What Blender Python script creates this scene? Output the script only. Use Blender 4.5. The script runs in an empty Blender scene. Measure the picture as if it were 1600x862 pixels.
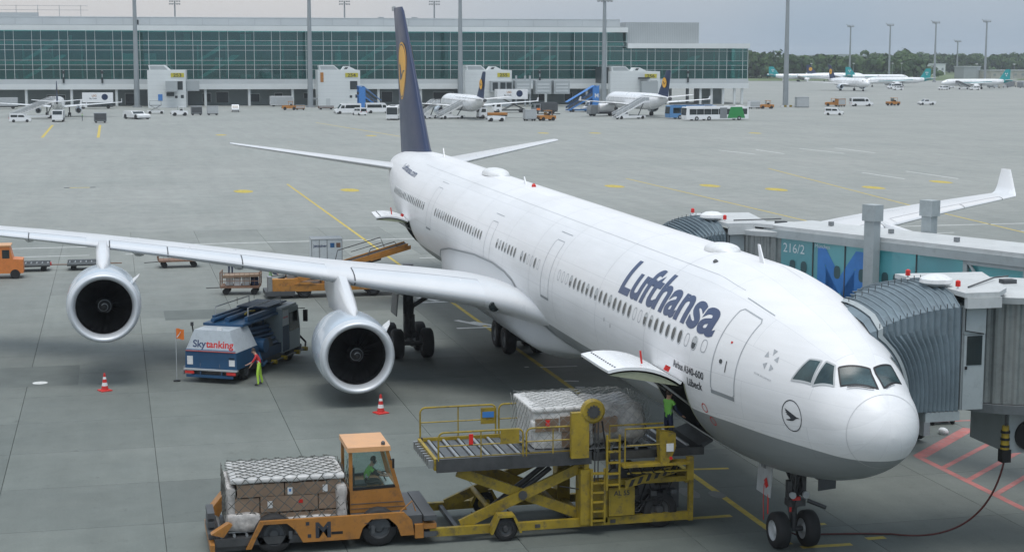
import bpy, bmesh, math, random
import numpy as np
from mathutils import Vector, Matrix
random.seed(7)
R = math.radians
scene = bpy.context.scene
col = scene.collection
# ---------------------------------------------------------------- camera
CAM = Vector((-35.661, 18.644, 13.904))
yaw, pitch, roll = -0.2392, -0.1326, 0.0013
fw = Vector((math.cos(yaw)*math.cos(pitch), math.sin(yaw)*math.cos(pitch), math.sin(pitch)))
rt = fw.cross(Vector((0, 0, 1))).normalized(); upv = rt.cross(fw)
rt2 = rt*math.cos(roll)+upv*math.sin(roll); up2 = upv*math.cos(roll)-rt*math.sin(roll)
cd = bpy.data.cameras.new('camera'); cam = bpy.data.objects.new('camera', cd); col.objects.link(cam)
cam.matrix_world = Matrix(((rt2.x, up2.x, -fw.x, CAM.x), (rt2.y, up2.y, -fw.y, CAM.y), (rt2.z, up2.z, -fw.z, CAM.z), (0, 0, 0, 1)))
cd.sensor_width = 36; cd.lens = 57.46; cd.clip_start = 0.5; cd.clip_end = 9000
scene.camera = cam
# ---------------------------------------------------------------- world, sun, exposure
CLOUD = (7.2, .3)
SUN_EL, SUN_AZ = 74, 275
wd = bpy.data.worlds.new('World'); scene.world = wd; wd.use_nodes = True
nt = wd.node_tree; nt.nodes.clear()
wo = nt.nodes.new('ShaderNodeOutputWorld'); bg = nt.nodes.new('ShaderNodeBackground')
sky = nt.nodes.new('ShaderNodeTexSky'); sky.sky_type = 'NISHITA'; sky.sun_disc = False
sky.sun_elevation = R(SUN_EL); sky.sun_rotation = R(SUN_AZ); sky.air_density = 1.2; sky.dust_density = 3.0; sky.ozone_density = 1.0
# overcast laid over the blue: broad soft cloud sheets, three times brighter overhead than at the horizon (CIE overcast)
L = nt.links.new
tc = nt.nodes.new('ShaderNodeTexCoord'); mp = nt.nodes.new('ShaderNodeMapping'); mp.inputs['Scale'].default_value = (1, 1, 1.6); mp.inputs['Location'].default_value = (CLOUD[0], CLOUD[1], 0)
nz = nt.nodes.new('ShaderNodeTexNoise'); nz.inputs['Scale'].default_value = 1.5; nz.inputs['Detail'].default_value = 3; nz.inputs['Roughness'].default_value = .45
rp = nt.nodes.new('ShaderNodeValToRGB'); rp.color_ramp.elements[0].position = .38; rp.color_ramp.elements[1].position = .62
rp.color_ramp.elements[0].color = (.235, .335, .445, 1); rp.color_ramp.elements[1].color = (.56, .55, .55, 1)
sx = nt.nodes.new('ShaderNodeSeparateXYZ'); el = nt.nodes.new('ShaderNodeMapRange'); el.inputs[3].default_value = 1/.085; el.inputs[4].default_value = 2.15/.085
vm = nt.nodes.new('ShaderNodeVectorMath'); vm.operation = 'SCALE'
mx = nt.nodes.new('ShaderNodeMix'); mx.data_type = 'RGBA'; mx.inputs[0].default_value = 0.92
L(tc.outputs['Generated'], mp.inputs[0]); L(mp.outputs[0], nz.inputs['Vector']); L(nz.outputs[0], rp.inputs[0])
L(tc.outputs['Generated'], sx.inputs[0]); L(sx.outputs[2], el.inputs[0]); L(rp.outputs[0], vm.inputs[0]); L(el.outputs[0], vm.inputs['Scale'])
L(sky.outputs[0], mx.inputs[6]); L(vm.outputs[0], mx.inputs[7]); L(mx.outputs[2], bg.inputs[0]); L(bg.outputs[0], wo.inputs[0])
bg.inputs[1].default_value = 0.085
sd = bpy.data.lights.new('sun', 'SUN'); sd.energy = 1.5; sd.angle = R(32); sd.color = (1, .97, .93)
so = bpy.data.objects.new('sun', sd); col.objects.link(so)
sdir = Vector((math.sin(R(SUN_AZ))*math.cos(R(SUN_EL)), math.cos(R(SUN_AZ))*math.cos(R(SUN_EL)), math.sin(R(SUN_EL))))
so.rotation_euler = sdir.to_track_quat('Z', 'Y').to_euler()
vs = scene.view_settings; vs.view_transform = 'Standard'; vs.look = 'None'; vs.exposure = 0.26; vs.gamma = 1; vs.use_curve_mapping = False
# ---------------------------------------------------------------- materials
MATS = {}
def M(name, c=(.5, .5, .5), rough=.5, metal=0, var=.12, scale=2.0, bump=0, bscale=None, spec=.5, coat=0, rnd=0, dirt=0, dirtc=(.06, .055, .05), emit=0):
    if name in MATS: return MATS[name]
    m = bpy.data.materials.new(name); m.use_nodes = True; MATS[name] = m
    n = m.node_tree.nodes; l = m.node_tree.links.new; b = n['Principled BSDF']
    b.inputs['Roughness'].default_value = rough; b.inputs['Metallic'].default_value = metal
    b.inputs['Specular IOR Level'].default_value = spec; b.inputs['Coat Weight'].default_value = coat
    t = n.new('ShaderNodeTexCoord'); z = n.new('ShaderNodeTexNoise'); z.inputs['Scale'].default_value = scale; z.inputs['Detail'].default_value = 6; z.inputs['Roughness'].default_value = .65
    l(t.outputs['Object'], z.inputs['Vector'])
    r = n.new('ShaderNodeValToRGB'); l(z.outputs[0], r.inputs[0])
    r.color_ramp.elements[0].position = .3; r.color_ramp.elements[1].position = .7
    r.color_ramp.elements[0].color = [max(0, v*(1-var)) for v in c]+[1]; r.color_ramp.elements[1].color = [min(1, v*(1+var)) for v in c]+[1]
    out = r.outputs[0]
    if dirt:
        z2 = n.new('ShaderNodeTexNoise'); z2.inputs['Scale'].default_value = scale*2.7; z2.inputs['Detail'].default_value = 9; z2.inputs['Roughness'].default_value = .75
        l(t.outputs['Object'], z2.inputs['Vector'])
        r2 = n.new('ShaderNodeValToRGB'); r2.color_ramp.elements[0].position = .5; r2.color_ramp.elements[1].position = .72
        r2.color_ramp.elements[0].color = (0, 0, 0, 1); r2.color_ramp.elements[1].color = (dirt, dirt, dirt, 1); l(z2.outputs[0], r2.inputs[0])
        x = n.new('ShaderNodeMix'); x.data_type = 'RGBA'; l(r2.outputs[0], x.inputs[0]); l(out, x.inputs[6]); x.inputs[7].default_value = (*dirtc, 1); out = x.outputs[2]
    if rnd:
        oi = n.new('ShaderNodeObjectInfo'); mr = n.new('ShaderNodeMapRange'); mr.inputs[3].default_value = 1-rnd; mr.inputs[4].default_value = 1+rnd
        l(oi.outputs['Random'], mr.inputs[0]); h = n.new('ShaderNodeHueSaturation'); l(mr.outputs[0], h.inputs['Value']); l(out, h.inputs['Color']); out = h.outputs[0]
    l(out, b.inputs['Base Color'])
    if bump:
        z3 = n.new('ShaderNodeTexNoise'); z3.inputs['Scale'].default_value = bscale or scale*6; z3.inputs['Detail'].default_value = 5
        l(t.outputs['Object'], z3.inputs['Vector']); bp = n.new('ShaderNodeBump'); bp.inputs['Strength'].default_value = bump; bp.inputs['Distance'].default_value = .02
        l(z3.outputs[0], bp.inputs['Height']); l(bp.outputs[0], b.inputs['Normal'])
    rr = n.new('ShaderNodeMapRange'); rr.inputs[3].default_value = max(.02, rough-.1); rr.inputs[4].default_value = min(1, rough+.1)
    l(z.outputs[0], rr.inputs[0]); l(rr.outputs[0], b.inputs['Roughness'])
    if emit:
        l(out, b.inputs['Emission Color']); b.inputs['Emission Strength'].default_value = emit
    return m
def glass(name, tint, refl=.12, rough=.03):
    "thin pane: tinted see-through with a mirror share that grows at grazing angles"
    if name in MATS: return MATS[name]
    m = bpy.data.materials.new(name); m.use_nodes = True; MATS[name] = m
    n = m.node_tree.nodes; l = m.node_tree.links.new; n.remove(n['Principled BSDF']); o = n['Material Output']
    tr = n.new('ShaderNodeBsdfTransparent'); tr.inputs[0].default_value = (*tint, 1)
    gl = n.new('ShaderNodeBsdfGlossy'); gl.inputs['Roughness'].default_value = rough; gl.inputs[0].default_value = (.85, .95, .95, 1)
    lw = n.new('ShaderNodeLayerWeight'); lw.inputs[0].default_value = .35
    mr = n.new('ShaderNodeMapRange'); mr.inputs[3].default_value = refl; mr.inputs[4].default_value = .95; l(lw.outputs['Facing'], mr.inputs[0])
    pw = n.new('ShaderNodeMath'); pw.operation = 'POWER'; pw.inputs[1].default_value = 2.2; l(lw.outputs['Facing'], pw.inputs[0]); l(pw.outputs[0], mr.inputs[0])
    x = n.new('ShaderNodeMixShader'); l(mr.outputs[0], x.inputs[0]); l(tr.outputs[0], x.inputs[1]); l(gl.outputs[0], x.inputs[2]); l(x.outputs[0], o.inputs[0])
    return m
def filmglass(name, tint, film, share):
    m = glass(name, tint, .10); n = m.node_tree.nodes; l = m.node_tree.links.new; o = n['Material Output']; src = o.inputs[0].links[0].from_socket
    d = n.new('ShaderNodeBsdfDiffuse'); d.inputs[0].default_value = (*film, 1); t = n.new('ShaderNodeBsdfTranslucent'); t.inputs[0].default_value = (*film, 1); a = n.new('ShaderNodeAddShader'); l(d.outputs[0], a.inputs[0]); l(t.outputs[0], a.inputs[1])
    x = n.new('ShaderNodeMixShader'); x.inputs[0].default_value = share; l(src, x.inputs[1]); l(a.outputs[0], x.inputs[2]); l(x.outputs[0], o.inputs[0])
# ---------------------------------------------------------------- mesh builder
def rotm(rx=0, ry=0, rz=0):
    return Matrix.Rotation(rz, 3, 'Z') @ Matrix.Rotation(ry, 3, 'Y') @ Matrix.Rotation(rx, 3, 'X')
class MB:
    def __init__(s): s.v = []; s.f = []
    def add(s, vs, fs):
        o = len(s.v); s.v += [tuple(p) for p in vs]; s.f += [tuple(i+o for i in f) for f in fs]; return s
    def box(s, x0, y0, z0, x1, y1, z1):
        x0, x1 = min(x0, x1), max(x0, x1); y0, y1 = min(y0, y1), max(y0, y1); z0, z1 = min(z0, z1), max(z0, z1)
        return s.add([(x0, y0, z0), (x1, y0, z0), (x1, y1, z0), (x0, y1, z0), (x0, y0, z1), (x1, y0, z1), (x1, y1, z1), (x0, y1, z1)],
                     [(0, 3, 2, 1), (4, 5, 6, 7), (0, 1, 5, 4), (1, 2, 6, 5), (2, 3, 7, 6), (3, 0, 4, 7)])
    def cbox(s, c, d, m=None, ch=0):
        "box by centre and size, optional rotation, chamfered vertical-section corners"
        m = m or Matrix.Identity(3); c = Vector(c); a, b, h = d[0]/2, d[1]/2, d[2]/2
        P = [c + m @ Vector(q) for q in ((-a, -b, -h), (a, -b, -h), (a, b, -h), (-a, b, -h), (-a, -b, h), (a, -b, h), (a, b, h), (-a, b, h))]
        return s.add(P, [(0, 3, 2, 1), (4, 5, 6, 7), (0, 1, 5, 4), (1, 2, 6, 5), (2, 3, 7, 6), (3, 0, 4, 7)])
    def rings(s, rs, cap=True, closed=True):
        n = len(rs[0]); o = len(s.v)
        for r in rs: s.v += [tuple(p) for p in r]
        for k in range(len(rs)-1):
            for i in range(n if closed else n-1):
                j = (i+1) % n; s.f.append((o+k*n+i, o+k*n+j, o+(k+1)*n+j, o+(k+1)*n+i))
        if cap and closed:
            s.f.append(tuple(o+i for i in range(n-1, -1, -1))); s.f.append(tuple(o+(len(rs)-1)*n+i for i in range(n)))
        return s
    def cyl(s, a, b, r0, r1=None, n=12, cap=True):
        r1 = r0 if r1 is None else r1; a = Vector(a); b = Vector(b); d = (b-a).normalized()
        u = d.orthogonal().normalized(); w = d.cross(u)
        return s.rings([[p+(u*math.cos(t)+w*math.sin(t))*r for t in [2*math.pi*i/n for i in range(n)]] for p, r in ((a, r0), (b, r1))], cap)
    def tube(s, pts, r, n=8):
        pts = [Vector(p) for p in pts]; rs = []; u = None
        for i, p in enumerate(pts):
            d = (pts[min(i+1, len(pts)-1)]-pts[max(i-1, 0)]).normalized()
            u = d.orthogonal().normalized() if u is None else (u-d*u.dot(d)).normalized()
            w = d.cross(u); q = r[i] if isinstance(r, (list, tuple)) else r
            rs.append([p+(u*math.cos(t)+w*math.sin(t))*q for t in [2*math.pi*k/n for k in range(n)]])
        return s.rings(rs)
    def lathe(s, prof, o=(0, 0, 0), ax='z', n=24, cap=True):
        "prof: list of (along, radius)"
        rs = []; o = Vector(o)
        for h, r in prof:
            ring = []
            for i in range(n):
                t = 2*math.pi*i/n; c, q = r*math.cos(t), r*math.sin(t)
                ring.append(o+Vector({'z': (c, q, h), 'x': (h, c, q), 'y': (q, h, c)}[ax]))
            rs.append(ring)
        return s.rings(rs, cap)
    def prism(s, poly, a, b, ax='y'):
        "poly in the plane across ax: y->(x,z), x->(y,z), z->(x,y)"
        f = {'y': lambda p, h: (p[0], h, p[1]), 'x': lambda p, h: (h, p[0], p[1]), 'z': lambda p, h: (p[0], p[1], h)}[ax]
        return s.rings([[f(p, a) for p in poly], [f(p, b) for p in poly]])
    def pieces(s):
        par = list(range(len(s.v)))
        def find(a):
            while par[a] != a: par[a] = par[par[a]]; a = par[a]
            return a
        for f in s.f:
            for i in f[1:]: par[find(i)] = find(f[0])
        grp = {}
        for f in s.f: grp.setdefault(find(f[0]), []).append(f)
        out = []
        for fs in grp.values():
            ids = sorted({i for f in fs for i in f}); mp = {a: k for k, a in enumerate(ids)}
            m = MB(); m.v = [s.v[i] for i in ids]; m.f = [tuple(mp[i] for i in f) for f in fs]; out.append(m)
        return out
    def split(s, name, mat, parent, **k):
        "each loose piece becomes a part of its own"
        return [m.build(name, mat, parent, **k) for m in s.pieces()]
    def build(s, name, mat, parent=None, smooth=False, label=None, cat=None, group=None, kind=None, loc=None, rz=0, angle=40):
        me = bpy.data.meshes.new(name); me.from_pydata(s.v, [], s.f)
        bm = bmesh.new(); bm.from_mesh(me); bmesh.ops.recalc_face_normals(bm, faces=bm.faces); bm.to_mesh(me); bm.free()
        if smooth:
            me.polygons.foreach_set('use_smooth', [True]*len(me.polygons)); me.set_sharp_from_angle(angle=R(angle))
        if mat: me.materials.append(MATS[mat] if isinstance(mat, str) else mat)
        o = bpy.data.objects.new(name, me); col.objects.link(o)
        if parent: o.parent = parent
        if loc is not None: o.location = loc
        if rz: o.rotation_euler.z = rz
        return tag(o, label, cat, group, kind)
def tag(o, label=None, cat=None, group=None, kind=None):
    for k, v in (('label', label), ('category', cat), ('group', group), ('kind', kind)):
        if v: o[k] = v
    return o
def empty(name, loc, rz=0, label=None, cat=None, group=None):
    o = bpy.data.objects.new(name, None); col.objects.link(o); o.location = loc; o.rotation_euler.z = rz; o.empty_display_size = .3
    return tag(o, label, cat, group)
def copy_tree(o, parent=None):
    c = o.copy(); col.objects.link(c); c.parent = parent
    for ch in list(o.children): copy_tree(ch, c)
    return c
def dup(o, loc, rz, label=None, group=None, sc=None):
    c = copy_tree(o); c.location = loc; c.rotation_euler.z = rz
    if sc: c.scale = (sc, sc, sc)
    return tag(c, label, None, group)
def textmesh(body, size=1, bold=0, align='LEFT', shear=0, narrow=1):
    "flat letter shapes: verts (x, y) and triangles"
    cu = bpy.data.curves.new('t', 'FONT'); cu.body = body; cu.size = size; cu.offset = bold; cu.align_x = align; cu.shear = shear; cu.resolution_u = 5
    ob = bpy.data.objects.new('t', cu); col.objects.link(ob)
    me = ob.to_mesh(); bm = bmesh.new(); bm.from_mesh(me); ob.to_mesh_clear()
    bmesh.ops.triangulate(bm, faces=bm.faces)
    bpy.data.objects.remove(ob); bpy.data.curves.remove(cu)
    for v in bm.verts: v.co.x *= narrow
    return bm
def slice_bm(bm, step, ax):
    lo = min(v.co[ax] for v in bm.verts); hi = max(v.co[ax] for v in bm.verts); k = lo+step
    n = Vector((1, 0, 0)) if ax == 0 else Vector((0, 1, 0))
    while k < hi:
        bmesh.ops.bisect_plane(bm, geom=bm.verts[:]+bm.edges[:]+bm.faces[:], plane_co=n*k, plane_no=n); k += step
def bm_out(bm, fn): 
    bm.verts.ensure_lookup_table(); bm.verts.index_update()
    m = MB(); m.v = [tuple(fn(v.co.x, v.co.y)) for v in bm.verts]; m.f = [tuple(v.index for v in f.verts) for f in bm.faces]; bm.free(); return m
def flat_text(body, size, origin, ux, uy, name, mat, parent, bold=0, align='LEFT', narrow=1, shear=0):
    o, ux, uy = Vector(origin), Vector(ux), Vector(uy)
    return bm_out(textmesh(body, size, bold, align, shear, narrow), lambda x, y: o+ux*x+uy*y).build(name, mat, parent)
M('white_paint', (.80, .81, .82), .28, var=.03, scale=.4, coat=.3)
M('offwhite', (.72, .73, .73), .4, var=.06, dirt=.25)
M('light_grey', (.42, .44, .45), .45, var=.08, dirt=.2)
M('mid_grey', (.2, .215, .225), .5, var=.1, dirt=.25)
M('dark_grey', (.07, .075, .08), .55, var=.15, dirt=.2)
M('rubber', (.018, .018, .019), .75, var=.25, scale=5)
M('black', (.008, .008, .009), .5)
M('steel', (.42, .43, .44), .38, metal=.85, var=.15, dirt=.3)
M('dark_steel', (.09, .092, .095), .45, metal=.6, var=.25, dirt=.4)
M('yellow', (.30, .215, .018), .5, var=.28, scale=1.4, dirt=1, bump=.15)
M('orange', (.46, .19, .035), .5, var=.15, scale=1.2, dirt=.8)
M('bright_orange', (.75, .19, .03), .5, var=.1)
M('red', (.55, .03, .025), .5, var=.1)
M('hivis', (.22, .58, .10), .6, var=.12, scale=9)
M('hivis_yellow', (.42, .66, .07), .6, var=.1, scale=9)
M('skin', (.46, .27, .19), .55, var=.1, scale=20)
M('hair', (.04, .025, .018), .7)
M('navy_cloth', (.025, .035, .075), .8, var=.2, scale=8)
M('dark_cloth', (.035, .033, .032), .8, var=.2, scale=8)
M('red_cloth', (.48, .03, .035), .75, var=.15, scale=8)
M('blue_paint', (.035, .13, .30), .4, var=.1, dirt=.35)
M('lh_blue', (.016, .032, .085), .38, var=.06, scale=.6, spec=.35)
M('lh_yellow', (.80, .40, .02), .4, var=.05)
M('teal', (.0, .27, .28), .35, var=.08)
M('window_dark', (.012, .02, .022), .12, spec=.8, var=.3)
M('screen_blue', (.05, .20, .52), .4, var=.1)
M('stripe_grey', (.30, .32, .33), .5)
M('lamp_red', (.6, .02, .015), .3)
M('yellow_line', (.50, .38, .06), .75, var=.3, scale=1.5, dirt=.6, dirtc=(.22, .23, .21))
M('white_line', (.62, .63, .62), .75, var=.2, scale=1.5, dirt=.5, dirtc=(.25, .26, .25))
M('red_line', (.42, .14, .125), .75, var=.3, scale=1.2, dirt=.8, dirtc=(.25, .25, .24))
glass('cab_glass', (.82, .88, .87), .06)
# ---------------------------------------------------------------- ground
BLOBS = [(137.0, 5.5), (136.2, -5.6), (135.0, -34.5), (133.5, -45.0), (127.0, -50.1), (127.1, -61.4), (133.0, -72.6), (264.5, -0.4), (256.4, -26.5), (259.6, -59.4), (257.6, -68.8), (251.3, -98.1)]
def concrete(name, slabs):
    m = bpy.data.materials.new(name); m.use_nodes = True; MATS[name] = m
    n = m.node_tree.nodes; l = m.node_tree.links.new; b = n['Principled BSDF']
    g = n.new('ShaderNodeNewGeometry')
    def noise(sc, det, ro=.6, stretch=None):
        z = n.new('ShaderNodeTexNoise'); z.inputs['Scale'].default_value = sc; z.inputs['Detail'].default_value = det; z.inputs['Roughness'].default_value = ro
        if stretch:
            mp = n.new('ShaderNodeMapping'); mp.inputs['Scale'].default_value = stretch; l(g.outputs['Position'], mp.inputs[0]); l(mp.outputs[0], z.inputs['Vector'])
        else: l(g.outputs['Position'], z.inputs['Vector'])
        return z
    def ramp(src, a, b_, ca, cb):
        r = n.new('ShaderNodeValToRGB'); r.color_ramp.elements[0].position = a; r.color_ramp.elements[1].position = b_
        r.color_ramp.elements[0].color = (*ca, 1); r.color_ramp.elements[1].color = (*cb, 1); l(src, r.inputs[0]); return r.outputs[0]
    def mul(a, b_, f=1):
        x = n.new('ShaderNodeMix'); x.data_type = 'RGBA'; x.blend_type = 'MULTIPLY'; x.inputs[0].default_value = f; l(a, x.inputs[6]); l(b_, x.inputs[7]); return x.outputs[2]
    # shade towards the camera painted into the colour: darker stand concrete, paler lanes beyond
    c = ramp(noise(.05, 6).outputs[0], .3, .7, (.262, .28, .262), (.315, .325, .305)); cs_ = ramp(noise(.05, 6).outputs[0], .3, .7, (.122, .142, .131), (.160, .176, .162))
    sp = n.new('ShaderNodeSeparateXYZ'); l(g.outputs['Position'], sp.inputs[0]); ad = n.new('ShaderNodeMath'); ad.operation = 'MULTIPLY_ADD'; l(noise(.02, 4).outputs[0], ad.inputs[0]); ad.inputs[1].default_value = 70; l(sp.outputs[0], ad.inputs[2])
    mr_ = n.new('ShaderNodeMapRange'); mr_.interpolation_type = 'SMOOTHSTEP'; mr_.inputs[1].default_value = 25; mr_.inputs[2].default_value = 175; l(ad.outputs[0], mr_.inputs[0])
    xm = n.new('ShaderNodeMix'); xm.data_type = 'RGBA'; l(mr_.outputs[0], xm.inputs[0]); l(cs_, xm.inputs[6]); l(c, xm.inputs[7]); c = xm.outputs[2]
    c = mul(c, ramp(noise(.6, 8, .7).outputs[0], .25, .7, (.82, .83, .83), (1.06, 1.05, 1.05)))
    c = mul(c, ramp(noise(.35, 7, .7, (.12, 1.3, 1)).outputs[0], .38, .6, (.93, .93, .93), (1.02, 1.02, 1.02)))   # tyre and wash streaks along the stand
    c = mul(c, ramp(noise(.30, 7, .72, (1.2, .1, 1)).outputs[0], .36, .58, (.95, .95, .95), (1.01, 1.01, 1.01)))
    c = mul(c, ramp(noise(1.3, 10, .8).outputs[0], .57, .70, (1, 1, 1), (.5, .5, .5)), .7)                     # oil spots
    c = mul(c, ramp(noise(14, 4).outputs[0], .3, .7, (.93, .93, .93), (1.05, 1.05, 1.05)))
    if slabs:
        oi = n.new('ShaderNodeObjectInfo'); c = mul(c, ramp(oi.outputs['Random'], 0, 1, (.84, .85, .85), (1.07, 1.07, 1.06)))
    l(c, b.inputs['Base Color']); b.inputs['Roughness'].default_value = .75; b.inputs['Specular IOR Level'].default_value = .35
    rr = n.new('ShaderNodeMapRange'); rr.inputs[3].default_value = .55; rr.inputs[4].default_value = .9; l(noise(.4, 5).outputs[0], rr.inputs[0]); l(rr.outputs[0], b.inputs['Roughness'])
    bp = n.new('ShaderNodeBump'); bp.inputs['Strength'].default_value = .15; bp.inputs['Distance'].default_value = .01; l(noise(25, 4).outputs[0], bp.inputs['Height']); l(bp.outputs[0], b.inputs['Normal'])
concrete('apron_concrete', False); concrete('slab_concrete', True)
M('joint', (.10, .105, .105), .9)
X0, X1, Y0, Y1 = -1.7, 98.3, -27.5, 27.5
g = MB(); F = 7000
xs = [-F, X0, X1, F]; ys = [-F, Y0, Y1, F]
for i in range(3):
    for j in range(3):
        if i == 1 and j == 1: continue
        g.add([(xs[i], ys[j], 0), (xs[i+1], ys[j], 0), (xs[i+1], ys[j+1], 0), (xs[i], ys[j+1], 0)], [(0, 1, 2, 3)])
for a, b in (((X0, Y0), (X1, Y0)), ((X1, Y0), (X1, Y1)), ((X1, Y1), (X0, Y1)), ((X0, Y1), (X0, Y0))):
    g.add([(*a, 0), (*b, 0), (*b, -.06), (*a, -.06)], [(0, 1, 2, 3)])
g.add([(X0, Y0, -.06), (X1, Y0, -.06), (X1, Y1, -.06), (X0, Y1, -.06)], [(0, 1, 2, 3)])
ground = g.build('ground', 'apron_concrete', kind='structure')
sl = MB(); h = 2.5-.006; k = 2.5-.012
sl.rings([[(-h, -h, -.05), (h, -h, -.05), (h, h, -.05), (-h, h, -.05)], [(-h, -h, -.014), (h, -h, -.014), (h, h, -.014), (-h, h, -.014)], [(-k, -k, 0), (k, -k, 0), (k, k, 0), (-k, k, 0)]])
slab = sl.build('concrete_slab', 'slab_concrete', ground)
first = True
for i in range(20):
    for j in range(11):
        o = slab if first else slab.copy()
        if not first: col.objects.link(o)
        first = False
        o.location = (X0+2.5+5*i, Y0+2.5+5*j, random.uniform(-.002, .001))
def strip(m, pts, w, z=.004):
    for (x0, y0), (x1, y1) in zip(pts, pts[1:]):
        d = Vector((x1-x0, y1-y0, 0)).normalized(); nrm = Vector((-d.y, d.x, 0))*w/2
        n = max(1, int(math.hypot(x1-x0, y1-y0)/40))
        for q in range(n):
            a = Vector((x0+(x1-x0)*q/n, y0+(y1-y0)*q/n, z)); b = Vector((x0+(x1-x0)*(q+1)/n, y0+(y1-y0)*(q+1)/n, z))
            m.add([a-nrm, b-nrm, b+nrm, a+nrm], [(0, 1, 2, 3)])
    return m
def mark(name, mat, *segs, w=.2, z=.004):
    m = MB()
    for s in segs: strip(m, s, w, z)
    return m.build(name, mat, ground)
mark('lead_in_line', 'yellow_line', [(6.9, 0), (146, 0)], w=.22)
mark('stand_line', 'yellow_line', [(146, -39.3), (60, -39.3)], w=.22)
mark('stand_line', 'yellow_line', [(158.7, -62.3), (106.9, -55.2), (70, -51.3)], w=.22)
mark('stop_bar', 'yellow_line', [(15.9, .5), (16.3, 2.6)], [(15.75, -.3), (15.6, -1.5)], w=.2, z=.0045)
mark('stop_bar', 'yellow_line', [(8.7, -.9), (8.6, -1.9)], w=.2, z=.0045)
mark('stop_bar', 'yellow_line', [(6.55, -.2), (6.5, -1.75)], w=.24, z=.0045)
mark('stop_bar', 'yellow_line', [(6.9, -2.4), (6.9, -3.0)], [(10.1, .55), (10.1, 1.9)], w=.25, z=.0045)
mark('service_road_line', 'white_line', [(88.6, 90), (88.6, -90)], w=.25)
mark('service_road_line', 'white_line', [(76.3, -2), (76.3, -16)], w=.22)
mark('road_dash', 'white_line', *[[(83.2, y), (83.2, y+6)] for y in (-71, -59, -47, -35, 12, 20.5, 30)], w=.2)
mark('box_marking', 'white_line', [(199, -70.9), (188, -72.4)], [(199, -77), (188, -77)], w=.3)
mark('box_marking', 'white_line', [(201, -85), (187, -86)], [(201, -91), (187, -91)], w=.3)
mark('box_marking', 'white_line', [(149, -70.6), (138, -70.7)], [(150, -77), (137, -77)], [(154, -98), (146, -98)], w=.25)
mark('far_lane_line', 'yellow_line', [(316, 30.6), (261, 30.6)], w=.5)
mark('far_lane_line', 'yellow_line', [(314, 21.1), (259, 21.1)], w=.5)
mark('far_lane_line', 'yellow_line', [(318, -24), (235, -33)], w=.35)
def blob(x, y, r, name, mat, z=.005, sy=1):
    n = 28; m = MB(); m.v = [(x, y, z)]+[(x+r*sy*math.cos(2*math.pi*i/n)*random.uniform(.93, 1.05), y+r*math.sin(2*math.pi*i/n)*random.uniform(.93, 1.05), z) for i in range(n)]
    m.f = [(0, 1+i, 1+(i+1) % n) for i in range(n)]; return m.build(name, mat, ground)
M('worn_yellow', (.46, .36, .05), .75, var=.4, scale=2.2, dirt=.95, dirtc=(.2, .2, .17))
for px in BLOBS: blob(px[0], px[1], 1.0, 'stand_number_disc', 'worn_yellow', sy=2.1)
# red no-parking hatch beside the bridge foot
m = MB(); strip(m, [(15.7, -8.6), (2, -8.6)], .26); m.build('hatch_border', 'red_line', ground)
m = MB(); strip(m, [(15.6, -8.65), (19.2, -12.6)], .5, z=.0045); m.build('hatch_border', 'red_line', ground)
for x in (13.9, 12.2, 10.4, 8.6, 6.8):
    m = MB(); strip(m, [(x, -8.6), (x+3.6, -12.9)], .22, z=.005); m.build('hatch_stripe', 'red_line', ground)
mark('hatch_border', 'red_line', [(20.6, -11.2), (20.3, -15.6)], w=.16)
mark('ground_number', 'white_line', [(46.3, 1.6), (46.3, -.6)], [(48.9, 1.1), (46.9, .1)], [(48.2, .4), (46.6, -.5)], w=.35, z=.0055)
mark('ground_number', 'white_line', [(55.6, 2.3), (55.6, .1)], [(57.6, 1.6), (56, .7)], w=.35, z=.0055)
mark('ground_number', 'white_line', [(34.9, .1), (34.8, -1.6)], [(35.1, .8), (35.1, .6)], [(31.6, -.1), (31.4, -.7)], [(30.2, -.2), (30.1, -.6)], w=.22, z=.0055)
M('patch', (.105, .12, .112), .8, var=.2, scale=.8)
for k, (x0, y0, x1, y1) in enumerate(((35.6, 20.4, 40.3, 23.9), (18.6, -2.2, 21.0, .6), (52.4, 12.8, 55.8, 16.2), (3.6, 20.2, 7.8, 22.2))): MB().add([(x0, y0, .0016), (x1, y0, .0016), (x1, y1, .0016), (x0, y1, .0016)], [(0, 1, 2, 3)]).build('repair_patch', 'patch', ground)
blob(36.4, 22.0, .32, 'manhole_cover', 'white_line', z=.006)
m = MB()
for (x, y) in ((146, 23.6), (146, 20.9)): m.box(x-.3, y-.3, .004, x+.3, y+.3, .02)
m.build('light_base', 'dark_grey', ground)
mark('road_dash', 'yellow_line', [(146, 23.3), (146, 21.2)], w=.5)
M('wet', (.085, .09, .09), .45, var=.2)
M('oil', (.13, .138, .135), .6, var=.35, scale=2, dirt=.6, dirtc=(.2, .21, .2))
for (x, y, r, sy) in ((12.9, .9, .3, 2.2), (12.5, .1, .25, 1.8), (5.6, 1.6, .5, 1.4)): blob(x, y, r, 'oil_stain', 'oil', z=.0042+r*.0005, sy=sy)
# grass beyond the apron
M('grass', (.10, .14, .055), .9, var=.35, scale=.02)
gm = MB(); gm.add([(905, -250, .05), (905, -1400, .05), (3200, -2400, .05), (3200, -250, .05)], [(0, 1, 2, 3)]); gm.build('grass_field', 'grass', kind='structure')
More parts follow.
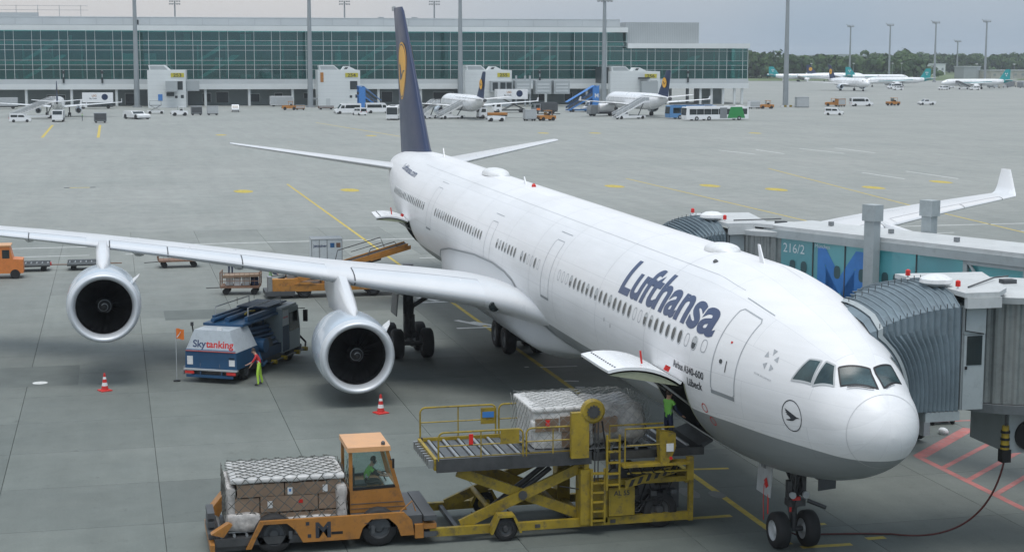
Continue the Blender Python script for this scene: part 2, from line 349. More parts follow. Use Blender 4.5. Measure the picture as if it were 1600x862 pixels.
# ---------------------------------------------------------------- airliner shapes
def hermite(xs, ys):
    xs = np.array(xs, float); ys = np.array(ys, float); d = np.diff(ys)/np.diff(xs); m = np.zeros(len(xs)); m[0] = d[0]; m[-1] = d[-1]
    for i in range(1, len(xs)-1):
        if d[i-1]*d[i] > 0: m[i] = 2*d[i-1]*d[i]/(d[i-1]+d[i])
    def f(x):
        i = min(max(int(np.searchsorted(xs, x)-1), 0), len(xs)-2); h = xs[i+1]-xs[i]; t = min(max((x-xs[i])/h, 0), 1)
        return ((1+2*t)*(1-t)**2*ys[i]+t*(1-t)**2*h*m[i]+t*t*(3-2*t)*ys[i+1]+t*t*(t-1)*h*m[i+1])
    return f
FS = [0.705, 0.761, 0.891, 1.122, 1.446, 1.816, 2.048, 2.511, 3.02, 3.483, 4.408, 5.334, 6.26, 7.186, 8.111, 9.5, 52, 56, 60, 64, 68, 71, 73, 73.5]
F_HW = hermite(FS, [0.02, 0.311, 0.585, 0.859, 1.081, 1.236, 1.296, 1.435, 1.588, 1.733, 2.005, 2.229, 2.428, 2.642, 2.79, 2.82, 2.82, 2.75, 2.5, 2.07, 1.5, .98, .55, .36])
F_TOP = hermite(FS, [-0.43, -0.164, 0.09, 0.37, 0.62, 0.8, 0.89, 1.251, 1.528, 1.677, 1.986, 2.204, 2.384, 2.57, 2.69, 2.82, 2.82, 2.83, 2.84, 2.78, 2.55, 2.22, 1.9, 1.75])
F_BOT = hermite(FS, [-0.47, -0.721, -0.955, -1.213, -1.451, -1.66, -1.77, -1.954, -2.119, -2.256, -2.453, -2.616, -2.74, -2.79, -2.815, -2.82, -2.82, -2.62, -2.0, -1.18, -.28, .42, .88, 1.05])
F_MID = hermite(FS, [-.45, -.45, -.44, -.43, -.41, -.38, -.36, -.32, -.28, -.24, -.16, -.1, -.05, -.02, 0, 0, 0, .06, .3, .66, 1.02, 1.27, 1.38, 1.4])
def ZC(s): return 5.0+.0065*s
def fpt(s, th, off=0.0):
    "point on the hull at station s and angle th (0 = starboard, 90 = top)"
    c, q = math.cos(th), math.sin(th); hw, mid = F_HW(s)+off, F_MID(s); t = F_TOP(s)-mid+off if q >= 0 else mid-F_BOT(s)+off
    return (s, hw*c, ZC(s)+mid+t*q)
def th_at(s, z, iters=28):
    "angle on the starboard side where the hull has height z above its centreline"
    lo, hi = -math.pi/2, math.pi/2
    for _ in range(iters):
        m = (lo+hi)/2
        if fpt(s, m)[2]-ZC(s) < z: lo = m
        else: hi = m
    return lo
# ---------------------------------------------------------------- the airliner
def hull_mat():
    m = M('hull_paint', (.755, .76, .77), .36, var=.02, scale=.5)
    n = m.node_tree.nodes; l = m.node_tree.links.new; b = n['Principled BSDF']; src = b.inputs['Base Color'].links[0].from_socket
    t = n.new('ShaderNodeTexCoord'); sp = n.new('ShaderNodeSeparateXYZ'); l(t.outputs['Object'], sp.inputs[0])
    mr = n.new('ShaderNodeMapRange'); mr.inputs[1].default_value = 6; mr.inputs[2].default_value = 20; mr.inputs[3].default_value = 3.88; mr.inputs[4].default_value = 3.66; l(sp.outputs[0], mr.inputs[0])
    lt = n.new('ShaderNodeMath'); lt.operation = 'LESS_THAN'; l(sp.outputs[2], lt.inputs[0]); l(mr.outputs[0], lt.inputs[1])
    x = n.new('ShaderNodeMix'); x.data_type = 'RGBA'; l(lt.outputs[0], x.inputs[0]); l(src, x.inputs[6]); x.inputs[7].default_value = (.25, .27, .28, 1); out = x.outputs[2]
    # grime streaks running aft along the hull
    mp = n.new('ShaderNodeMapping'); mp.inputs['Scale'].default_value = (.35, 1, 5); z = n.new('ShaderNodeTexNoise'); z.inputs['Scale'].default_value = 1.4; z.inputs['Detail'].default_value = 8
    l(t.outputs['Object'], mp.inputs[0]); l(mp.outputs[0], z.inputs['Vector']); rp = n.new('ShaderNodeValToRGB'); rp.color_ramp.elements[0].position = .35; rp.color_ramp.elements[1].position = .62
    rp.color_ramp.elements[0].color = (.955, .955, .95, 1); rp.color_ramp.elements[1].color = (1, 1, 1, 1); l(z.outputs[0], rp.inputs[0])
    # skin panels: faint lap joints and tone differences from sheet to sheet
    at = n.new('ShaderNodeMath'); at.operation = 'ARCTAN2'; zc_ = n.new('ShaderNodeMath'); zc_.operation = 'SUBTRACT'; zc_.inputs[1].default_value = 5.2; l(sp.outputs[2], zc_.inputs[0]); l(zc_.outputs[0], at.inputs[0]); l(sp.outputs[1], at.inputs[1])
    ar = n.new('ShaderNodeMath'); ar.operation = 'MULTIPLY'; ar.inputs[1].default_value = 2.82; l(at.outputs[0], ar.inputs[0]); cx_ = n.new('ShaderNodeCombineXYZ'); l(sp.outputs[0], cx_.inputs[0]); l(ar.outputs[0], cx_.inputs[1])
    bt = n.new('ShaderNodeTexBrick'); bt.inputs['Scale'].default_value = 1; bt.inputs['Brick Width'].default_value = 5.33; bt.inputs['Row Height'].default_value = 1.31; bt.inputs['Mortar Size'].default_value = .009; bt.inputs['Mortar Smooth'].default_value = .3
    bt.inputs['Color1'].default_value = (.97, .97, .97, 1); bt.inputs['Color2'].default_value = (1.02, 1.02, 1.02, 1); bt.inputs['Mortar'].default_value = (.80, .81, .82, 1); l(cx_.outputs[0], bt.inputs['Vector'])
    yb = n.new('ShaderNodeMix'); yb.data_type = 'RGBA'; yb.blend_type = 'MULTIPLY'; yb.inputs[0].default_value = 1; l(out, yb.inputs[6]); l(bt.outputs[0], yb.inputs[7]); out = yb.outputs[2]
    y = n.new('ShaderNodeMix'); y.data_type = 'RGBA'; y.blend_type = 'MULTIPLY'; y.inputs[0].default_value = 1; l(out, y.inputs[6]); l(rp.outputs[0], y.inputs[7]); l(y.outputs[2], b.inputs['Base Color'])
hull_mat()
M('wing_paint', (.62, .635, .65), .3, var=.05, scale=.35, dirt=.12, dirtc=(.3, .3, .3))
M('slat_paint', (.66, .675, .69), .25, metal=.15, var=.04, scale=.5)
M('nacelle_paint', (.46, .52, .58), .25, var=.05, scale=.6, coat=.4)
M('lip_metal', (.60, .63, .66), .42, metal=.3, var=.06)
M('liner', (.014, .014, .015), .6, var=.2)
M('fan_blade', (.007, .007, .008), .55, metal=0, var=.2)
M('outline', (.36, .38, .40), .5, var=.15)
M('seam_light', (.52, .53, .54), .5)
M('door_grey', (.25, .27, .28), .5, var=.1)
M('text_blue', (.045, .07, .145), .4, var=.04)
M('text_dark', (.03, .035, .045), .5)
M('cargo_green', (.32, .34, .24), .6, var=.15)
M('hold_dark', (.03, .032, .033), .8)
plane = empty('airliner', (0, 0, 0), 0, 'large white four-engined airliner with blue tail docked at the glass passenger bridges', 'airliner')
CARGO = [(8.45, 11.25, -.50, -2.4), (53.55, 56.15, -.42, -2.0)]
ss = set(np.round(np.concatenate([np.linspace(.705, 1.0, 9), np.linspace(1.0, 10, 60), np.linspace(10, 52, 50), np.linspace(52, 73.5, 50)]), 3).tolist())
for a, b, c, d in CARGO: ss = {q for q in ss if abs(q-a) > .04 and abs(q-b) > .04} | {a, b}
ss = sorted(ss)
cut = []
for a, b, c, d in CARGO: cut.append((a, b, th_at((a+b)/2, c), th_at((a+b)/2, d)))
ths = set(np.round(np.linspace(-math.pi, math.pi, 97)[:-1], 5).tolist())
for q in cut: ths = {t for t in ths if abs(t-q[2]) > .012 and abs(t-q[3]) > .012} | {q[2], q[3]}
ths = sorted(ths); NT = len(ths)
hm = MB(); hm.v = [fpt(s, t) for s in ss for t in ths]
for i in range(len(ss)-1):
    sm = (ss[i]+ss[i+1])/2
    for j in range(NT):
        t0 = ths[j]; tm = t0+((ths[(j+1) % NT]-t0) % (2*math.pi))/2
        if any(a < sm < b and lo < tm < hi for a, b, hi, lo in cut): continue
        hm.f.append((i*NT+j, i*NT+(j+1) % NT, (i+1)*NT+(j+1) % NT, (i+1)*NT+j))
hm.f.append(tuple((len(ss)-1)*NT+j for j in range(NT))); hm.f.append(tuple(range(NT-1, -1, -1)))
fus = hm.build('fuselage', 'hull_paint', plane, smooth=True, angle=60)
# cargo holds and their raised doors
for k, (a, b, hi, lo) in enumerate(cut):
    zt, zb = fpt(a, hi)[2]-.02, fpt(a, lo)[2]+.02
    m = MB(); n = 10; tt = [hi+(lo-hi)*i/n for i in range(n+1)]
    P = lambda s, t, dy: (s, fpt(s, t)[1]-dy, fpt(s, t)[2])
    ring = lambda dy, s0, s1: [P(s0, t, dy) for t in tt]+[P(s1, t, dy) for t in reversed(tt)]
    m.rings([ring(.004, a, b), [(q[0], .2, q[2]) for q in ring(0, a, b)]], cap=False); r = len(m.v)
    m.add([(a, .2, zt), (b, .2, zt), (b, .2, zb), (a, .2, zb)], [(0, 1, 2, 3)])
    m.build('cargo_hold', 'hold_dark', plane)
    fr = MB()
    for s0, s1 in ((a-.09, a), (b, b+.09)):
        fr.rings([[fpt(s0, t, .006), fpt(s1, t, .006)] for t in tt], closed=False)
    fr.split('cargo_door_frame', 'cargo_green', plane)
    # door panel: the same arc swung up about its top edge
    h0 = Vector(fpt(a, hi)); ang = R(135 if k == 0 else 126); dm = MB()
    def sw(s, t, off):
        q = Vector(fpt(s, t, off)); hz = Vector(fpt(s, hi)); d = q-hz; c, sn = math.cos(ang), math.sin(ang)
        return (s, hz.y+d.y*c-d.z*sn+.03, hz.z+d.y*sn+d.z*c+.03)
    outer = [[sw(a+.03+(b-a-.06)*j/6, t, 0) for t in tt] for j in range(7)]; inner = [[sw(a+.03+(b-a-.06)*j/6, t, -.09) for t in tt] for j in range(7)]
    cdoor = MB(); cdoor.rings([o_+list(reversed(i_)) for o_, i_ in zip(outer, inner)])
    dob = cdoor.build('cargo_door', 'white_paint', plane, smooth=True, angle=35, label='curved white cargo door swung up')
    arm = MB()
    for fr_ in (.03, .97):
        s = a+(b-a)*fr_; rr = [[sw(s, t, -.02) for t in tt], [sw(s, t, -.15) for t in tt], [sw(s+(.05 if fr_ < .5 else -.05), t, -.15) for t in tt], [sw(s+(.05 if fr_ < .5 else -.05), t, -.02) for t in tt]]
        arm.rings(rr)
    arm.split('door_edge', 'cargo_green', dob)
    lv = MB(); q = Vector(sw(a+.5, tt[5], .05)); lv.cyl(q, q+Vector((0, .05, .38)), .03); q = Vector(sw(a+.25, tt[2], .05)); lv.cbox(q+Vector((0, 0, .10)), (.06, .16, .16), rotm(.5))
    lv.split('door_latch', 'red', dob)
    st = MB()
    for s in (a+.25, b-.25): st.cyl(fpt(s, hi+(lo-hi)*.35, -.1), sw(s, tt[5], -.1), .035)
    st.split('door_strut', 'steel', plane)
    hk = MB()
    for j in range(12):
        q = Vector(sw(a+.25+(b-a-.5)*j/11, tt[-1]+.10, .012)); hk.cbox(q, (.05, .045, .02))
    hk.split('latch_hook', 'dark_grey', dob)
# hull decals
def hpt(s, th, off=.006): return fpt(s, th, off)
def hstrip(m, pts, w, off=.006, step=.12):
    "narrow band along a (station, angle) path"
    P = []
    for (s0, t0), (s1, t1) in zip(pts, pts[1:]):
        L_ = math.hypot(s1-s0, (t1-t0)*2.6); n = max(1, int(L_/step))
        P += [(s0+(s1-s0)*i/n, t0+(t1-t0)*i/n) for i in range(n)]
    P.append(pts[-1]); A = []; B = []
    for i, (s, t) in enumerate(P):
        p0, p1 = P[max(i-1, 0)], P[min(i+1, len(P)-1)]
        r = max(.4, F_HW(s)); dx, dt = p1[0]-p0[0], (p1[1]-p0[1])*r; q = math.hypot(dx, dt) or 1
        nx, nt_ = -dt/q*w/2, dx/q*w/2
        A.append(hpt(s+nx, t+nt_/r, off)); B.append(hpt(s-nx, t-nt_/r, off))
    o = len(m.v); m.v += A+B; k = len(A)
    m.f += [(o+i, o+i+1, o+k+i+1, o+k+i) for i in range(k-1)]; return m
def hpatch(m, c, off=.012, n=6):
    "curved pane between four (station, degrees) corners"
    o = len(m.v)
    for i in range(n+1):
        for j in range(n+1):
            u, v = i/n, j/n; s = sum(w*q[0] for w, q in zip(((1-u)*(1-v), u*(1-v), u*v, (1-u)*v), c)); t = sum(w*q[1] for w, q in zip(((1-u)*(1-v), u*(1-v), u*v, (1-u)*v), c))
            m.v.append(hpt(s, R(t), off))
    m.f += [(o+i*(n+1)+j, o+(i+1)*(n+1)+j, o+(i+1)*(n+1)+j+1, o+i*(n+1)+j+1) for i in range(n) for j in range(n)]; return m
def hloop(m, c, w, off=.009): return hstrip(m, [(q[0], R(q[1])) for q in c]+[(c[0][0], R(c[0][1]))], w, off, .06)
M('cockpit_glass', (.028, .055, .06), .24, spec=.5, var=.5, scale=1.5)
PANES = [[(2.46, 60.1), (2.2, 91.5), (1.46, 85.5), (2.06, 51.1)], [(2.22, 96.5), (2.48, 122), (2.08, 131), (1.47, 94.5)],
         [(2.8, 53.9), (2.56, 57.8), (2.22, 45.2), (2.7, 30.8)], [(3.26, 46.0), (2.94, 50.9), (2.8, 30.7), (3.42, 25.3)],
         [(3.26, 134.0), (2.94, 129.1), (2.8, 149.3), (3.42, 154.7)]]
for i, c in enumerate(PANES):
    w = hpatch(MB(), c).build('cockpit_window', 'cockpit_glass', plane, smooth=True)
    hloop(MB(), c if i < 2 else [(a+(a-sum(q[0] for q in c)/4)*.10, b+(b-sum(q[1] for q in c)/4)*.09) for a, b in c], .045 if i < 2 else .045, .016).build('window_frame', 'black' if i < 2 else 'light_grey', w)
wp = MB()
for pts in ([(1.86, R(55)), (1.52, R(74)), (1.45, R(80))], [(1.46, R(97)), (1.72, R(114))]): hstrip(wp, pts, .035, .05)
wp.split('wiper', 'black', plane)
rl = MB(); hloop(rl, [(1.3, a) for a in range(-178, 180, 6)], .013); rl.build('radome_seam', 'seam_light', plane)
hstrip(MB(), [(.85, th_at(.85, -.55)), (1.26, th_at(1.26, -.7)), (2.5, th_at(2.5, -.9)), (4.6, th_at(4.6, -1.05)), (8, th_at(8, -1.06))], .028).build('paint_line', 'white_paint', plane)
ZW = .78
def oval(s, th, a, b, off, n=14): return [hpt(s+a*math.copysign(abs(math.cos(t))**.8, math.cos(t)), th+b*math.copysign(abs(math.sin(t))**.8, math.sin(t))/2.75, off) for t in [2*math.pi*i/n for i in range(n)]]
wins = []; s = 20.7
for k in 'o'*14+'..'+'o'*7+'.o.': wins.append((s, k == 'o')); s -= .5334
wins += [(22.3, False), (21.77, False), (21.24, False)]
wins += [(29.2+.5334*i, True) for i in range(7)]+[(28.05, True), (27.5, True), (26.97, False), (26.44, False), (25.9, True), (25.35, False)]
wins += [(35.6+.5334*i, True) for i in range(21)]+[(49.5+.5334*i, True) for i in range(21)]
for s, op in wins:
    th = th_at(s, ZW)
    if op:
        m = MB(); m.v = oval(s, th, .125, .18, .010)+[hpt(s, th, .011)]; m.f = [(i, (i+1) % 14, 14) for i in range(14)]
        w = m.build('cabin_window', 'window_dark', plane)
        m = MB(); m.rings([oval(s, th, .125, .18, .012), oval(s, th, .16, .215, .012), oval(s, th, .17, .225, .0)], cap=False); m.build('window_frame', 'light_grey', w)
        if random.random() < .3:
            hb_ = random.uniform(.25, .7); P = [q for q in ((-.12, .17), (.12, .17), (.12, .17-.34*hb_), (-.12, .17-.34*hb_))]; m = MB(); m.v = [hpt(s+a_*.9, th+b_*.95/2.75, .0125) for a_, b_ in P]; m.f = [(0, 1, 2, 3)]; m.build('blind', 'light_grey', w)
    else:
        m = MB(); m.rings([oval(s, th, .125, .18, .007), oval(s, th, .15, .205, .007)], cap=False); m.build('window_plug', 'outline', plane)
for s0, s1, z0, z1 in ((5.66, 6.79, -.42, 1.74), (23.5, 24.65, -.32, 1.84), (33.5, 34.6, -.26, 1.54), (47.1, 48.3, -.22, 1.88)):
    t0, t1 = th_at(s0, z0), th_at(s0, z1); r = .12/2.6
    loop = [(s0+.1, t0), (s1-.1, t0), (s1, t0+r), (s1, t1-r), (s1-.1, t1), (s0+.1, t1), (s0, t1-r), (s0, t0+r), (s0+.1, t0)]
    d = hstrip(MB(), loop, .045 if s0 < 10 else .035).build('door_outline', 'outline', plane)
    hstrip(MB(), [(s0, t0), (s1, t0)], .1, .010).build('door_sill', 'door_grey', d)
    hstrip(MB(), [(s0-.15, t1+.13), (s1+.25, t1+.13)], .03, .010).build('rain_gutter', 'outline', d)
    if s0 < 10:
        tm = th_at(6.25, .5); m = MB(); m.v = oval(6.42, tm, .07, .07, .012)+[hpt(6.42, tm, .012)]; m.f = [(i, (i+1) % 14, 14) for i in range(14)]; m.build('door_window', 'window_dark', d)
        hstrip(MB(), [(6.15, tm-.1), (6.15, tm+.03)], .04, .012).build('door_handle', 'dark_grey', d)
        hstrip(MB(), [(6.27, tm+.25), (6.19, tm+.25)], .06, .012).build('door_placard', 'red', d)
for (s, z) in ((16.2, .05), (15.5, -.05)): hstrip(MB(), [(s, th_at(s, z)), (s, th_at(s, z)+.045)], .04).build('vent_slot', 'dark_grey', plane)
for s in (12, 17.3, 22.9, 26.5, 31, 37, 43, 51.5, 58, 62): hstrip(MB(), [(s, R(-20)), (s, R(100))], .012, .004).build('skin_seam', 'stripe_grey', plane)
for t in (62, 100): hstrip(MB(), [(7.5, R(t)), (30, R(t)), (56, R(t))], .012, .004, .5).build('skin_seam', 'stripe_grey', plane)
def htext(body, s0, th0, size, bold, name, mat, width=None, step=.12):
    bm = textmesh(body, size, bold); xs_ = [v.co.x for v in bm.verts]; k = width/(max(xs_)-min(xs_)) if width else 1; x0 = min(xs_)
    for v in bm.verts: v.co.x = (v.co.x-x0)*k
    slice_bm(bm, step, 1); slice_bm(bm, step*5, 0)
    return bm_out(bm, lambda x, y: hpt(s0-x, th0+y/2.8, .009)).build(name, mat, plane)
htext('Lufthansa', 15.42, R(24.9), 1.74, .05, 'airline_title', 'text_blue', 8.25)
htext('Airbus A340-600', 9.2, th_at(8.2, -.13), .30, .006, 'type_lettering', 'text_dark', 2.05)
htext('Lübeck', 8.1, th_at(7.7, -.47), .32, .006, 'name_lettering', 'text_dark', .86)
htext('Lufthansa.com', 61.0, R(40), .62, .012, 'web_lettering', 'text_blue', 5.6)
htext('STAR ALLIANCE', 4.86, R(15.3), .09, 0, 'alliance_lettering', 'outline', .72)
def disc_ring(m, s, th, r0, r1, n=40, k=1.95):
    A = [hpt(s+r0*math.cos(t), th+r0*math.sin(t)/k, .008) for t in [2*math.pi*i/n for i in range(n)]]; B = [hpt(s+r1*math.cos(t), th+r1*math.sin(t)/k, .008) for t in [2*math.pi*i/n for i in range(n)]]
    return m.rings([A, B], cap=False)
CRANE = [[(.85, .02), (.5, .03), (.3, -.08), (.12, -.16), (-.05, -.04), (-.25, .22), (-.78, .34), (-.55, .24), (-.72, .23), (-.5, .15), (-.66, .12), (-.42, .05), (-.55, .02), (-.2, -.10), (-.1, -.2), (-.3, -.29), (-.56, -.33), (-.5, -.37), (-.1, -.33), (.15, -.27), (.45, -.08)]]
cm = MB(); disc_ring(cm, 3.21, th_at(3.21, -.36), .355, .38, k=1.72)
bm = bmesh.new(); bm.faces.new([bm.verts.new((x*.38, y*.38, 0)) for x, y in CRANE[0]]); bmesh.ops.triangulate(bm, faces=bm.faces)
t0 = th_at(3.21, -.36); q = bm_out(bm, lambda x, y: hpt(3.21-x, t0+y/1.72, .008)); cm.add(q.v, q.f)
cm.build('crane_emblem', 'text_dark', plane)
sm_ = MB(); t0 = R(29.5)
for i in range(5):
    a = 2*math.pi*i/5+.35; c, s_ = math.cos(a), math.sin(a); pts = [(.12, 0), (.27, -.085), (.27, .085)]
    sm_.add([hpt(4.43-(x*c-y*s_), t0+(x*s_+y*c)/1.95, .008) for x, y in pts], [(0, 1, 2)])
sm_.split('alliance_star', 'outline', plane)
rm = MB()
for (s, z) in ((7.35, -1.0), (7.15, -1.35)): disc_ring(rm, s, th_at(s, z), .11, .14, 20, 2.6)
rm.split('hazard_ring', 'red', plane)
# belly fairing
bf = MB(); FA = hermite([24.2, 26, 28, 32, 41, 45, 48.5], [.04, .5, .95, 1, 1, .7, .03]); rs = []
F_T0 = hermite([24.2, 25.5, 26.8, 27.9, 28.5, 29.3, 30.6, 32.8, 36.5, 40.2, 42.5, 45.1, 46.5, 48.5], [-62, -47, -35, -24, -14, -7, -3, -1, -3, -8.5, -12, -20, -31, -55])
for s in np.linspace(24.2, 48.5, 60):
    k = FA(s); t0 = R(F_T0(s)); ring = []
    for i in range(49):
        t = t0+(-math.pi-2*t0)*i/48; e = min(1, min(i, 48-i)/9); e = e*e*(3-2*e); x, y, z = fpt(s, t, .012); c, q = math.cos(t), math.sin(t)
        bulge = (.50+.34*abs(math.sin(2*t)))*k*e; ring.append((x, y+bulge*c*1.05, z+bulge*q*.95-.12*k*e))
    rs.append(ring)
bf.rings(rs, cap=False, closed=False); bf.build('belly_fairing', M('fairing_paint', (.52, .54, .56), .32, var=.04, scale=.4), plane, smooth=True, angle=60)
hstrip(MB(), [(46.5, R(-32)), (45.1, R(-21)), (42.5, R(-13)), (40.2, R(-9.5)), (36.5, R(-4)), (32.8, R(-2)), (30.6, R(-4)), (29.3, R(-8)), (28.5, R(-15)), (27.9, R(-25)), (26.8, R(-36)), (25.5, R(-48))], .06, .035).build('fairing_edge', 'door_grey', plane)
# wings
W_Y = [2.3, 3.0, 3.8, 5.0, 9.37, 10.6, 20, 25, 31.2]
W_LE = hermite(W_Y, [24.2, 26.6, 28.45, 29.7, 32.7, 33.56, 40.1, 43.5, 47.75]); W_CH = hermite(W_Y, [16.6, 14.0, 12.0, 11.0, 8.6, 8.0, 5.3, 4.05, 2.55]); W_Z = hermite(W_Y, [3.72, 3.82, 3.93, 4.06, 4.53, 4.68, 5.52, 5.83, 6.12])
W_T = hermite(W_Y, [.09, .11, .128, .13, .115, .11, .095, .09, .085])
def foil(u, side):
    "thickness form: side +1 upper, -1 lower"
    y = 5*(.2969*math.sqrt(u)-.126*u-.3516*u*u+.2843*u**3-.1015*u**4)
    return y if side > 0 else -y*.72
def wpt(y, u, side, off=0):
    ch = W_CH(y); t = W_T(y); z = foil(u, side)*t*ch+off*side; tw = R(3.2-3.2*min(1, (y-2.3)/20))
    return (W_LE(y)+u*ch, y, W_Z(y)+z+(.35-u)*ch*math.tan(tw)*.6)
US = [0, .004, .012, .03, .06, .1, .16, .24, .34, .46, .6, .75, .88, 1]
for sg in (1, -1):
    rs = []
    for y in [2.3, 2.65, 3.0, 3.4, 3.8, 4.3, 5, 6, 8, 9.37, 10.6, 13, 16, 19.2, 22, 25, 28, 30.2, 31.0, 31.2]:
        ring = [wpt(y, u, 1) for u in reversed(US)]+[wpt(y, u, -1) for u in US[1:]]
        rs.append([(a, b*sg, c) for a, b, c in ring])
    wing = MB().rings(rs).build('wing', 'wing_paint', plane, smooth=True, angle=50)
    for y0, y1 in ((4.0, 8.85), (9.9, 13.3), (13.33, 16.4), (16.43, 18.9), (19.95, 22.5), (22.53, 26), (26.03, 29.8)):
        rs = []
        for y in np.linspace(y0, y1, 5):
            ring = [wpt(y, u, 1, .010) for u in (.145, .10, .06, .03, .012, .004)]+[(lambda q: (q[0]-.012, q[1], q[2]))(wpt(y, 0, 1))]+[wpt(y, u, -1, .010) for u in (.004, .012, .03, .05)]
            rs.append([(a, b*sg, c) for a, b, c in ring])
        MB().rings(rs, closed=False).build('slat', 'slat_paint', wing, smooth=True, angle=50)
    for y0, y1 in ((4.0, 8.85), (9.9, 13.3), (13.33, 16.4), (16.43, 18.9), (19.95, 22.5), (22.53, 26), (26.03, 29.8)):
        sp = MB(); A = [wpt(y, .1465, 1, .012) for y in np.linspace(y0, y1, 8)]; B = [wpt(y, .1465+.06/W_CH(y), 1, .013) for y in np.linspace(y0, y1, 8)]
        sp.rings([[(a, b*sg, c) for a, b, c in A], [(a, b*sg, c) for a, b, c in B]], cap=False, closed=False).build('slat_seam', 'mid_grey', wing)
        A = [wpt(y1+.0, u, 1, .016) for u in (.14, .08, .03, .008, .001)]+[wpt(y1, u, -1, .016) for u in (.008, .03)]; B = [wpt(y1+.05, u, 1, .016) for u in (.14, .08, .03, .008, .001)]+[wpt(y1+.05, u, -1, .016) for u in (.008, .03)]
        MB().rings([[(a-.012, b*sg, c) for a, b, c in A], [(a-.012, b*sg, c) for a, b, c in B]], cap=False, closed=False).build('slat_gap', 'dark_grey', wing)
    for y0, y1 in ((3.6, 9.8), (10.3, 21), (21.2, 27.5)):
        sp = MB(); A = [wpt(y, .72, 1, .006) for y in np.linspace(y0, y1, 8)]; B = [wpt(y, .725, 1, .006) for y in np.linspace(y0, y1, 8)]
        sp.rings([[(a, b*sg, c) for a, b, c in A], [(a, b*sg, c) for a, b, c in B]], cap=False, closed=False).build('flap_seam', 'door_grey', wing)
    for y in (6.4, 13.2, 17.6, 22.6):
        c = W_CH(y); b = MB(); q = wpt(y, .62, -1); r0 = .34 if y < 20 else .26
        b.lathe([(-.35*c, .02), (-.3*c, r0*.55), (-.15*c, r0), (.15*c, r0), (.4*c, r0*.6), (.52*c, .03)], (q[0]+.1*c, y*sg, q[2]-.12), 'x', 12).build('flap_track_fairing', 'wing_paint', wing, smooth=True)
    wl = []
    for k, (h, dy, le, ch, t) in enumerate(((0, 0, 0, 2.55, .10), (.12, .16, .25, 2.3, .1), (.42, .33, .7, 1.9, .09), (1.42, .6, 1.65, 1.0, .08))):
        le0 = W_LE(31.2); ring = [(le0+le+u*ch, (31.2+dy-foil(u, 1)*t*ch*.6)*sg, W_Z(31.2)+h) for u in reversed(US)]+[(le0+le+u*ch, (31.2+dy+foil(u, 1)*t*ch*.6)*sg, W_Z(31.2)+h) for u in US[1:]]
        wl.append(ring)
    MB().rings(wl).build('winglet', 'white_paint', plane, smooth=True, angle=50)
    # engines
    for ey, es, ez in ((9.37, 28.15, 2.02), (19.22, 34.5, 3.42)):
        prof = [(1.05, 1.19), (.6, 1.175), (.35, 1.185), (.14, 1.235), (.04, 1.30), (0, 1.36), (.03, 1.41), (.12, 1.45), (.4, 1.515), (1.0, 1.565), (1.8, 1.585), (2.8, 1.55), (3.8, 1.44), (4.7, 1.27), (4.72, 1.2), (3.6, 1.2)]
        e = MB(); e.lathe(prof[5:], (es, ey*sg, ez), 'x', 56, cap=False)
        eng = e.build('engine', 'nacelle_paint', plane, smooth=True, angle=50)
        MB().lathe([(p_[0]-.004, p_[1]*(1.003 if i > 5 else .998)) for i, p_ in enumerate(prof) if 0 < i < 9], (es, ey*sg, ez), 'x', 56, cap=False).build('inlet_lip', 'lip_metal', eng, smooth=True, angle=70)
        MB().lathe([(1.3, 1.188), (.9, 1.178), (.55, 1.168)], (es, ey*sg, ez), 'x', 56, cap=False).build('inlet_liner', 'liner', eng, smooth=True)
        MB().lathe([(1.6, 1.25), (1.62, .1)], (es, ey*sg, ez), 'x', 40).build('stator_disc', 'black', eng)
        fan = MB()
        for b in range(26):
            a0 = 2*math.pi*b/26+.1*sg; rows = []
            for r_ in np.linspace(.36, 1.165, 6):
                k = (r_-.36)/.86; st = 1.15-.75*k; wd_ = (.085+.09*k); da = wd_*math.cos(st-.3)/r_; dx = .2*math.sin(st)
                sk = .10*k*k
                rows.append([(es+1.12-dx, ey*sg+r_*math.cos(a0-da+sk), ez+r_*math.sin(a0-da+sk)), (es+1.12+dx, ey*sg+r_*math.cos(a0+da+sk), ez+r_*math.sin(a0+da+sk))])
            fan.rings(rows, closed=False)
        fan.build('fan', 'fan_blade', eng, smooth=True)
        MB().lathe([(.55, .01), (.62, .12), (.8, .25), (1.0, .34), (1.2, .38)], (es, ey*sg, ez), 'x', 24).build('spinner', 'black', eng, smooth=True)
        A = []; B = []
        for i in range(46):
            t = i/45; x = .60+.36*t; rr = .09+.21*t; a = t*2*math.pi*1.6+.6
            A.append((es+x-.10, ey*sg+(rr+.004)*math.cos(a), ez+(rr+.004)*math.sin(a))); B.append((es+x-.06, ey*sg+(rr+.034)*math.cos(a), ez+(rr+.034)*math.sin(a)))
        MB().rings([A, B], cap=False, closed=False).build('spinner_spiral', 'mid_grey', eng)
        MB().lathe([(3.5, .95), (4.6, .86), (5.6, .62), (5.62, .5), (5.0, .48), (6.3, .05)], (es, ey*sg, ez), 'x', 32).build('core_nozzle', 'dark_steel', eng, smooth=True)
        # pylon
        wz = W_Z(ey); le = W_LE(ey); py = []
        for x, zt, zb, hw_ in ((es+.95, ez+1.57, ez+1.35, .04), (es+1.5, ez+1.78, ez+1.35, .2), (es+2.6, ez+2.08, ez+1.3, .28), (le-.2, wz+.16, ez+1.2, .3), (le+.5, wz+.25, ez+1.15, .3), (le+2.2, wz-.1, ez+1.1, .3), (le+4.5, wz-.15, wz-.9, .2), (le+5.6, wz-.2, wz-.5, .05)):
            py.append([(x, ey*sg-hw_, zb), (x, ey*sg-hw_, zb+(zt-zb)*.8), (x, ey*sg-hw_*.5, zt), (x, ey*sg+hw_*.5, zt), (x, ey*sg+hw_, zb+(zt-zb)*.8), (x, ey*sg+hw_, zb)])
        MB().rings(py).build('pylon', 'wing_paint', eng, smooth=True, angle=45)
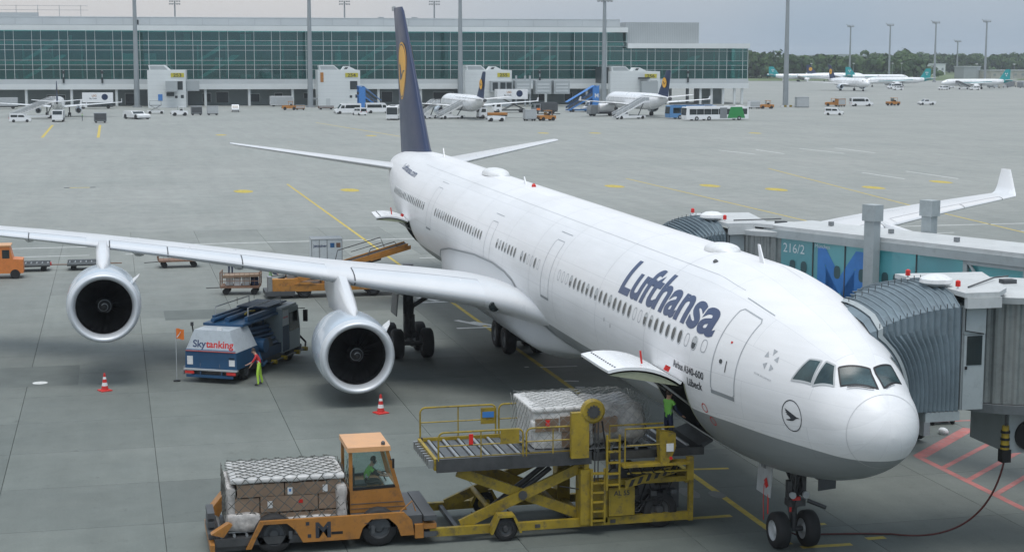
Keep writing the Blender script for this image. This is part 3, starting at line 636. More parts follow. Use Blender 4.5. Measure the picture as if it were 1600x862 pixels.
        st = MB(); a = R(38); d = Vector((0, -math.cos(a)*sg, math.sin(a))); c = Vector((es, ey*sg, ez))
        st.rings([[c+d*1.54+Vector((.5, 0, 0)), c+d*1.56+Vector((1.7, 0, 0)), c+d*1.56+Vector((1.7, 0, .05)), c+d*1.54+Vector((.5, 0, .05))], [c+d*1.85+Vector((1.15, 0, 0)), c+d*1.95+Vector((1.75, 0, 0)), c+d*1.95+Vector((1.75, 0, .03)), c+d*1.85+Vector((1.15, 0, .03))]])
        st.build('nacelle_strake', 'white_paint', eng)
    # tailplane
    rs = []
    for y, le, ch, z, t in ((.6, 65.4, 6.3, 6.95, .1), (1.6, 66.0, 5.9, 7.05, .1), (6, 69.2, 4.0, 7.62, .1), (10.9, 72.75, 2.0, 8.26, .09), (11.15, 73.1, 1.5, 8.3, .07)):
        rs.append([(le+u*ch, y*sg, z+foil(u, 1)*t*ch*.8) for u in reversed(US)]+[(le+u*ch, y*sg, z-foil(u, 1)*t*ch*.8) for u in US[1:]])
    MB().rings(rs).build('tailplane', 'wing_paint', plane, smooth=True, angle=50)
# fin
FIN = ((7.7, 61.3, 10.6, .105), (8.4, 62.6, 9.5, .10), (12.5, 66.55, 6.3, .10), (16.9, 70.75, 3.65, .09), (17.2, 71.2, 3.2, .05))
F_LE = hermite([q[0] for q in FIN], [q[1] for q in FIN]); F_CH = hermite([q[0] for q in FIN], [q[2] for q in FIN])
rs = []
for z, le, ch, t in FIN: rs.append([(le+u*ch, foil(u, 1)*t*ch, z) for u in reversed(US)]+[(le+u*ch, -foil(u, 1)*t*ch, z) for u in US[1:]])
fin = MB().rings(rs).build('fin', 'lh_blue', plane, smooth=True, angle=50)
def fin_pt(x, z, sg, off):
    le, ch = F_LE(z), F_CH(z); u = min(max((x-le)/ch, 0), 1); return (x, sg*(foil(u, 1)*.1*ch+off), z)
for sg in (1, -1):
    cx, cz, r0 = 70.1, 13.05, 1.85; dm = MB()
    for k, (ra, rb) in enumerate(((0, .5), (.5, 1), (1, 1.5), (1.5, r0))):
        dm.rings([[fin_pt(cx+r_*math.cos(t), cz+r_*math.sin(t), sg, .012) for t in [2*math.pi*i/40 for i in range(40)]] for r_ in (max(ra, .001), rb)], cap=False)
    dm.build('tail_disc', 'lh_yellow', fin)
    em = MB(); em.rings([[fin_pt(cx+r_*math.cos(t), cz+r_*math.sin(t), sg, .02) for t in [2*math.pi*i/40 for i in range(40)]] for r_ in (1.66, 1.74)], cap=False)
    bm = bmesh.new(); bm.faces.new([bm.verts.new((x*1.66, y*1.66, 0)) for x, y in CRANE[0]]); bmesh.ops.triangulate(bm, faces=bm.faces); slice_bm(bm, .3, 0)
    q = bm_out(bm, lambda x, y: fin_pt(cx-x*sg, cz+y, sg, .02)); em.add(q.v, q.f); em.build('tail_emblem', 'lh_blue', fin)
hb = MB(); hb.box(74.1, -.06, 17.0, 74.9, .06, 17.3); hb.build('tail_lamp', 'light_grey', fin)
# domes, aerials, beacon
for s, a, b, h in ((44.3, 3.0, .6, .36), (12.7, 1.55, .52, .26)):
    d = MB(); rs = []
    for k in range(9):
        t = -1+2*k/8*.999+.0005; w = math.sqrt(1-abs(t)**2.6); rs.append([(s+a*t*.5, b*w*math.cos(q), ZC(s)+2.78+h*w*max(0, math.sin(q))**.75) for q in np.linspace(0, math.pi, 11)])
    d.rings(rs, closed=False).build('antenna_dome', 'offwhite', plane, smooth=True)
an = MB(); an.prism([(9.2, 7.85), (9.55, 7.85), (9.75, 8.4), (9.62, 8.4)], -.02, .02).split('blade_antenna', 'white_paint', plane)
an = MB(); an.prism([(38.0, 8.05), (38.3, 8.05), (38.45, 8.4), (38.35, 8.4)], -.02, .02).prism([(57.3, 8.2), (57.6, 8.2), (57.75, 8.7), (57.65, 8.7)], -.02, .02).split('blade_antenna', 'white_paint', plane)
MB().lathe([(0, .1), (.08, .1), (.16, .05)], (36.6, 0, ZC(36.6)+2.81), 'z', 10).build('beacon', 'lamp_red', plane)
MB().lathe([(0, .07), (.04, .09), (.1, .03)], (10.9, .9, ZC(10.9)+2.66), 'z', 10).build('beacon', 'dark_grey', plane)
ll = MB(); q = wpt(3.75, .012, -1); ll.lathe([(-.03, .02), (-.02, .2), (.1, .22)], (q[0]-.1, 3.75, q[2]-.02), 'x', 16).build('landing_light', 'window_dark', plane)
# landing gear
def wheel(c, r, w, parent, hub='light_grey', name='tyre', ax='y', off=None):
    t = MB().lathe([(-w/2, r*.56), (-w/2, r*.86), (-w*.38, r*.97), (-w*.1, r), (w*.1, r), (w*.38, r*.97), (w/2, r*.86), (w/2, r*.56)], c, ax, 28, cap=False).build(name, 'rubber', parent, smooth=True, angle=50, loc=off)
    h = MB().lathe([(-w*.42, .05), (-w*.42, r*.2), (-w*.25, r*.3), (-w*.3, r*.5), (-w/2+.003, r*.57), (w/2-.003, r*.57), (w*.3, r*.5), (w*.25, r*.3), (w*.42, r*.2), (w*.42, .05)], c, ax, 20).build('rim', hub, parent, smooth=True, angle=40, loc=off)
    return t
ng = MB(); ng.cyl((6.67, 0, .5), (6.67, 0, 1.5), .09).cyl((6.67, 0, 1.2), (6.6, 0, 2.5), .15).cyl((6.67, -.42, .53), (6.67, .42, .53), .07).cyl((6.6, 0, 1.7), (7.6, 0, 2.4), .06)
ng.cyl((6.5, .1, 1.1), (6.3, .12, 1.45), .03).cyl((6.85, 0, .75), (7.05, 0, 1.1), .04).cyl((7.05, 0, 1.1), (6.75, 0, 1.35), .04).cbox((6.6, 0, 1.35), (.35, .5, .2)).cbox((6.55, .22, 1.75), (.2, .12, .5)).cbox((6.55, -.2, 1.85), (.2, .14, .6))
ng.cyl((6.3, -.25, 1.45), (6.15, -.75, 1.25), .06).cyl((6.4, -.3, 2.2), (6.3, -.75, 1.95), .03)
for k in range(10): ng.tube([(6.5+random.uniform(-.15, .2), random.uniform(-.25, .25), 2.3), (6.45+random.uniform(-.1, .15), random.uniform(-.2, .2), 1.8), (6.6, random.uniform(-.15, .15), 1.2)], .018, 5)
ngo = ng.build('nose_gear', 'dark_steel', plane, smooth=True)
MB().cbox((6.42, .05, 1.5), (.12, .22, .1)).cbox((6.45, .2, 1.25), (.04, .05, .28)).split('tow_lever', 'red', ngo)
MB().cyl((6.67, 0, .6), (6.67, 0, 1.2), .075).build('oleo', 'steel', ngo, smooth=True)
MB().lathe([(0, .0), (0, .1), (.12, .08)], (6.28, .2, 1.62), 'x', 12).lathe([(0, .0), (0, .1), (.12, .08)], (6.28, -.2, 1.62), 'x', 12).split('taxi_lamp', 'light_grey', ngo)
for y in (.45, -.45): wheel((6.67, y, .53), .53, .4, ngo)
nd = MB().cbox((7.35, .62, 2.05), (1.0, .03, 1.25), rotm(.06)).build('gear_door', 'light_grey', ngo)
flat_text('HF', .34, (7.55, .66, 2.2), (-1, 0, 0), (0, 0, 1), 'registration_letters', 'text_dark', nd, bold=.008)
MB().cbox((7.15, .665, 1.8), (.2, .012, .26), rotm(0, .6)).build('warning_flag', 'red', nd)
MB().tube([(7.3, .66, 1.75), (7.3, .68, 1.2), (7.2, .7, .7)], .012, 5).tube([(7.0, .66, 1.5), (6.9, .7, .95)], .02, 5).split('warning_ribbon', 'red', nd)
MB().cbox((6.05, -.72, 2.05), (.03, .62, .5), rotm(0, 0, .25)).build('gear_door', 'dark_grey', ngo)
MB().cyl((6.35, -.3, 2.35), (6.1, -.55, 2.1), .025).build('door_link', 'dark_steel', ngo)
def bogie(y, z_top, brace, name):
    b = MB(); b.cyl((39.56, y, .75), (39.56, y, z_top), .24, .26, 16).cyl((38.5, y, .7), (40.6, y, .7), .15).cyl((38.57, y-.75, .7), (38.57, y+.75, .7), .1).cyl((40.55, y-.75, .7), (40.55, y+.75, .7), .1)
    b.cyl((39.3, y, 1.0), (38.95, y, 1.7), .07).cyl((38.95, y, 1.7), (39.35, y, 2.3), .07).cbox((39.35, y, 1.5), (.3, .5, .9))
    for k in range(8): b.tube([(39.3+random.uniform(-.2, .1), y+random.uniform(-.35, .35), 2.6), (39.2, y+random.uniform(-.3, .3), 1.6), (38.9, y+random.uniform(-.5, .5), .9)], .025, 5)
    if brace: b.cyl((39.5, y, 2.2), (39.3, y-math.copysign(2.5, y), 3.7), .11).cyl((39.5, y, 3.5), (41.3, y, 3.9), .1)
    o = b.build(name, 'dark_steel', plane, smooth=True)
    for x in (38.57, 40.55):
        for dy in (-.7, .7): wheel((x, y+dy, .7), .7, .5, o, 'mid_grey')
    return o
for sg in (1, -1):
    g_ = bogie(5.34*sg, 4.3, True, 'main_gear')
    MB().cbox((39.5, (5.34+.62)*sg, 2.9), (1.5, .05, 1.9), rotm(.08*sg)).build('gear_door', 'mid_grey', g_)
bogie(0, 2.4, False, 'body_gear')
# ---------------------------------------------------------------- terminal pier across the apron
TA, TRZ = Vector((450.66, 49.10, 0)), math.atan2(-.99716, -.07532)
TU, TV = Vector((-.07532, -.99716, 0)), Vector((-.99716, .07532, 0))     # along the facade, out towards the apron
def tw(u, d, z=0): return TA+TU*u+TV*d+Vector((0, 0, z))
M('t_white', (.66, .69, .69), .5, var=.05, scale=.08, dirt=.12, dirtc=(.35, .36, .35))
M('t_band', (.50, .53, .54), .5, var=.06, scale=.1)
M('t_grey', (.36, .39, .40), .55, var=.08, scale=.1)
M('t_wall', (.24, .28, .28), .6, var=.15, scale=.15)
M('t_inside', (.22, .29, .29), .7, var=.25, scale=.12)
M('t_floor', (.62, .70, .68), .6, var=.15, scale=.2)
M('t_dark', (.025, .035, .038), .4, var=.3, scale=.3)
M('mullion', (.52, .57, .57), .4, var=.05)
M('sign_yellow', (.50, .44, .035), .5, var=.05)
M('mast_steel', (.30, .33, .345), .5, metal=.3, var=.08, scale=.3)
filmglass('facade_glass', (.30, .72, .69), (.04, .17, .165), .13)
term = empty('terminal_building', TA, TRZ, 'long glass-fronted terminal pier with white bands across the apron', 'terminal')
UL, UR, UM = -32, 219.3, 181.7
B = lambda *a: MB().box(*a)
B(UL, -.9, 21.45, UM, 3, 22.85).build('fascia', 't_white', term)
B(UL, -.6, 22.86, UM, 24, 23.1).build('roof', 't_grey', term)
B(UL, 5.5, 23.11, UM-1, 6, 25.3).build('parapet', 't_band', term)
for k in range(28): B(UL+6+7.5*k, 5.44, 23.2, UL+6.08+7.5*k, 5.5, 25.0).build('parapet_joint', 't_grey', term)
B(UL, 5.4, 25.31, UM-1, 6.1, 25.45).build('parapet_cap', 't_white', term)
B(UM+.02, 2, 16.72, UR-14.9, 22, 24.5).build('plant_room', 't_grey', term)
for k in range(40): B(UM+.3+.555*k, 1.93, 18.2, UM+.36+.555*k, 1.99, 24.4).build('cladding_rib', 't_band', term)
B(UM+.01, -.9, 16.75, UR+.4, 1.9, 18.2).build('fascia', 't_white', term)
B(UR-14.8, 1.91, 16.75, UR+.4, 22, 18.0).build('roof', 't_grey', term)
B(UL, -.5, 4.75, UR+.3, 1.2, 6.25).build('lower_band', 't_white', term)
B(UL, -.35, 6.26, UR+.2, 1.2, 7.66).build('sill_band', 't_band', term)
B(UL, 1.25, 4.8, UR, 22, 7.6).build('first_floor', 't_inside', term)
B(UL, 7, 0, 197.5, 7.4, 4.79).build('ground_wall', 't_wall', term)
B(197.2, 7.41, 0, 197.5, 20, 4.79).build('ground_wall', 't_wall', term)
for u in [7.0+12.5*k for k in range(-2, 16) if k not in (3, 7, 10, 14)]+[204.7, 208.2, 211.8, 215.4, 217.8]:
    MB().cyl((u, .4, 0), (u, .4, 4.75), .42, .42, 10).build('column', 't_white', term, smooth=True)
for u in (203, 206.5, 210, 214): MB().cyl((u, 9, 0), (u, 9, 4.75), .5, .5, 10).build('column', 't_grey', term, smooth=True)
B(206.5, 6, 0, 213, 14, 4.7).build('stair_core', 't_wall', term)
for u, w, z0, z1 in ((12, 5, .6, 3), (34, 2.6, .2, 3.4), (56, 2.4, 1, 3.4), (60, 3.5, .8, 3.8), (69.5, 3, 1, 3.2), (77, 2.2, 2.2, 3.4), (85.5, 2.2, 2, 3.4), (108.5, 3.2, .8, 3.8), (117, 3, 1, 3.6), (124, 6, .5, 3.6), (156, 2.4, 1, 3.4), (164, 2.4, 1, 3.4), (190, 7, .3, 4.4)):
    o = B(u, 6.9, z0, u+w, 6.99, z1).build('service_door', 't_dark', term)
    for q in (B(u-.12, 6.86, z0-.1, u, 7, z1+.15), B(u+w, 6.86, z0-.1, u+w+.12, 7, z1+.15), B(u, 6.86, z1, u+w, 7, z1+.15)): q.build('door_frame', 't_white', o)
# glazing
ROWZ = [7.70, 10.37, 13.03, 15.91, 18.65, 21.44]
cols = []; u = 1.96-7.53*4
while u < UR:
    cols += [(u, u+2.46), (u+2.46, u+7.45)]; u += 7.45
cols = [(a, min(b, UR)) for a, b in cols if a < UR-1]
for a, b in cols:
    top = ROWZ if b < UM+.5 else ROWZ[:4]
    if b >= UM+.5: top = ROWZ[:3]+[16.72]
    for z0, z1 in zip(top, top[1:]):
        B(a+.05, .02, z0+.05, b-.05, .06, z1-.05).build('pane', 'facade_glass', term)
    zt = 21.44 if b < UM+.5 else 16.74
    B(a-.06, -.12, 7.67, a+.06, .12, zt).build('mullion', 'mullion', term)
for z in ROWZ[1:5]+[11.68, 17.31]: B(UL, -.09, z-.045, UM if z > 16 else UR, .1, z+.045).build('transom', 'mullion', term)
B(UR-.05, -.1, 7.67, UR+.1, .12, 16.74).build('mullion', 'mullion', term)
for k in range(5):
    B(UR+.0, .13+4.3*k, 7.7, UR+.04, .13+4.2*(k+1), 16.7).build('pane', 'facade_glass', term)
    B(UR-.05, .13+4.2+4.3*k, 7.67, UR+.1, .13+4.3*(k+1), 16.74).build('mullion', 'mullion', term)
B(UL, 1.6, 11.9, UR-.5, 15, 12.75).build('floor_slab', 't_floor', term)
B(UL, 1.6, 17.5, UM-.5, 15, 18.4).build('floor_slab', 't_floor', term)
B(UL, 15.01, 7.7, UM-.5, 15.4, 21.4).build('back_wall', 't_inside', term)
B(UM-.4, 15.01, 7.7, UR-.5, 15.4, 16.7).build('back_wall', 't_inside', term)
B(UM-.3, .3, 16.76, UM-.05, 15, 21.4).build('end_wall', 't_inside', term)
for k, u in enumerate((5.0, 53.8, 100.5, 147.5, 192)):
    for z, du in ((8.0, 1), (12.4, 0)):
        if k == 4 and z > 9: continue
        m = MB(); m.prism([(u+du, z), (u+du+.9, z-.3), (u+du+11.2, z+5.6), (u+du+12.3, z+6.6), (u+du+10, z+6.5)], 2.4, 3.8); m.build('escalator', 't_floor', term)
random.seed(3)
for k in range(46):
    u = random.uniform(UL, UM-4); z = random.choice((7.72, 12.77, 18.42)); w = random.uniform(.8, 3.5)
    B(u, random.uniform(3, 12), z, u+w, 13, z+random.uniform(1, 2.6)).build('interior_block', random.choice(('t_floor', 't_inside', 't_wall', 't_white')), term)
for k in range(30):
    u = UL+5+8.2*k
    if u < UR-5: MB().cyl((u, 7, 7.71), (u, 7, 11.88), .3, .3, 8).build('inner_column', 't_floor', term); MB().cyl((u, 7, 12.76), (u, 7, 17.48 if u < UM else 16.7), .3, .3, 8).build('inner_column', 't_floor', term)
for u in (17.5, 28.2, 155.0, 200.5):
    o = B(u-.25, -.75, 6.6, u+.25, -.36, 8.2).build('camera_unit', 't_dark', term); B(u-.12, -.66, 8.21, u+.12, -.42, 10.2).build('unit_post', 't_grey', o); B(u-.4, -.7, 9.2, u+.4, -.67, 10.0).build('unit_face', 't_dark', o)
# gate towers
def gate(no, u0, u1, top, sign_u, label):
    t = empty('gate_tower', tw(u0, 16), TRZ, label, 'gate tower', 'gate towers along the terminal'); w = u1-u0
    B(0, 0, 0, w, 15.2, top).build('wall', 't_white', t)
    for k in range(9): B(.02, -.02, .9+k*1.03, w-.02, -.004, .93+k*1.03).build('cladding_joint', 't_band', t)
    s = B(sign_u, -.12, top-1.9, sign_u+3.6, -.03, top-.75).build('sign', 'sign_yellow', t, label='yellow number sign reading '+no)
    flat_text(no, 1.25, (sign_u+1.8, -.14, top-1.77), (1, 0, 0), (0, 0, 1), 'sign_number', 'text_dark', s, bold=.02, align='CENTER', narrow=1.25)
    m = MB(); m.prism([(.6, top+.01), (.3, top+1.4), (4.6, top+1.4), (6.2, top+.01)], .4, 9).build('skylight', 't_white', t)
    MB().add([(.9, .39, top+.15), (.7, .39, top+1.2), (4.5, .39, top+1.2), (5.6, .39, top+.15)], [(0, 1, 2, 3)]).build('skylight_face', 't_grey', t)
    if w > 11:
        m = MB(); m.prism([(6.6, top+.01), (7.4, top+1.1), (8.9, top+1.1), (11.0, top+.01)], .4, 5).build('roof_hood', 't_white', t)
        MB().add([(7.35, .39, top+.3), (7.75, .39, top+.85), (8.6, .39, top+.85), (8.2, .39, top+.3)], [(0, 1, 2, 3)]).build('hood_window', 't_dark', t)
    for a, z, q, h in ((w-2.9, 4.9, 2.1, 2.4), (w-3, 2.6, .7, .7), (w-1.4, 2.6, .8, .9)):
        o = B(a, -.05, z, a+q, -.021, z+h).build('window', 't_dark', t); 
        if q > 1: [x.build('window_frame', 't_white', o) for x in (B(a-.2, -.1, z-.2, a, -.02, z+h+.2), B(a+q, -.1, z-.2, a+q+.2, -.02, z+h+.2), B(a, -.1, z+h, a+q, -.02, z+h+.2), B(a, -.1, z-.2, a+q, -.02, z))]
    return t
g1 = gate('253', 41.6, 52.0, 10.3, 6.4, 'white gate tower with sign 253, a grey bridge stub and a blue board')
B(5, -2.6, 4.5, 8.2, -.03, 7.4).build('bridge_stub', 't_grey', g1); B(10.45, 2, 4.6, 14, 5, 7.4).build('bridge_stub', 't_grey', g1)
B(5.1, -.5, 3.2, 7.2, -.03, 4.2).build('window', 't_dark', g1)
B(2.8, -.08, 1.9, 4.0, -.03, 3.7).build('blue_board', 'screen_blue', g1)
g2 = gate('254', 88.6, 100.5, 10.3, 7.7, 'white gate tower with sign 254 and an orange board on its side')
B(.7, -.08, 7.0, 1.6, -.03, 9.7).build('orange_board', 'orange', g2); B(2.2, -.06, 0, 3.4, -.025, 2.4).build('door', 't_band', g2)
B(-2.4, 3, 2, -.02, 5, 2.5).build('vent_arm', 't_grey', g2)
g3 = gate('255', 130.5, 144.0, 10.3, 9.3, 'white gate tower with sign 255, joined to a row of grey bridge sections')
B(7.0, -3.5, 4.2, 13.2, -.04, 7.3).build('bridge_head', 't_grey', g3)
for a in (7.4, 9.6, 11.4): B(a, -3.56, 4.6, a+1.5, -3.51, 6.9).build('bridge_window', 't_dark', g3)
for a in (14.1, 20, 25.4):
    o = B(a, -2.5, 3.6, a+4.6, 2, 7.4).build('bridge_section', 't_grey', g3)
    for z in (4.2, 5.1, 6.0): B(a+.5, -2.56, z, a+4.1, -2.51, z+.6).build('bridge_panel', 't_band', o)
for a in (14.6, 17.2, 18.6): MB().cyl((a, -1, 0), (a, -1, 8.8), .3, .3, 8).build('bridge_post', 't_grey', g3)
g4 = gate('256', 173.0, 187.8, 10.0, 10.2, 'white gate tower with sign 256 and a dark glass link')
B(-1.6, 3, 6.5, -.02, 13, 11.2).build('link_glass', 't_dark', g4); B(-1.7, 2.6, 4.8, -.02, 13, 6.45).build('link_wall', 't_white', g4)
B(8.8, -2.8, 3.6, 13.5, -.04, 7.2).build('bridge_stub', 't_grey', g4); B(8.2, -1.2, 7.9, 11.5, -.04, 8.3).build('canopy', 't_dark', g4)
# things on the terminal roof
random.seed(11)
rf = empty('scaffold', tw(-14, -9, 25.5), TRZ, 'scaffold frame with boards on the terminal roof', 'scaffold')
for k in range(7): MB().cyl((k*6, 0, -2.4), (k*6, 0, 3.2), .07, .07, 5).build('pole', 'mast_steel', rf)
B(-2, -.3, .0, 24, 1.5, 1.1).build('board', 't_band', rf); B(20.5, -.4, -.7, 25.5, 1.5, -.05).build('block', 't_dark', rf)
for z in (1.8, 3): B(-2, -.05, z, 38, .05, z+.08).build('rail', 'mast_steel', rf)
for i, (u, d, z) in enumerate(((37, -2, 23.1), (118, -10, 23.1), (108, -10, 23.1))):
    o = empty('roof_unit', tw(u, d, z), TRZ, ('dark ventilation box on the roof edge behind a light mast', 'small vent box on the terminal roof near the tall blue tail', 'low vent pair on the terminal roof')[i], 'vent')
    B(0, 0, 0, 1.6, 1.2, 2.6 if i else 1.4).build('housing', 't_dark' if i == 0 else 't_grey', o); B(-.1, -.1, 2.61 if i else 1.41, 1.7, 1.3, 2.75 if i else 1.5).build('cap', 't_band', o)
# ---------------------------------------------------------------- light masts
def mast(x, y, h, r, label, group, head=True, rz=0, lean=False):
    o = empty('light_mast', (x, y, 0), rz, label, 'light mast', group)
    MB().cyl((0, 0, .25), (0, 0, h), r, r*.55, 14).build('pole', 'mast_steel', o, smooth=True)
    MB().cyl((0, 0, 0), (0, 0, .5), r*1.7, r*1.5, 10).build('base', 'mid_grey', o)
    hd = MB().box(-.15, -2.2, h-.9, .15, 2.2, h-.65).box(-.15, -2.0, h+.2, .15, 2.0, h+.4).build('lamp_frame', 'mast_steel', o)
    for k in range(5):
        for zz in ((-.9, .2) if not lean else (-.3,)):
            MB().cbox((-.45, -1.9+.95*k, h+zz), (.35, .6, .5), rotm(0, .5)).build('floodlight', 'mid_grey', hd)
    if lean:
        MB().cyl((0, 0, h-1.5), (-.6, 2.6, h+.4), .12).build('lamp_arm', 'mast_steel', o); MB().cyl((0, 0, h-.5), (-.6, 3.2, h+.9), .12).build('lamp_arm', 'mast_steel', o)
    return o
near = [('thick grey light mast between the round-logo catering truck and the sign 253 tower', 435.1, 11.7), ('thick grey light mast next to the tower with the orange board', 426.7, -35.7), ('thick grey light mast between the tall blue tail and the sign 255 tower', 420.6, -77.5), ('thick grey light mast whose lamp cluster shows, by the dark glass link', 414.9, -118.2), ('thick grey light mast standing free beside the grey cabinet past the terminal', 406.3, -170.3)]
for lab, x, y in near: mast(x, y, 33.5 if y > -100 or y < -150 else 30.8, .82, lab, 'light masts in front of the terminal', rz=TRZ+math.pi/2)
for x, y in ((643.4, -7.2), (627.2, -73.5), (618.7, -108.6)): mast(x, y, 36, .5, 'thin light mast rising behind the terminal roof', 'light masts behind the terminal', rz=TRZ+math.pi/2)
for (x, y), h in (((968.2, -455.4), 35), ((923.2, -461.3), 35), ((848.3, -453.0), 35), ((811.2, -464.8), 35), ((1017.4, -560.5), 26)):
    mast(x, y, h, .75, 'slim pale light mast on the far apron in front of the wood', 'light masts on the far apron', rz=TRZ+math.pi/2-.3, lean=True)
# ---------------------------------------------------------------- wood along the horizon
def leafmat(name, a, b):
    m = bpy.data.materials.new(name); m.use_nodes = True; MATS[name] = m; n = m.node_tree.nodes; l = m.node_tree.links.new; bs = n['Principled BSDF']
    g_ = n.new('ShaderNodeNewGeometry'); z = n.new('ShaderNodeTexNoise'); z.inputs['Scale'].default_value = .09; z.inputs['Detail'].default_value = 4; l(g_.outputs['Position'], z.inputs['Vector'])
    r = n.new('ShaderNodeValToRGB'); r.color_ramp.elements[0].position = .35; r.color_ramp.elements[1].position = .65; r.color_ramp.elements[0].color = (*a, 1); r.color_ramp.elements[1].color = (*b, 1)
    l(z.outputs[0], r.inputs[0]); l(r.outputs[0], bs.inputs['Base Color']); bs.inputs['Roughness'].default_value = .7; bs.inputs['Specular IOR Level'].default_value = .2
leafmat('leaves', (.028, .062, .022), (.075, .125, .04))
def wood(name, spots, label):
    rng = np.random.default_rng(5); V = []; Fc = []; o = 0
    for x, y, h, w in spots:
        nc = 11; cen = [(rng.normal(0, .27)*w, rng.normal(0, .27)*w, rng.uniform(.12, .86)*h) for _ in range(nc)]+[(0, 0, .8*h), (0, 0, .5*h), (0, 0, .2*h)]
        for cx, cy, cz in cen:
            rad = rng.uniform(.2, .34)*w
            n = 26; d = rng.normal(size=(n, 3)); d /= np.linalg.norm(d, axis=1)[:, None]; d[:, 2] = np.abs(d[:, 2])*.9-.15
            P = np.array([x+cx, y+cy, cz])+d*rad*rng.uniform(.75, 1.1, (n, 1))
            t1 = np.cross(d, rng.normal(size=(n, 3))); t1 /= np.linalg.norm(t1, axis=1)[:, None]; t2 = np.cross(d, t1); sz = rng.uniform(.6, 1.5, (n, 1))
            for a, b in ((-1, -1), (1, -.7), (.8, 1), (-.9, .8)): V.append(P+t1*sz*a+t2*sz*b)
            k = o+np.arange(n); Fc.append(np.stack([k, k+n, k+2*n, k+3*n], 1)); o += 4*n
        n = 6; tr = np.array([[x+.35*math.cos(i*math.pi/3), y+.35*math.sin(i*math.pi/3), zz] for zz in (0, .6*h) for i in range(6)]); V.append(tr)
        Fc.append(np.array([[o+i, o+(i+1) % 6, o+6+(i+1) % 6, o+6+i] for i in range(6)])); o += 12
    V = np.concatenate(V); Fc = np.concatenate(Fc)
    m = MB(); m.v = V.tolist(); m.f = Fc.tolist(); me = bpy.data.meshes.new(name); me.from_pydata(m.v, [], m.f); me.materials.append(MATS['leaves'])
    ob = bpy.data.objects.new(name, me); col.objects.link(ob); tag(ob, label, 'wood', None, 'stuff')
rng = np.random.default_rng(2); sp1 = []
d0 = Vector((1012, -370, 0)); d1 = Vector((996, -522, 0))
for k in range(150):
    t = rng.uniform(-.35, 1.0); dep = rng.uniform(0, 1)**1.3*140; p_ = d0.lerp(d1, t)+Vector((.93, -.36, 0))*dep
    sp1.append((p_.x, p_.y, rng.uniform(12, 16.5)+(5 if rng.random() < .07 else 0), rng.uniform(11, 17)))
wood('wood', sp1, 'dark green wood along the horizon behind the far parked jets')
sp2 = []; d0 = Vector((1330, -650, 0)); d1 = Vector((1282, -1010, 0))
for k in range(190):
    t = rng.uniform(0, 1.0); dep = rng.uniform(0, 1)*220; p_ = d0.lerp(d1, t)+Vector((.9, -.43, 0))*dep
    sp2.append((p_.x, p_.y, rng.uniform(13, 19)+(3 if rng.random() < .1 else 0), rng.uniform(12, 18)))
wood('wood', sp2, 'paler green wood farther off beyond the grassy field')
hl = MB(); rs = []
for i in range(60):
    y = -200-i*60; rs.append([(4300, y, 0), (4300, y, 20+9*math.sin(i*.31)+6*math.sin(i*.83+1)), (4500, y, 0)])
hl.rings(rs, closed=True).build('hills', M('hill_green', (.06, .10, .05), .9, var=.3, scale=.01), kind='structure', smooth=True)
# low far buildings and containers past the jets
M('far_beige', (.42, .41, .37), .6, var=.15, scale=.2)
for i, (x, y, w, d_, h, mt, lab) in enumerate(((985, -548, 14, 10, 8, 't_grey', 'grey flat-roofed shed at the far apron edge'), (975, -563, 40, 12, 5.5, 'far_beige', 'long low beige building behind the farthest teal-tailed jets'), (1230, -640, 30, 10, 9, 't_white', 'small white building in the grass by the wood'), (1010, -640, 26, 10, 8, 't_white', 'white box building beyond the far apron'))):
    o = empty('far_building', (x, y, 0), TRZ+.25, lab, 'building')
    B(0, 0, 0, w, d_, h).build('wall', mt, o); B(-.4, -.4, h+.01, w+.4, d_+.4, h+.5).build('roof', 't_band', o)
    if i != 0: [B(2+k*6, -.1, h*.4, 4+k*6, -.01, h*.65).build('window', 't_wall', o) for k in range(int(w/6))]
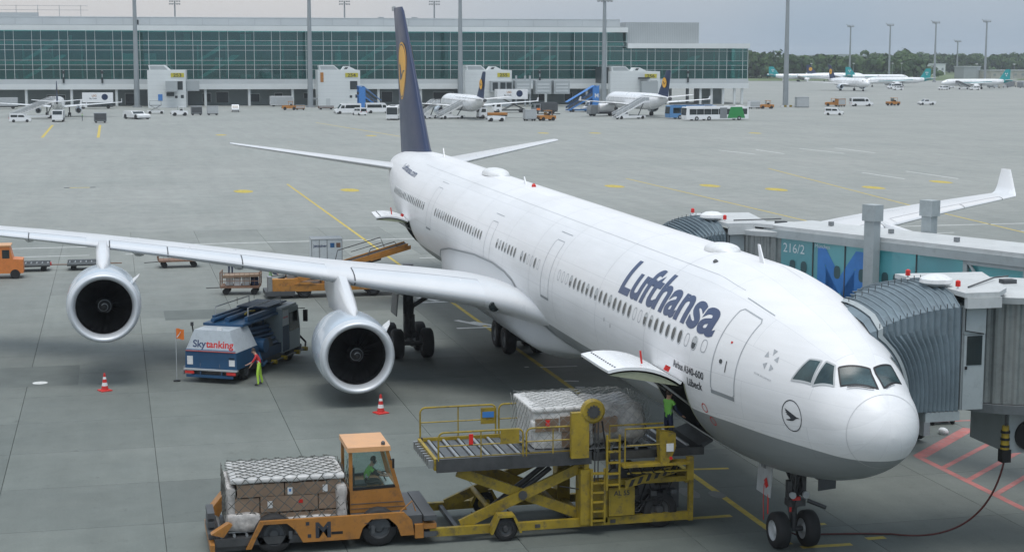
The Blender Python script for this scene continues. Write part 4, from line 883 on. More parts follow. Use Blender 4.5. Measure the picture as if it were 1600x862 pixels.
# ---------------------------------------------------------------- people
def person(loc, rz, label, J=None, cloth=('hivis', 'navy_cloth', 'dark_cloth'), group=None, hair='hair', scale=1.0, ears=None, fine=True, sleeves=True):
    "cloth: vest, trousers, shoes. J overrides joints (local, facing +x)"
    j = dict(pel=(0, 0, .95), spi=(0, 0, 1.15), che=(0, 0, 1.37), nec=(.01, 0, 1.51), hea=(.025, 0, 1.61), top=(.02, 0, 1.70))
    for s, q in (('l', 1), ('r', -1)):
        j.update({s+'sh': (0, .185*q, 1.42), s+'el': (-.02, .235*q, 1.13), s+'wr': (.06, .25*q, .88), s+'hp': (0, .095*q, .90), s+'kn': (.01, .11*q, .5), s+'an': (-.03, .115*q, .10), s+'to': (.15, .13*q, .05)})
    j.update(J or {})
    rad = dict(pel=(.15, .12), spi=(.15, .115), che=(.165, .12), nec=.058, hea=.088, top=.065)
    V = []; E = []; Rd = []; idx = {}; bone = []
    def add(n, p, r, par=None, mat=0):
        idx[n] = len(V); V.append(Vector(p)); Rd.append(r if isinstance(r, tuple) else (r, r))
        if par is not None: E.append((idx[par], idx[n])); bone.append((idx[par], idx[n], mat))
    SK, VE, TR, SH, SL = 0, 1, 2, 3, 4
    add('pel', j['pel'], .135); add('spi', j['spi'], .135, 'pel', VE); add('che', j['che'], .145, 'spi', VE); add('nec', j['nec'], .058, 'che', SK); add('hea', j['hea'], .098, 'nec', SK); add('top', j['top'], .075, 'hea', SK)
    for s in 'lr':
        add(s+'sh', j[s+'sh'], .068, 'che', VE); add(s+'el', j[s+'el'], .045, s+'sh', SL); add(s+'wr', j[s+'wr'], .031, s+'el', SL if sleeves else SK)
        w = Vector(j[s+'wr']); d = (w-Vector(j[s+'el'])).normalized(); side = Vector((0, 1, 0)); side = (side-d*side.dot(d)).normalized() if abs(d.y) < .9 else Vector((1, 0, 0)); nrm = d.cross(side)
        add(s+'pa', w+d*.075, .034, s+'wr', SK)
        if fine:
            for k, (off, ln) in enumerate(((-.033, .07), (-.011, .085), (.011, .08), (.033, .062))):
                b = w+d*.10+side*off; add(s+'f%d' % k, b+d*ln*.45+nrm*.006, .0095, s+'pa', SK); add(s+'g%d' % k, b+d*ln*.9+nrm*.028, .0085, s+'f%d' % k, SK)
            t = w+d*.04+side*(-.045); add(s+'t0', t, .011, s+'pa', SK); add(s+'t1', t+d*.05-side*.018+nrm*.012, .0095, s+'t0', SK)
        add(s+'hp', j[s+'hp'], .095, 'pel', TR); add(s+'kn', j[s+'kn'], .066, s+'hp', TR); add(s+'an', j[s+'an'], .05, s+'kn', TR); add(s+'to', j[s+'to'], .042, s+'an', SH)
    me = bpy.data.meshes.new('p'); me.from_pydata([tuple(v) for v in V], E, []); ob = bpy.data.objects.new('p', me); col.objects.link(ob)
    md = ob.modifiers.new('s', 'SKIN'); md.branch_smoothing = .6
    for k, v in enumerate(me.skin_vertices[0].data): v.radius = Rd[k]; v.use_root = (k == 0)
    ob.modifiers.new('b', 'SUBSURF').levels = 1
    dg = bpy.context.evaluated_depsgraph_get(); dg.update(); nm = bpy.data.meshes.new_from_object(ob.evaluated_get(dg)); bpy.data.objects.remove(ob)
    nm.name = 'person'; nm.materials.clear()
    for n in ('skin', cloth[0], cloth[1], cloth[2], cloth[3] if len(cloth) > 3 else 'navy_cloth', 'light_grey'): nm.materials.append(MATS[n])
    for f in nm.polygons:
        c = f.center; best = None
        for a, b, m in bone:
            A, Bv = V[a], V[b]; ab = Bv-A; t = max(0, min(1, (c-A).dot(ab)/max(1e-9, ab.length_squared))); dd = (c-A-ab*t).length-max(Rd[a][0], Rd[b][0])*.9
            if best is None or dd < best[0]: best = (dd, m)
        m = best[1]
        if m == VE and (abs((c-V[idx['spi']]).dot((V[idx['che']]-V[idx['spi']]).normalized())-.0) < .028): m = 5
        f.material_index = m; f.use_smooth = True
    o = bpy.data.objects.new('person', nm); col.objects.link(o); o.location = loc; o.rotation_euler.z = rz; o.scale = (scale,)*3
    tag(o, label, 'person', group)
    h = Vector(j['hea']); up = (Vector(j['top'])-h).normalized(); fwd = Vector((1, 0, 0)); fwd = (fwd-up*fwd.dot(up)).normalized(); sd_ = up.cross(fwd)
    hm_ = MB(); rs = []
    for a in np.linspace(R(2), R(100), 7): rs.append([h+up*.045+(up*math.cos(a)*.122+(fwd*math.cos(t)*(.092 if math.cos(t) < 0 or a < .9 else .06)+sd_*math.sin(t)*.096)*math.sin(a)*1.08)-fwd*.012 for t in np.linspace(0, 2*math.pi, 15)[:-1]])
    hm_.rings(rs).build('hair', hair, o, smooth=True)
    if fine:
        MB().rings([[h+fwd*.085+sd_*.012+up*.03, h+fwd*.085-sd_*.012+up*.03, h+fwd*.08+up*.03], [h+fwd*.115+sd_*.016-up*.012, h+fwd*.115-sd_*.016-up*.012, h+fwd*.08-up*.012]]).build('nose', 'skin', o)
        for q in (.034, -.034): MB().cbox(h+fwd*.092+sd_*q+up*.03, (.012, .024, .012)).build('eye', 'hair', o)
        MB().cbox(h+fwd*.09-up*.045, (.012, .045, .01)).build('mouth', 'red_cloth', o)
        for q in (.098, -.098): MB().cbox(h+sd_*q-fwd*.01+up*.01, (.04, .02, .06)).build('ear', 'skin', o)
    if ears:
        for q in (.11, -.11): MB().lathe([(-.025, .02), (-.025, .05), (.025, .05), (.025, .02)], h+sd_*q+up*.01, 'y', 12).build('ear_defender', ears, o)
        MB().tube([h+sd_*.115*math.cos(a)+up*(.02+.125*math.sin(a)) for a in np.linspace(0, math.pi, 9)], .012, 5).build('headband', ears, o)
    return o
# ---------------------------------------------------------------- netted air cargo
def cargo_mat():
    M('kraft', (.25, .175, .12), .75, var=.18, scale=1.5, rnd=.22)
    M('wrap', (.55, .545, .53), .3, var=.2, scale=4, bump=.7, bscale=7)
    M('wrap_clear', (.40, .38, .36), .25, var=.35, scale=5, bump=.9, bscale=9)
    M('net', (.10, .105, .095), .8, var=.3, scale=6)
    M('net_white', (.24, .25, .24), .8, var=.2, scale=6)
cargo_mat()
def lumpy(x0, y0, z0, x1, y1, z1, amp, n=9, rnd_=.25, seed=1, topcurve=0):
    "shrink-wrapped block: subdivided box with rounded, uneven faces"
    rng = np.random.default_rng(seed); ph = rng.uniform(0, 6, 12); m = MB(); cx, cy, cz = (x0+x1)/2, (y0+y1)/2, (z0+z1)/2; hx, hy, hz = (x1-x0)/2, (y1-y0)/2, (z1-z0)/2
    def P(a, b, c):
        r = rnd_; q = [a*hx, b*hy, c*hz]; mx_ = [max(0, hx-r), max(0, hy-r), max(0, hz-r)]
        core = [max(-mm, min(mm, v)) for v, mm in zip(q, mx_)]; d = Vector([v-w for v, w in zip(q, core)])
        if d.length > 1e-6: d = d.normalized()*min(r, max(d.length, r))
        k = amp*(math.sin(q[0]*5+ph[0])+math.sin(q[1]*4.3+ph[1])+math.sin(q[2]*6+ph[2])+math.sin((q[0]+q[1])*9+ph[3])*.6+math.sin((q[1]-q[2])*11+ph[4])*.6)
        return (cx+core[0]+d.x*(1+k), cy+core[1]+d.y*(1+k), cz+core[2]+d.z*(1+k)+(topcurve*(1-b*b)*max(0, c) if topcurve else 0))
    for ax in range(3):
        for sg in (-1, 1):
            o = len(m.v)
            for i in range(n+1):
                for j in range(n+1):
                    u, v = -1+2*i/n, -1+2*j/n; t = [0, 0, 0]; t[ax] = sg; t[(ax+1) % 3] = u; t[(ax+2) % 3] = v; m.v.append(P(*t))
            m.f += [(o+i*(n+1)+j, o+(i+1)*(n+1)+j, o+(i+1)*(n+1)+j+1, o+i*(n+1)+j+1) for i in range(n) for j in range(n)]
    return m
def net(x0, y0, z0, x1, y1, z1, step, r, seed=0, off=.03):
    "diamond net over the top and four sides of a block"
    rng = np.random.default_rng(seed); m = MB()
    def face(org, ux, uy, nrm, w, h):
        org, ux, uy, nrm = Vector(org), Vector(ux), Vector(uy), Vector(nrm)
        for sg in (1, -1):
            k = -h
            while k < w+h:
                pts = []; n = 7
                for i in range(n+1):
                    v = h*i/n; u = k+sg*v if sg > 0 else k+h-v-h+h*0+0
                    u = k+v if sg > 0 else k+h-v
                    if -.001 <= u <= w+.001: pts.append(org+ux*u+uy*v+nrm*(off+.012*rng.random())+ux*.025*math.sin(v*7+k)+uy*.015*rng.normal())
                if len(pts) > 1: m.tube(pts, r, 4)
                k += step
    lx, ly, lz = x1-x0, y1-y0, z1-z0
    face((x0, y0, z1), (0, 1, 0), (1, 0, 0), (0, 0, 1), ly, lx); face((x0, y0, z0), (0, 1, 0), (0, 0, 1), (-1, 0, 0), ly, lz)
    face((x1, y0, z0), (0, 1, 0), (0, 0, 1), (1, 0, 0), ly, lz); face((x0, y1, z0), (1, 0, 0), (0, 0, 1), (0, 1, 0), lx, lz); face((x0, y0, z0), (1, 0, 0), (0, 0, 1), (0, -1, 0), lx, lz)
    return m
# ---------------------------------------------------------------- high loader, yellow; deck runs out from the hull along y
ld = empty('cargo_loader', (10.7, 6, 0), 0, 'yellow scissor-lift cargo loader raised to the open cargo door', 'cargo loader')
def part(m, name, mat, **k):
    o = m.build(name, mat, **k); o.parent = ld; o.location = (-10.7, -6, 0); return o
def parts(m, name, mat, **k): return [part(q, name, mat, **k) for q in m.pieces()]
M('tread', (.10, .11, .115), .5, metal=.4, var=.25, scale=3, dirt=.4)
M('roller', (.36, .38, .39), .35, metal=.7, var=.15, scale=3)
DZ = 2.45
XN, XF, YO, YI = 9.25, 12.15, 9.9, 1.75
part(MB().box(XN+.12, 5.3, DZ-.3, XF-.12, YO-.05, DZ-.06), 'deck_frame', 'dark_steel')
for x0, x1 in ((XN, XN+.11), (XF-.11, XF)): part(MB().box(x0, 5.28, DZ-.34, x1, YO, DZ+.05), 'deck_beam', 'dark_steel')
parts(MB().box(XN+.115, YO-.04, DZ-.3, XF-.115, YO+.05, DZ+.04), 'deck_end', 'yellow')
y = YO-.25
while y > 5.5:
    part(MB().cyl((XN+.3, y, DZ-.03), (XF-.3, y, DZ-.03), .055, .055, 10), 'roller', 'roller', smooth=True)
    part(MB().box(XN+.3, y-.34, DZ-.055, XF-.3, y-.1, DZ-.02), 'deck_plate', 'tread'); y -= .46
for k in range(9): part(MB().box(XN+.2+.3*k, YO+.051, DZ-.25, XN+.3+.3*k, YO+.2, DZ-.02), 'edge_roller', 'steel')
for x in (XN+.16, XF-.2): part(MB().box(x, 5.5, DZ-.05, x+.05, YO-.1, DZ+.06), 'guide_rail', 'yellow')
# inner bridge platform
part(MB().box(XN+.1, YI, DZ-.28, XF-.1, 5.2, DZ-.04), 'bridge_deck', 'dark_steel')
y = 5.0
while y > 1.9: part(MB().cyl((XN+.3, y, DZ-.02), (XF-.3, y, DZ-.02), .05, .05, 8), 'roller', 'roller', smooth=True); y -= .4
part(MB().prism([(YI+.25, DZ-.25), (YI-.35, DZ+.05), (YI-.35, DZ+.12), (YI+.25, DZ-.1)], XN+.3, XF-.3, 'x'), 'bridge_lip', 'tread')
def hoop(x, y0, y1, h, name='guard_rail'):
    r = .16; pts = [(x, y0, DZ), (x, y0, DZ+h-r)]+[(x, y0+(r-r*math.cos(a))*math.copysign(1, y1-y0), DZ+h-r+r*math.sin(a)) for a in np.linspace(0, math.pi/2, 5)]
    pts += [(x, y1-(r-r*math.cos(a))*math.copysign(1, y1-y0), DZ+h-r+r*math.sin(a)) for a in np.linspace(math.pi/2, 0, 5)]+[(x, y1, DZ)]
    o = part(MB().tube(pts, .028, 7), name, 'yellow', smooth=True)
    MB().cyl((x, y0, DZ+h*.52), (x, y1, DZ+h*.52), .022, .022, 6).build('mid_rail', 'yellow', o); MB().cyl((x, (y0+y1)/2, DZ), (x, (y0+y1)/2, DZ+h), .022, .022, 6).build('upright', 'yellow', o)
    return o
hoop(XN+.02, 9.85, 7.35, .82); hoop(XN+.02, 7.25, 5.65, .82); hoop(XF-.02, 9.85, 7.5, .95); hoop(XF-.02, 7.4, 5.6, .95)
part(MB().cbox((XN-.01, 7.75, DZ+.62), (.03, .55, .42)), 'warning_board', 'yellow'); part(MB().cbox((XF-.06, 7.75, DZ+.62), (.03, .45, .5)), 'warning_board', 'yellow')
q = part(MB().cbox((XF-.085, 7.75, DZ+.66), (.012, .36, .18)), 'notice_plate', 'screen_blue')
part(MB().cbox((XN-.01, 8.9, DZ+.6), (.04, .12, .3)), 'red_tag', 'lamp_red')
# scissors
def bar(a, b, w, h, x0, x1, name, mat='yellow'):
    a, b = Vector(a), Vector(b); d = (b-a).normalized(); n = Vector((-d.y, d.x))*h/2
    return part(MB().prism([tuple(a-n), tuple(b-n), tuple(b+n), tuple(a+n)], x0, x1, 'x'), name, mat)
for x0, x1, x2, x3 in ((9.5, 9.62, 9.66, 9.78), (11.78, 11.9, 11.62, 11.74)):
    bar((9.15, .45), (5.35, DZ-.42), 0, .3, x0, x1, 'scissor_arm'); bar((9.2, DZ-.45), (5.5, .5), 0, .3, x2, x3, 'scissor_arm')
    part(MB().cyl((x0-.05, 7.3, (.45+DZ-.42)/2), (x3+.05, 7.3, (.45+DZ-.42)/2), .13, .13, 14), 'pivot', 'dark_steel', smooth=True)
part(MB().cyl((9.7, 6.3, .9), (11.8, 6.3, .9), .08), 'cross_tube', 'yellow'); part(MB().cyl((9.7, 8.3, .9), (11.8, 8.3, .9), .08), 'cross_tube', 'yellow')
part(MB().cyl((10.5, 7.9, .5), (10.5, 6.2, 1.75), .1, .08), 'lift_ram', 'dark_steel'); part(MB().cyl((11.0, 7.9, .5), (11.0, 6.2, 1.75), .1, .08), 'lift_ram', 'dark_steel')
# chassis
for x in (9.3, 12.0): part(MB().box(x, 2.2, .22, x+.16, 10.1, .46), 'chassis_rail', 'yellow')
part(MB().box(9.47, 9.94, .24, 11.99, 10.1, .44), 'chassis_end', 'yellow'); part(MB().box(9.47, 9.2, .26, 11.99, 9.32, .4), 'cross_member', 'dark_steel'); part(MB().box(9.47, 5.4, .2, 11.99, 5.6, .5), 'cross_member', 'yellow')
for x in (9.2, 12.1):
    for y, r in ((7.9, .36),):
        wheel((x, y, r), r, .26, ld, 'dark_steel', ax='x', off=(-10.7, -6, 0))
        part(MB().prism([(y-.46, r*.7), (y-.42, r+.1), (y-.24, r+.44), (y+.24, r+.44), (y+.42, r+.1), (y+.46, r*.7), (y+.4, r*.7), (y+.2, r+.37), (y-.2, r+.37), (y-.4, r*.7)], x-.2, x+.2, 'x'), 'wheel_cover', 'yellow')
for x in (9.55, 11.85):
    wheel((x, 3.1, .55), .55, .4, ld, 'dark_steel', ax='x', off=(-10.7, -6, 0))
part(MB().box(9.72, 2.4, .5, 11.7, 4.0, 1.45), 'engine_housing', 'dark_grey'); part(MB().box(9.3, 2.2, 1.35, 12.1, 2.35, 1.6), 'bumper_beam', 'yellow')
for x in (9.26, 12.0): part(MB().box(x, 2.1, .2, x+.14, 2.24, 1.75), 'end_post', 'yellow')
part(MB().box(9.25, 2.25, 1.42, 9.4, 5.0, 1.58), 'side_beam', 'yellow')
cabn = part(MB().box(9.22, 3.95, .5, 9.8, 4.75, 1.35), 'control_cabinet', 'yellow')
flat_text('AL 55', .2, (9.214, 4.35, 1.12), (0, -1, 0), (0, 0, 1), 'fleet_number', 'text_dark', cabn, bold=.004, align='CENTER')
part(MB().box(9.2, 5.3, .3, 9.75, 5.62, 1.95), 'tower_column', 'yellow'); part(MB().box(9.3, 4.76, .3, 9.75, 5.29, 1.55), 'tower_cabinet', 'yellow'); part(MB().box(11.5, 5.3, .3, 12.05, 5.7, 2.1), 'tower_column', 'yellow')
part(MB().box(9.26, 5.36, 1.96, 9.42, 5.5, 3.75), 'mast_post', 'yellow'); part(MB().box(9.05, 5.42, DZ-.1, 9.24, 5.95, 3.7), 'mast_shield', 'yellow')
part(MB().lathe([(-.1, .02), (-.1, .3), (-.06, .36), (.06, .36), (.1, .3), (.1, .02)], (9.12, 5.3, 3.72), 'x', 22), 'chain_wheel_guard', 'yellow', smooth=True, angle=30)
gw = MB()
for k in range(12): a = k*math.pi/6; gw.cbox((9.0, 5.3+.17*math.cos(a), 3.72+.17*math.sin(a)), (.03, .05, .05), rotm(a))
gw.lathe([(-.01, .0), (-.01, .16), (.03, .16), (.03, 0)], (9.01, 5.3, 3.72), 'x', 16)
parts(gw, 'chain_wheel', 'dark_steel')
for y in (5.2, 5.1): part(MB().cyl((9.2, y, 1.6), (9.2, y, 3.5), .02, .02, 5), 'lift_chain', 'dark_steel')
part(MB().tube([(9.15, 5.0, 3.4), (9.1, 4.9, 2.6), (9.1, 4.75, 2.1), (9.15, 4.6, 2.2)], .03, 6), 'hose', 'black')
def ladder(x, y0, y1, z0, z1, n):
    for y in (y0, y1): part(MB().box(x-.03, y-.03, z0, x+.03, y+.03, z1), 'ladder_stile', 'yellow')
    for k in range(n): part(MB().box(x-.09, min(y0, y1)+.03, z0+(z1-z0)*(k+.5)/n-.02, x+.09, max(y0, y1)-.03, z0+(z1-z0)*(k+.5)/n+.02), 'ladder_rung', 'yellow')
ladder(9.08, 5.32, 4.93, .3, 2.0, 6); ladder(9.02, 4.88, 4.5, 1.35, 3.0, 5)
# operator's stand
part(MB().box(8.75, 2.4, DZ-.4, 9.2, 4.45, DZ-.33), 'operator_step', 'yellow')
part(MB().tube([(8.8, 4.4, DZ-.35), (8.8, 4.4, DZ+.75), (8.8, 2.9, DZ+.75)], .028, 6), 'guard_rail', 'yellow'); part(MB().cyl((8.8, 4.35, DZ+.25), (8.8, 3.0, DZ+.25), .022, .022, 6), 'mid_rail', 'yellow')
part(MB().tube([(9.2, 4.75, DZ-.3), (9.2, 4.75, DZ+.78), (9.2, 3.1, DZ+.78)], .028, 6), 'guard_rail', 'yellow')
cs = part(MB().prism([(3.05, DZ-.33), (2.85, DZ+.1), (2.85, DZ+.55), (3.35, DZ+.65), (3.35, DZ+.35), (3.3, DZ-.33)], 8.78, 9.1, 'x'), 'control_console', 'yellow')
MB().box(8.76, 2.92, DZ+.02, 8.775, 3.14, DZ+.26).build('instruction_plate', 'offwhite', cs); MB().lathe([(0, .05), (.03, .05)], (8.75, 3.0, DZ-.18), 'x', 12).build('stop_button', 'lamp_red', cs)
for k in range(4): part(MB().tube([(8.85, 4.3-.35*k, DZ-.42), (8.85, 4.2-.35*k, DZ-.6), (8.9, 3.9-.3*k, DZ-.65), (9.0, 3.7-.3*k, DZ-.45)], .02, 5), 'hose', 'black')
part(MB().box(8.86, 2.3, DZ-.62, 8.92, 4.3, DZ-.57), 'hose_tray', 'yellow'); part(MB().box(8.85, 2.25, DZ-.9, 9.0, 2.45, DZ-.2), 'end_bracket', 'yellow')
M('stripe_black', (.02, .02, .02), .6, dirt=.3, dirtc=(.15, .14, .1))
hz = part(MB().prism([(4.3, 1.35), (2.7, 1.75), (2.7, 2.0), (4.3, 1.6)], 9.05, 9.1, 'x'), 'hazard_board', 'yellow')
for k in range(6):
    y = 4.2-.26*k; MB().prism([(y, 1.38+.25*(4.3-y)), (y-.11, 1.38+.25*(4.4-y)), (y-.2, 1.58+.25*(4.42-y)), (y-.09, 1.58+.25*(4.32-y))], 9.04, 9.049, 'x').build('hazard_stripe', 'stripe_black', hz)
random.seed(31)
for k in range(16):
    x, y, z = random.uniform(9.35, 9.9), random.uniform(2.4, 5.2), random.uniform(.55, 2.0); part(MB().cbox((x, y, z), (random.uniform(.1, .3), random.uniform(.12, .45), random.uniform(.1, .35))), 'machinery_box', random.choice(('dark_steel', 'dark_grey', 'black', 'yellow')))
for k in range(14):
    y0, y1 = random.uniform(2.4, 5.2), random.uniform(2.4, 6.4); z0, z1 = random.uniform(.5, 2.1), random.uniform(.4, 1.9); x = random.uniform(9.25, 9.6)
    part(MB().tube([(x, y0, z0), (x-.06, (y0*2+y1)/3, min(z0, z1)-.12), (x, (y0+2*y1)/3, min(z0, z1)-.1), (x+.05, y1, z1)], .022, 6), 'hose', 'black', smooth=True)
for y in (6.0, 7.9, 9.0): part(MB().tube([(9.6, y, .5), (9.7, y-.2, .38), (10.2, y-.5, .42), (10.6, y-.4, .5)], .025, 6), 'hose', 'black', smooth=True)
for (y, z) in ((9.95, .34), (6.9, .34), (4.6, .33)): part(MB().cbox((9.29, y, z), (.03, .16, .1)), 'lashing_plate', 'dark_steel')
# pallet on the loader
pl = empty('cargo_pallet', (10.7, 5.2, DZ), 0, 'white-wrapped cargo pallet under a pale net riding on the yellow loader deck', 'cargo')
def cp(o, m, name, mat, loc, **k): q = m.build(name, mat, **k); q.parent = o; q.location = [-v for v in loc]; return q
PL = (10.7, 5.2, DZ)
cp(pl, MB().box(9.5, 3.35, DZ+.035, 11.95, 7.05, DZ+.07), 'pallet_sheet', 'steel', PL)
cp(pl, lumpy(9.62, 5.1, DZ+.08, 11.85, 6.95, DZ+1.22, .09, rnd_=.12, seed=3), 'wrapped_stack', 'wrap', PL, smooth=True)
cp(pl, lumpy(9.6, 3.45, DZ+.08, 11.85, 5.2, DZ+1.25, .10, rnd_=.4, seed=5), 'wrapped_stack', 'wrap_clear', PL, smooth=True)
for (x0, y0, z0, x1, y1, z1) in ((9.56, 5.25, .12, 9.9, 6.1, .58), (9.55, 5.3, .6, 9.95, 6.15, 1.05), (9.57, 6.2, .62, 9.9, 6.9, 1.0), (9.56, 4.4, .5, 9.9, 5.1, .95)):
    cp(pl, MB().box(x0, y0, DZ+z0, x1, y1, DZ+z1), 'carton', 'kraft', PL)
cp(pl, lumpy(9.58, 5.2, DZ+1.16, 11.9, 7.02, DZ+1.34, .10, rnd_=.09, seed=8), 'top_sheet', 'wrap', PL, smooth=True)
cp(pl, lumpy(9.58, 6.1, DZ+.6, 9.9, 7.02, DZ+.98, .1, rnd_=.1, seed=9), 'white_sack', 'wrap', PL, smooth=True)
nn = net(9.53, 3.4, DZ+.08, 11.95, 7.05, DZ+1.34, .30, .008, 4); cp(pl, nn, 'net', 'net_white', PL, kind='stuff')
for y in (6.55,): cp(pl, MB().box(9.49, y-.06, DZ+.75, 9.52, y+.06, DZ+.98), 'red_label', 'lamp_red', PL)
# loadmaster at the sill
person((9.75, 2.75, DZ-.04), R(-62), 'loading worker in green hi-vis vest standing on the loader at the open cargo door', dict(lel=(.20, .30, 1.2), lwr=(.42, .33, 1.26), rel=(.06, -.30, 1.15), rwr=(.2, -.36, 1.0), lkn=(.05, .12, .5), hea=(.04, .01, 1.61)), cloth=('hivis', 'navy_cloth', 'dark_cloth', 'navy_cloth'), scale=.96)
# ---------------------------------------------------------------- pallet transporter with cargo; it stands along y, cab end towards the loader
TX, TY = 10.6, 13.2
tr = empty('pallet_transporter', (TX, TY, 0), 0, 'orange pallet transporter with a small cab lettered M', 'transporter')
def tp(m, name, mat, parent=None, **k):
    o = m.build(name, mat, **k); o.parent = parent or tr
    if not parent: o.location = (-TX, -TY, 0)
    return o
M('t_orange', (.36, .155, .03), .45, var=.14, scale=1.3, dirt=.75, dirtc=(.08, .06, .04))
NX = 9.3
side = tp(MB().prism([(15.35, .22), (15.2, .5), (14.95, .98), (14.3, .98), (13.85, .42), (13.8, .26), (12.3, .26), (12.22, .42), (11.85, .97), (14.2, .97), (14.25, 1.0), (11.2, 1.0), (10.8, .9), (10.55, .55), (10.5, .3), (10.95, .3)][:1]+
    [(15.2, .5), (14.95, 1.0), (10.85, 1.0), (10.62, .75), (10.55, .32), (10.95, .32), (11.05, .62), (11.3, .86), (11.8, .86), (12.05, .62), (12.15, .32), (13.75, .32), (13.95, .68), (14.2, .9), (14.85, .9), (15.05, .55), (15.2, .22)], NX, NX+.12, 'x'), 'side_panel', 't_orange')
flat_text('M', .62, (NX-.004, 13.42, .44), (0, -1, 0), (0, 0, 1), 'emblem_letter', 'text_dark', tr, bold=.02).location = (-TX, -TY, 0)
for b_, s_, y_, z_ in (('munich airport', .075, 12.55, .74), ('cargo', .075, 12.5, .63)): 
    o = flat_text(b_, s_, (NX-.004, 11.9 if b_ == 'cargo' else 12.0, z_), (0, -1, 0), (0, 0, 1), 'lettering', 'text_dark', None, bold=.002); o.parent = tr; o.location = (-TX, -TY, 0)
for y in (13.62, 13.57): tp(MB().cbox((NX-.003, y, .86 if y > 13.6 else .5), (.006, .1, .1)), 'emblem_dot', 'text_dark')
tp(MB().box(NX-.005, 12.62, .5, NX, 12.95, .58), 'handle_slot', 'black')
for y in (14.1, 11.75): tp(MB().box(NX-.006, y-.05, .45, NX, y+.05, .68), 'tie_down', 'dark_grey')
tp(MB().box(12.0, 10.6, .3, 12.12, 15.1, 1.0), 'side_panel', 't_orange')
tp(MB().box(NX+.13, 12.35, .3, 11.99, 16.2, .52), 'platform', 'dark_steel')
y = 16.0
while y > 12.5: tp(MB().cyl((NX+.25, y, .56), (11.9, y, .56), .045, .045, 8), 'roller', 'roller', smooth=True); y -= .35
tp(MB().box(NX+.02, 16.21, .18, 12.1, 16.34, .4), 'rear_bumper', 't_orange'); tp(MB().box(NX+.3, 15.35, .12, 11.9, 16.2, .29), 'tail_ramp', 'dark_steel')
for k, z in enumerate((.5, .75, 1.0)): tp(MB().cbox((10.7, 16.25, z), (1.0+.7*(k == 0), .2, .16)), 'tail_bellows', 'dark_grey')
tp(MB().prism([(15.95, .6), (16.25, .75), (15.75, 1.35), (15.65, 1.3)], 11.5, 12.1, 'x'), 'end_stop', 't_orange'); tp(MB().prism([(15.95, .55), (16.3, .65), (15.8, .95), (15.7, .9)], 9.5, 9.8, 'x'), 'end_stop', 't_orange')
for y in (14.55, 11.55):
    for x in (9.62, 11.8):
        wheel((x, y, .56), .56, .38, tr, 'dark_grey', ax='x', off=(-TX, -TY, 0))
# deck in front of the cargo and the cab
tp(MB().box(NX+.13, 10.3, .56, 11.99, 12.3, .86), 'front_deck', 'dark_grey')
for k in range(3): tp(MB().box(NX-.05, 9.92-.0*k, .25+.24*k, 12.0, 10.28, .4+.24*k), 'front_step', 'dark_grey' if k != 1 else 't_orange')
tp(MB().box(NX-.02, 10.29, .22, NX+.12, 10.54, .62), 'front_panel', 't_orange')
tp(MB().tube([(NX+.1, 10.95, 1.0), (NX+.1, 10.6, 1.3), (NX+.1, 10.5, 1.0)], .02, 5), 'grab_rail', 't_orange')
# cab shell: sloped front towards -y
CX0, CX1 = 10.05, 11.75
prof = [(12.32, .86), (12.32, 2.72), (11.2, 2.72), (10.85, 1.62), (10.62, .86)]
low = tp(MB().prism([(12.3, .87), (12.3, 1.52), (10.86, 1.56), (10.64, .87)], CX0, CX1, 'x'), 'cab_body', 't_orange')
tp(MB().box(CX0-.012, 10.75, 1.12, CX0-.003, 12.28, 1.14), 'panel_crease', 'dark_grey'); tp(MB().box(CX0-.012, 10.7, .98, CX0-.003, 12.28, .995), 'panel_crease', 'dark_grey')
roof = tp(MB().prism([(12.36, 2.66), (12.36, 2.8), (11.12, 2.8), (11.1, 2.66)], CX0-.05, CX1+.05, 'x'), 'cab_roof', M('roof_orange', (.62, .33, .15), .4, var=.1))
for x in (CX0, CX1-.07):
    tp(MB().prism([(12.32, 1.52), (12.32, 2.67), (12.22, 2.67), (12.22, 1.52)], x, x+.07, 'x'), 'cab_pillar', 't_orange')
    tp(MB().prism([(10.97, 1.55), (10.85, 1.55), (11.16, 2.67), (11.26, 2.67)], x, x+.07, 'x'), 'cab_pillar', 't_orange')
    tp(MB().prism([(12.21, 1.55), (12.21, 2.64), (11.25, 2.64), (10.98, 1.57)], x+.03, x+.038, 'x'), 'side_window', 'cab_glass')
    f = tp(MB().prism([(12.22, 1.53), (12.22, 1.6), (10.99, 1.63), (10.97, 1.56)], x-.006, x+.076, 'x'), 'window_seal', 'black')
tp(MB().add([(CX0+.07, 10.9, 1.58), (CX1-.07, 10.9, 1.58), (CX1-.07, 11.19, 2.64), (CX0+.07, 11.19, 2.64)], [(0, 1, 2, 3)]), 'windscreen', 'cab_glass')
tp(MB().add([(CX0+.07, 12.28, 1.54), (CX1-.07, 12.28, 1.54), (CX1-.07, 12.28, 2.65), (CX0+.07, 12.28, 2.65)], [(0, 1, 2, 3)]), 'rear_window', 'cab_glass')
tp(MB().cbox((CX0-.12, 11.05, 2.3), (.05, .06, .28)), 'mirror', 'black'); tp(MB().cyl((CX0, 11.12, 2.4), (CX0-.12, 11.06, 2.4), .012), 'mirror_arm', 'black')
tp(MB().lathe([(0, .06), (.07, .06), (.1, .03)], (10.2, 11.3, 2.81), 'z', 10), 'roof_lamp', 'dark_grey')
tp(MB().tube([(10.7+.17*math.cos(a), 11.2+.06*math.sin(a), 1.72+.14*math.sin(a)) for a in np.linspace(0, 2*math.pi, 15)], .014, 5), 'steering_wheel', 'black')
tp(MB().box(10.2, 11.0, 1.561, 11.6, 11.25, 1.62), 'dashboard', 'offwhite'); tp(MB().box(10.45, 11.75, 1.54, 10.95, 12.15, 1.6), 'seat', 'black'); tp(MB().box(10.45, 12.1, 1.6, 10.95, 12.2, 2.1), 'seat_back', 'black')
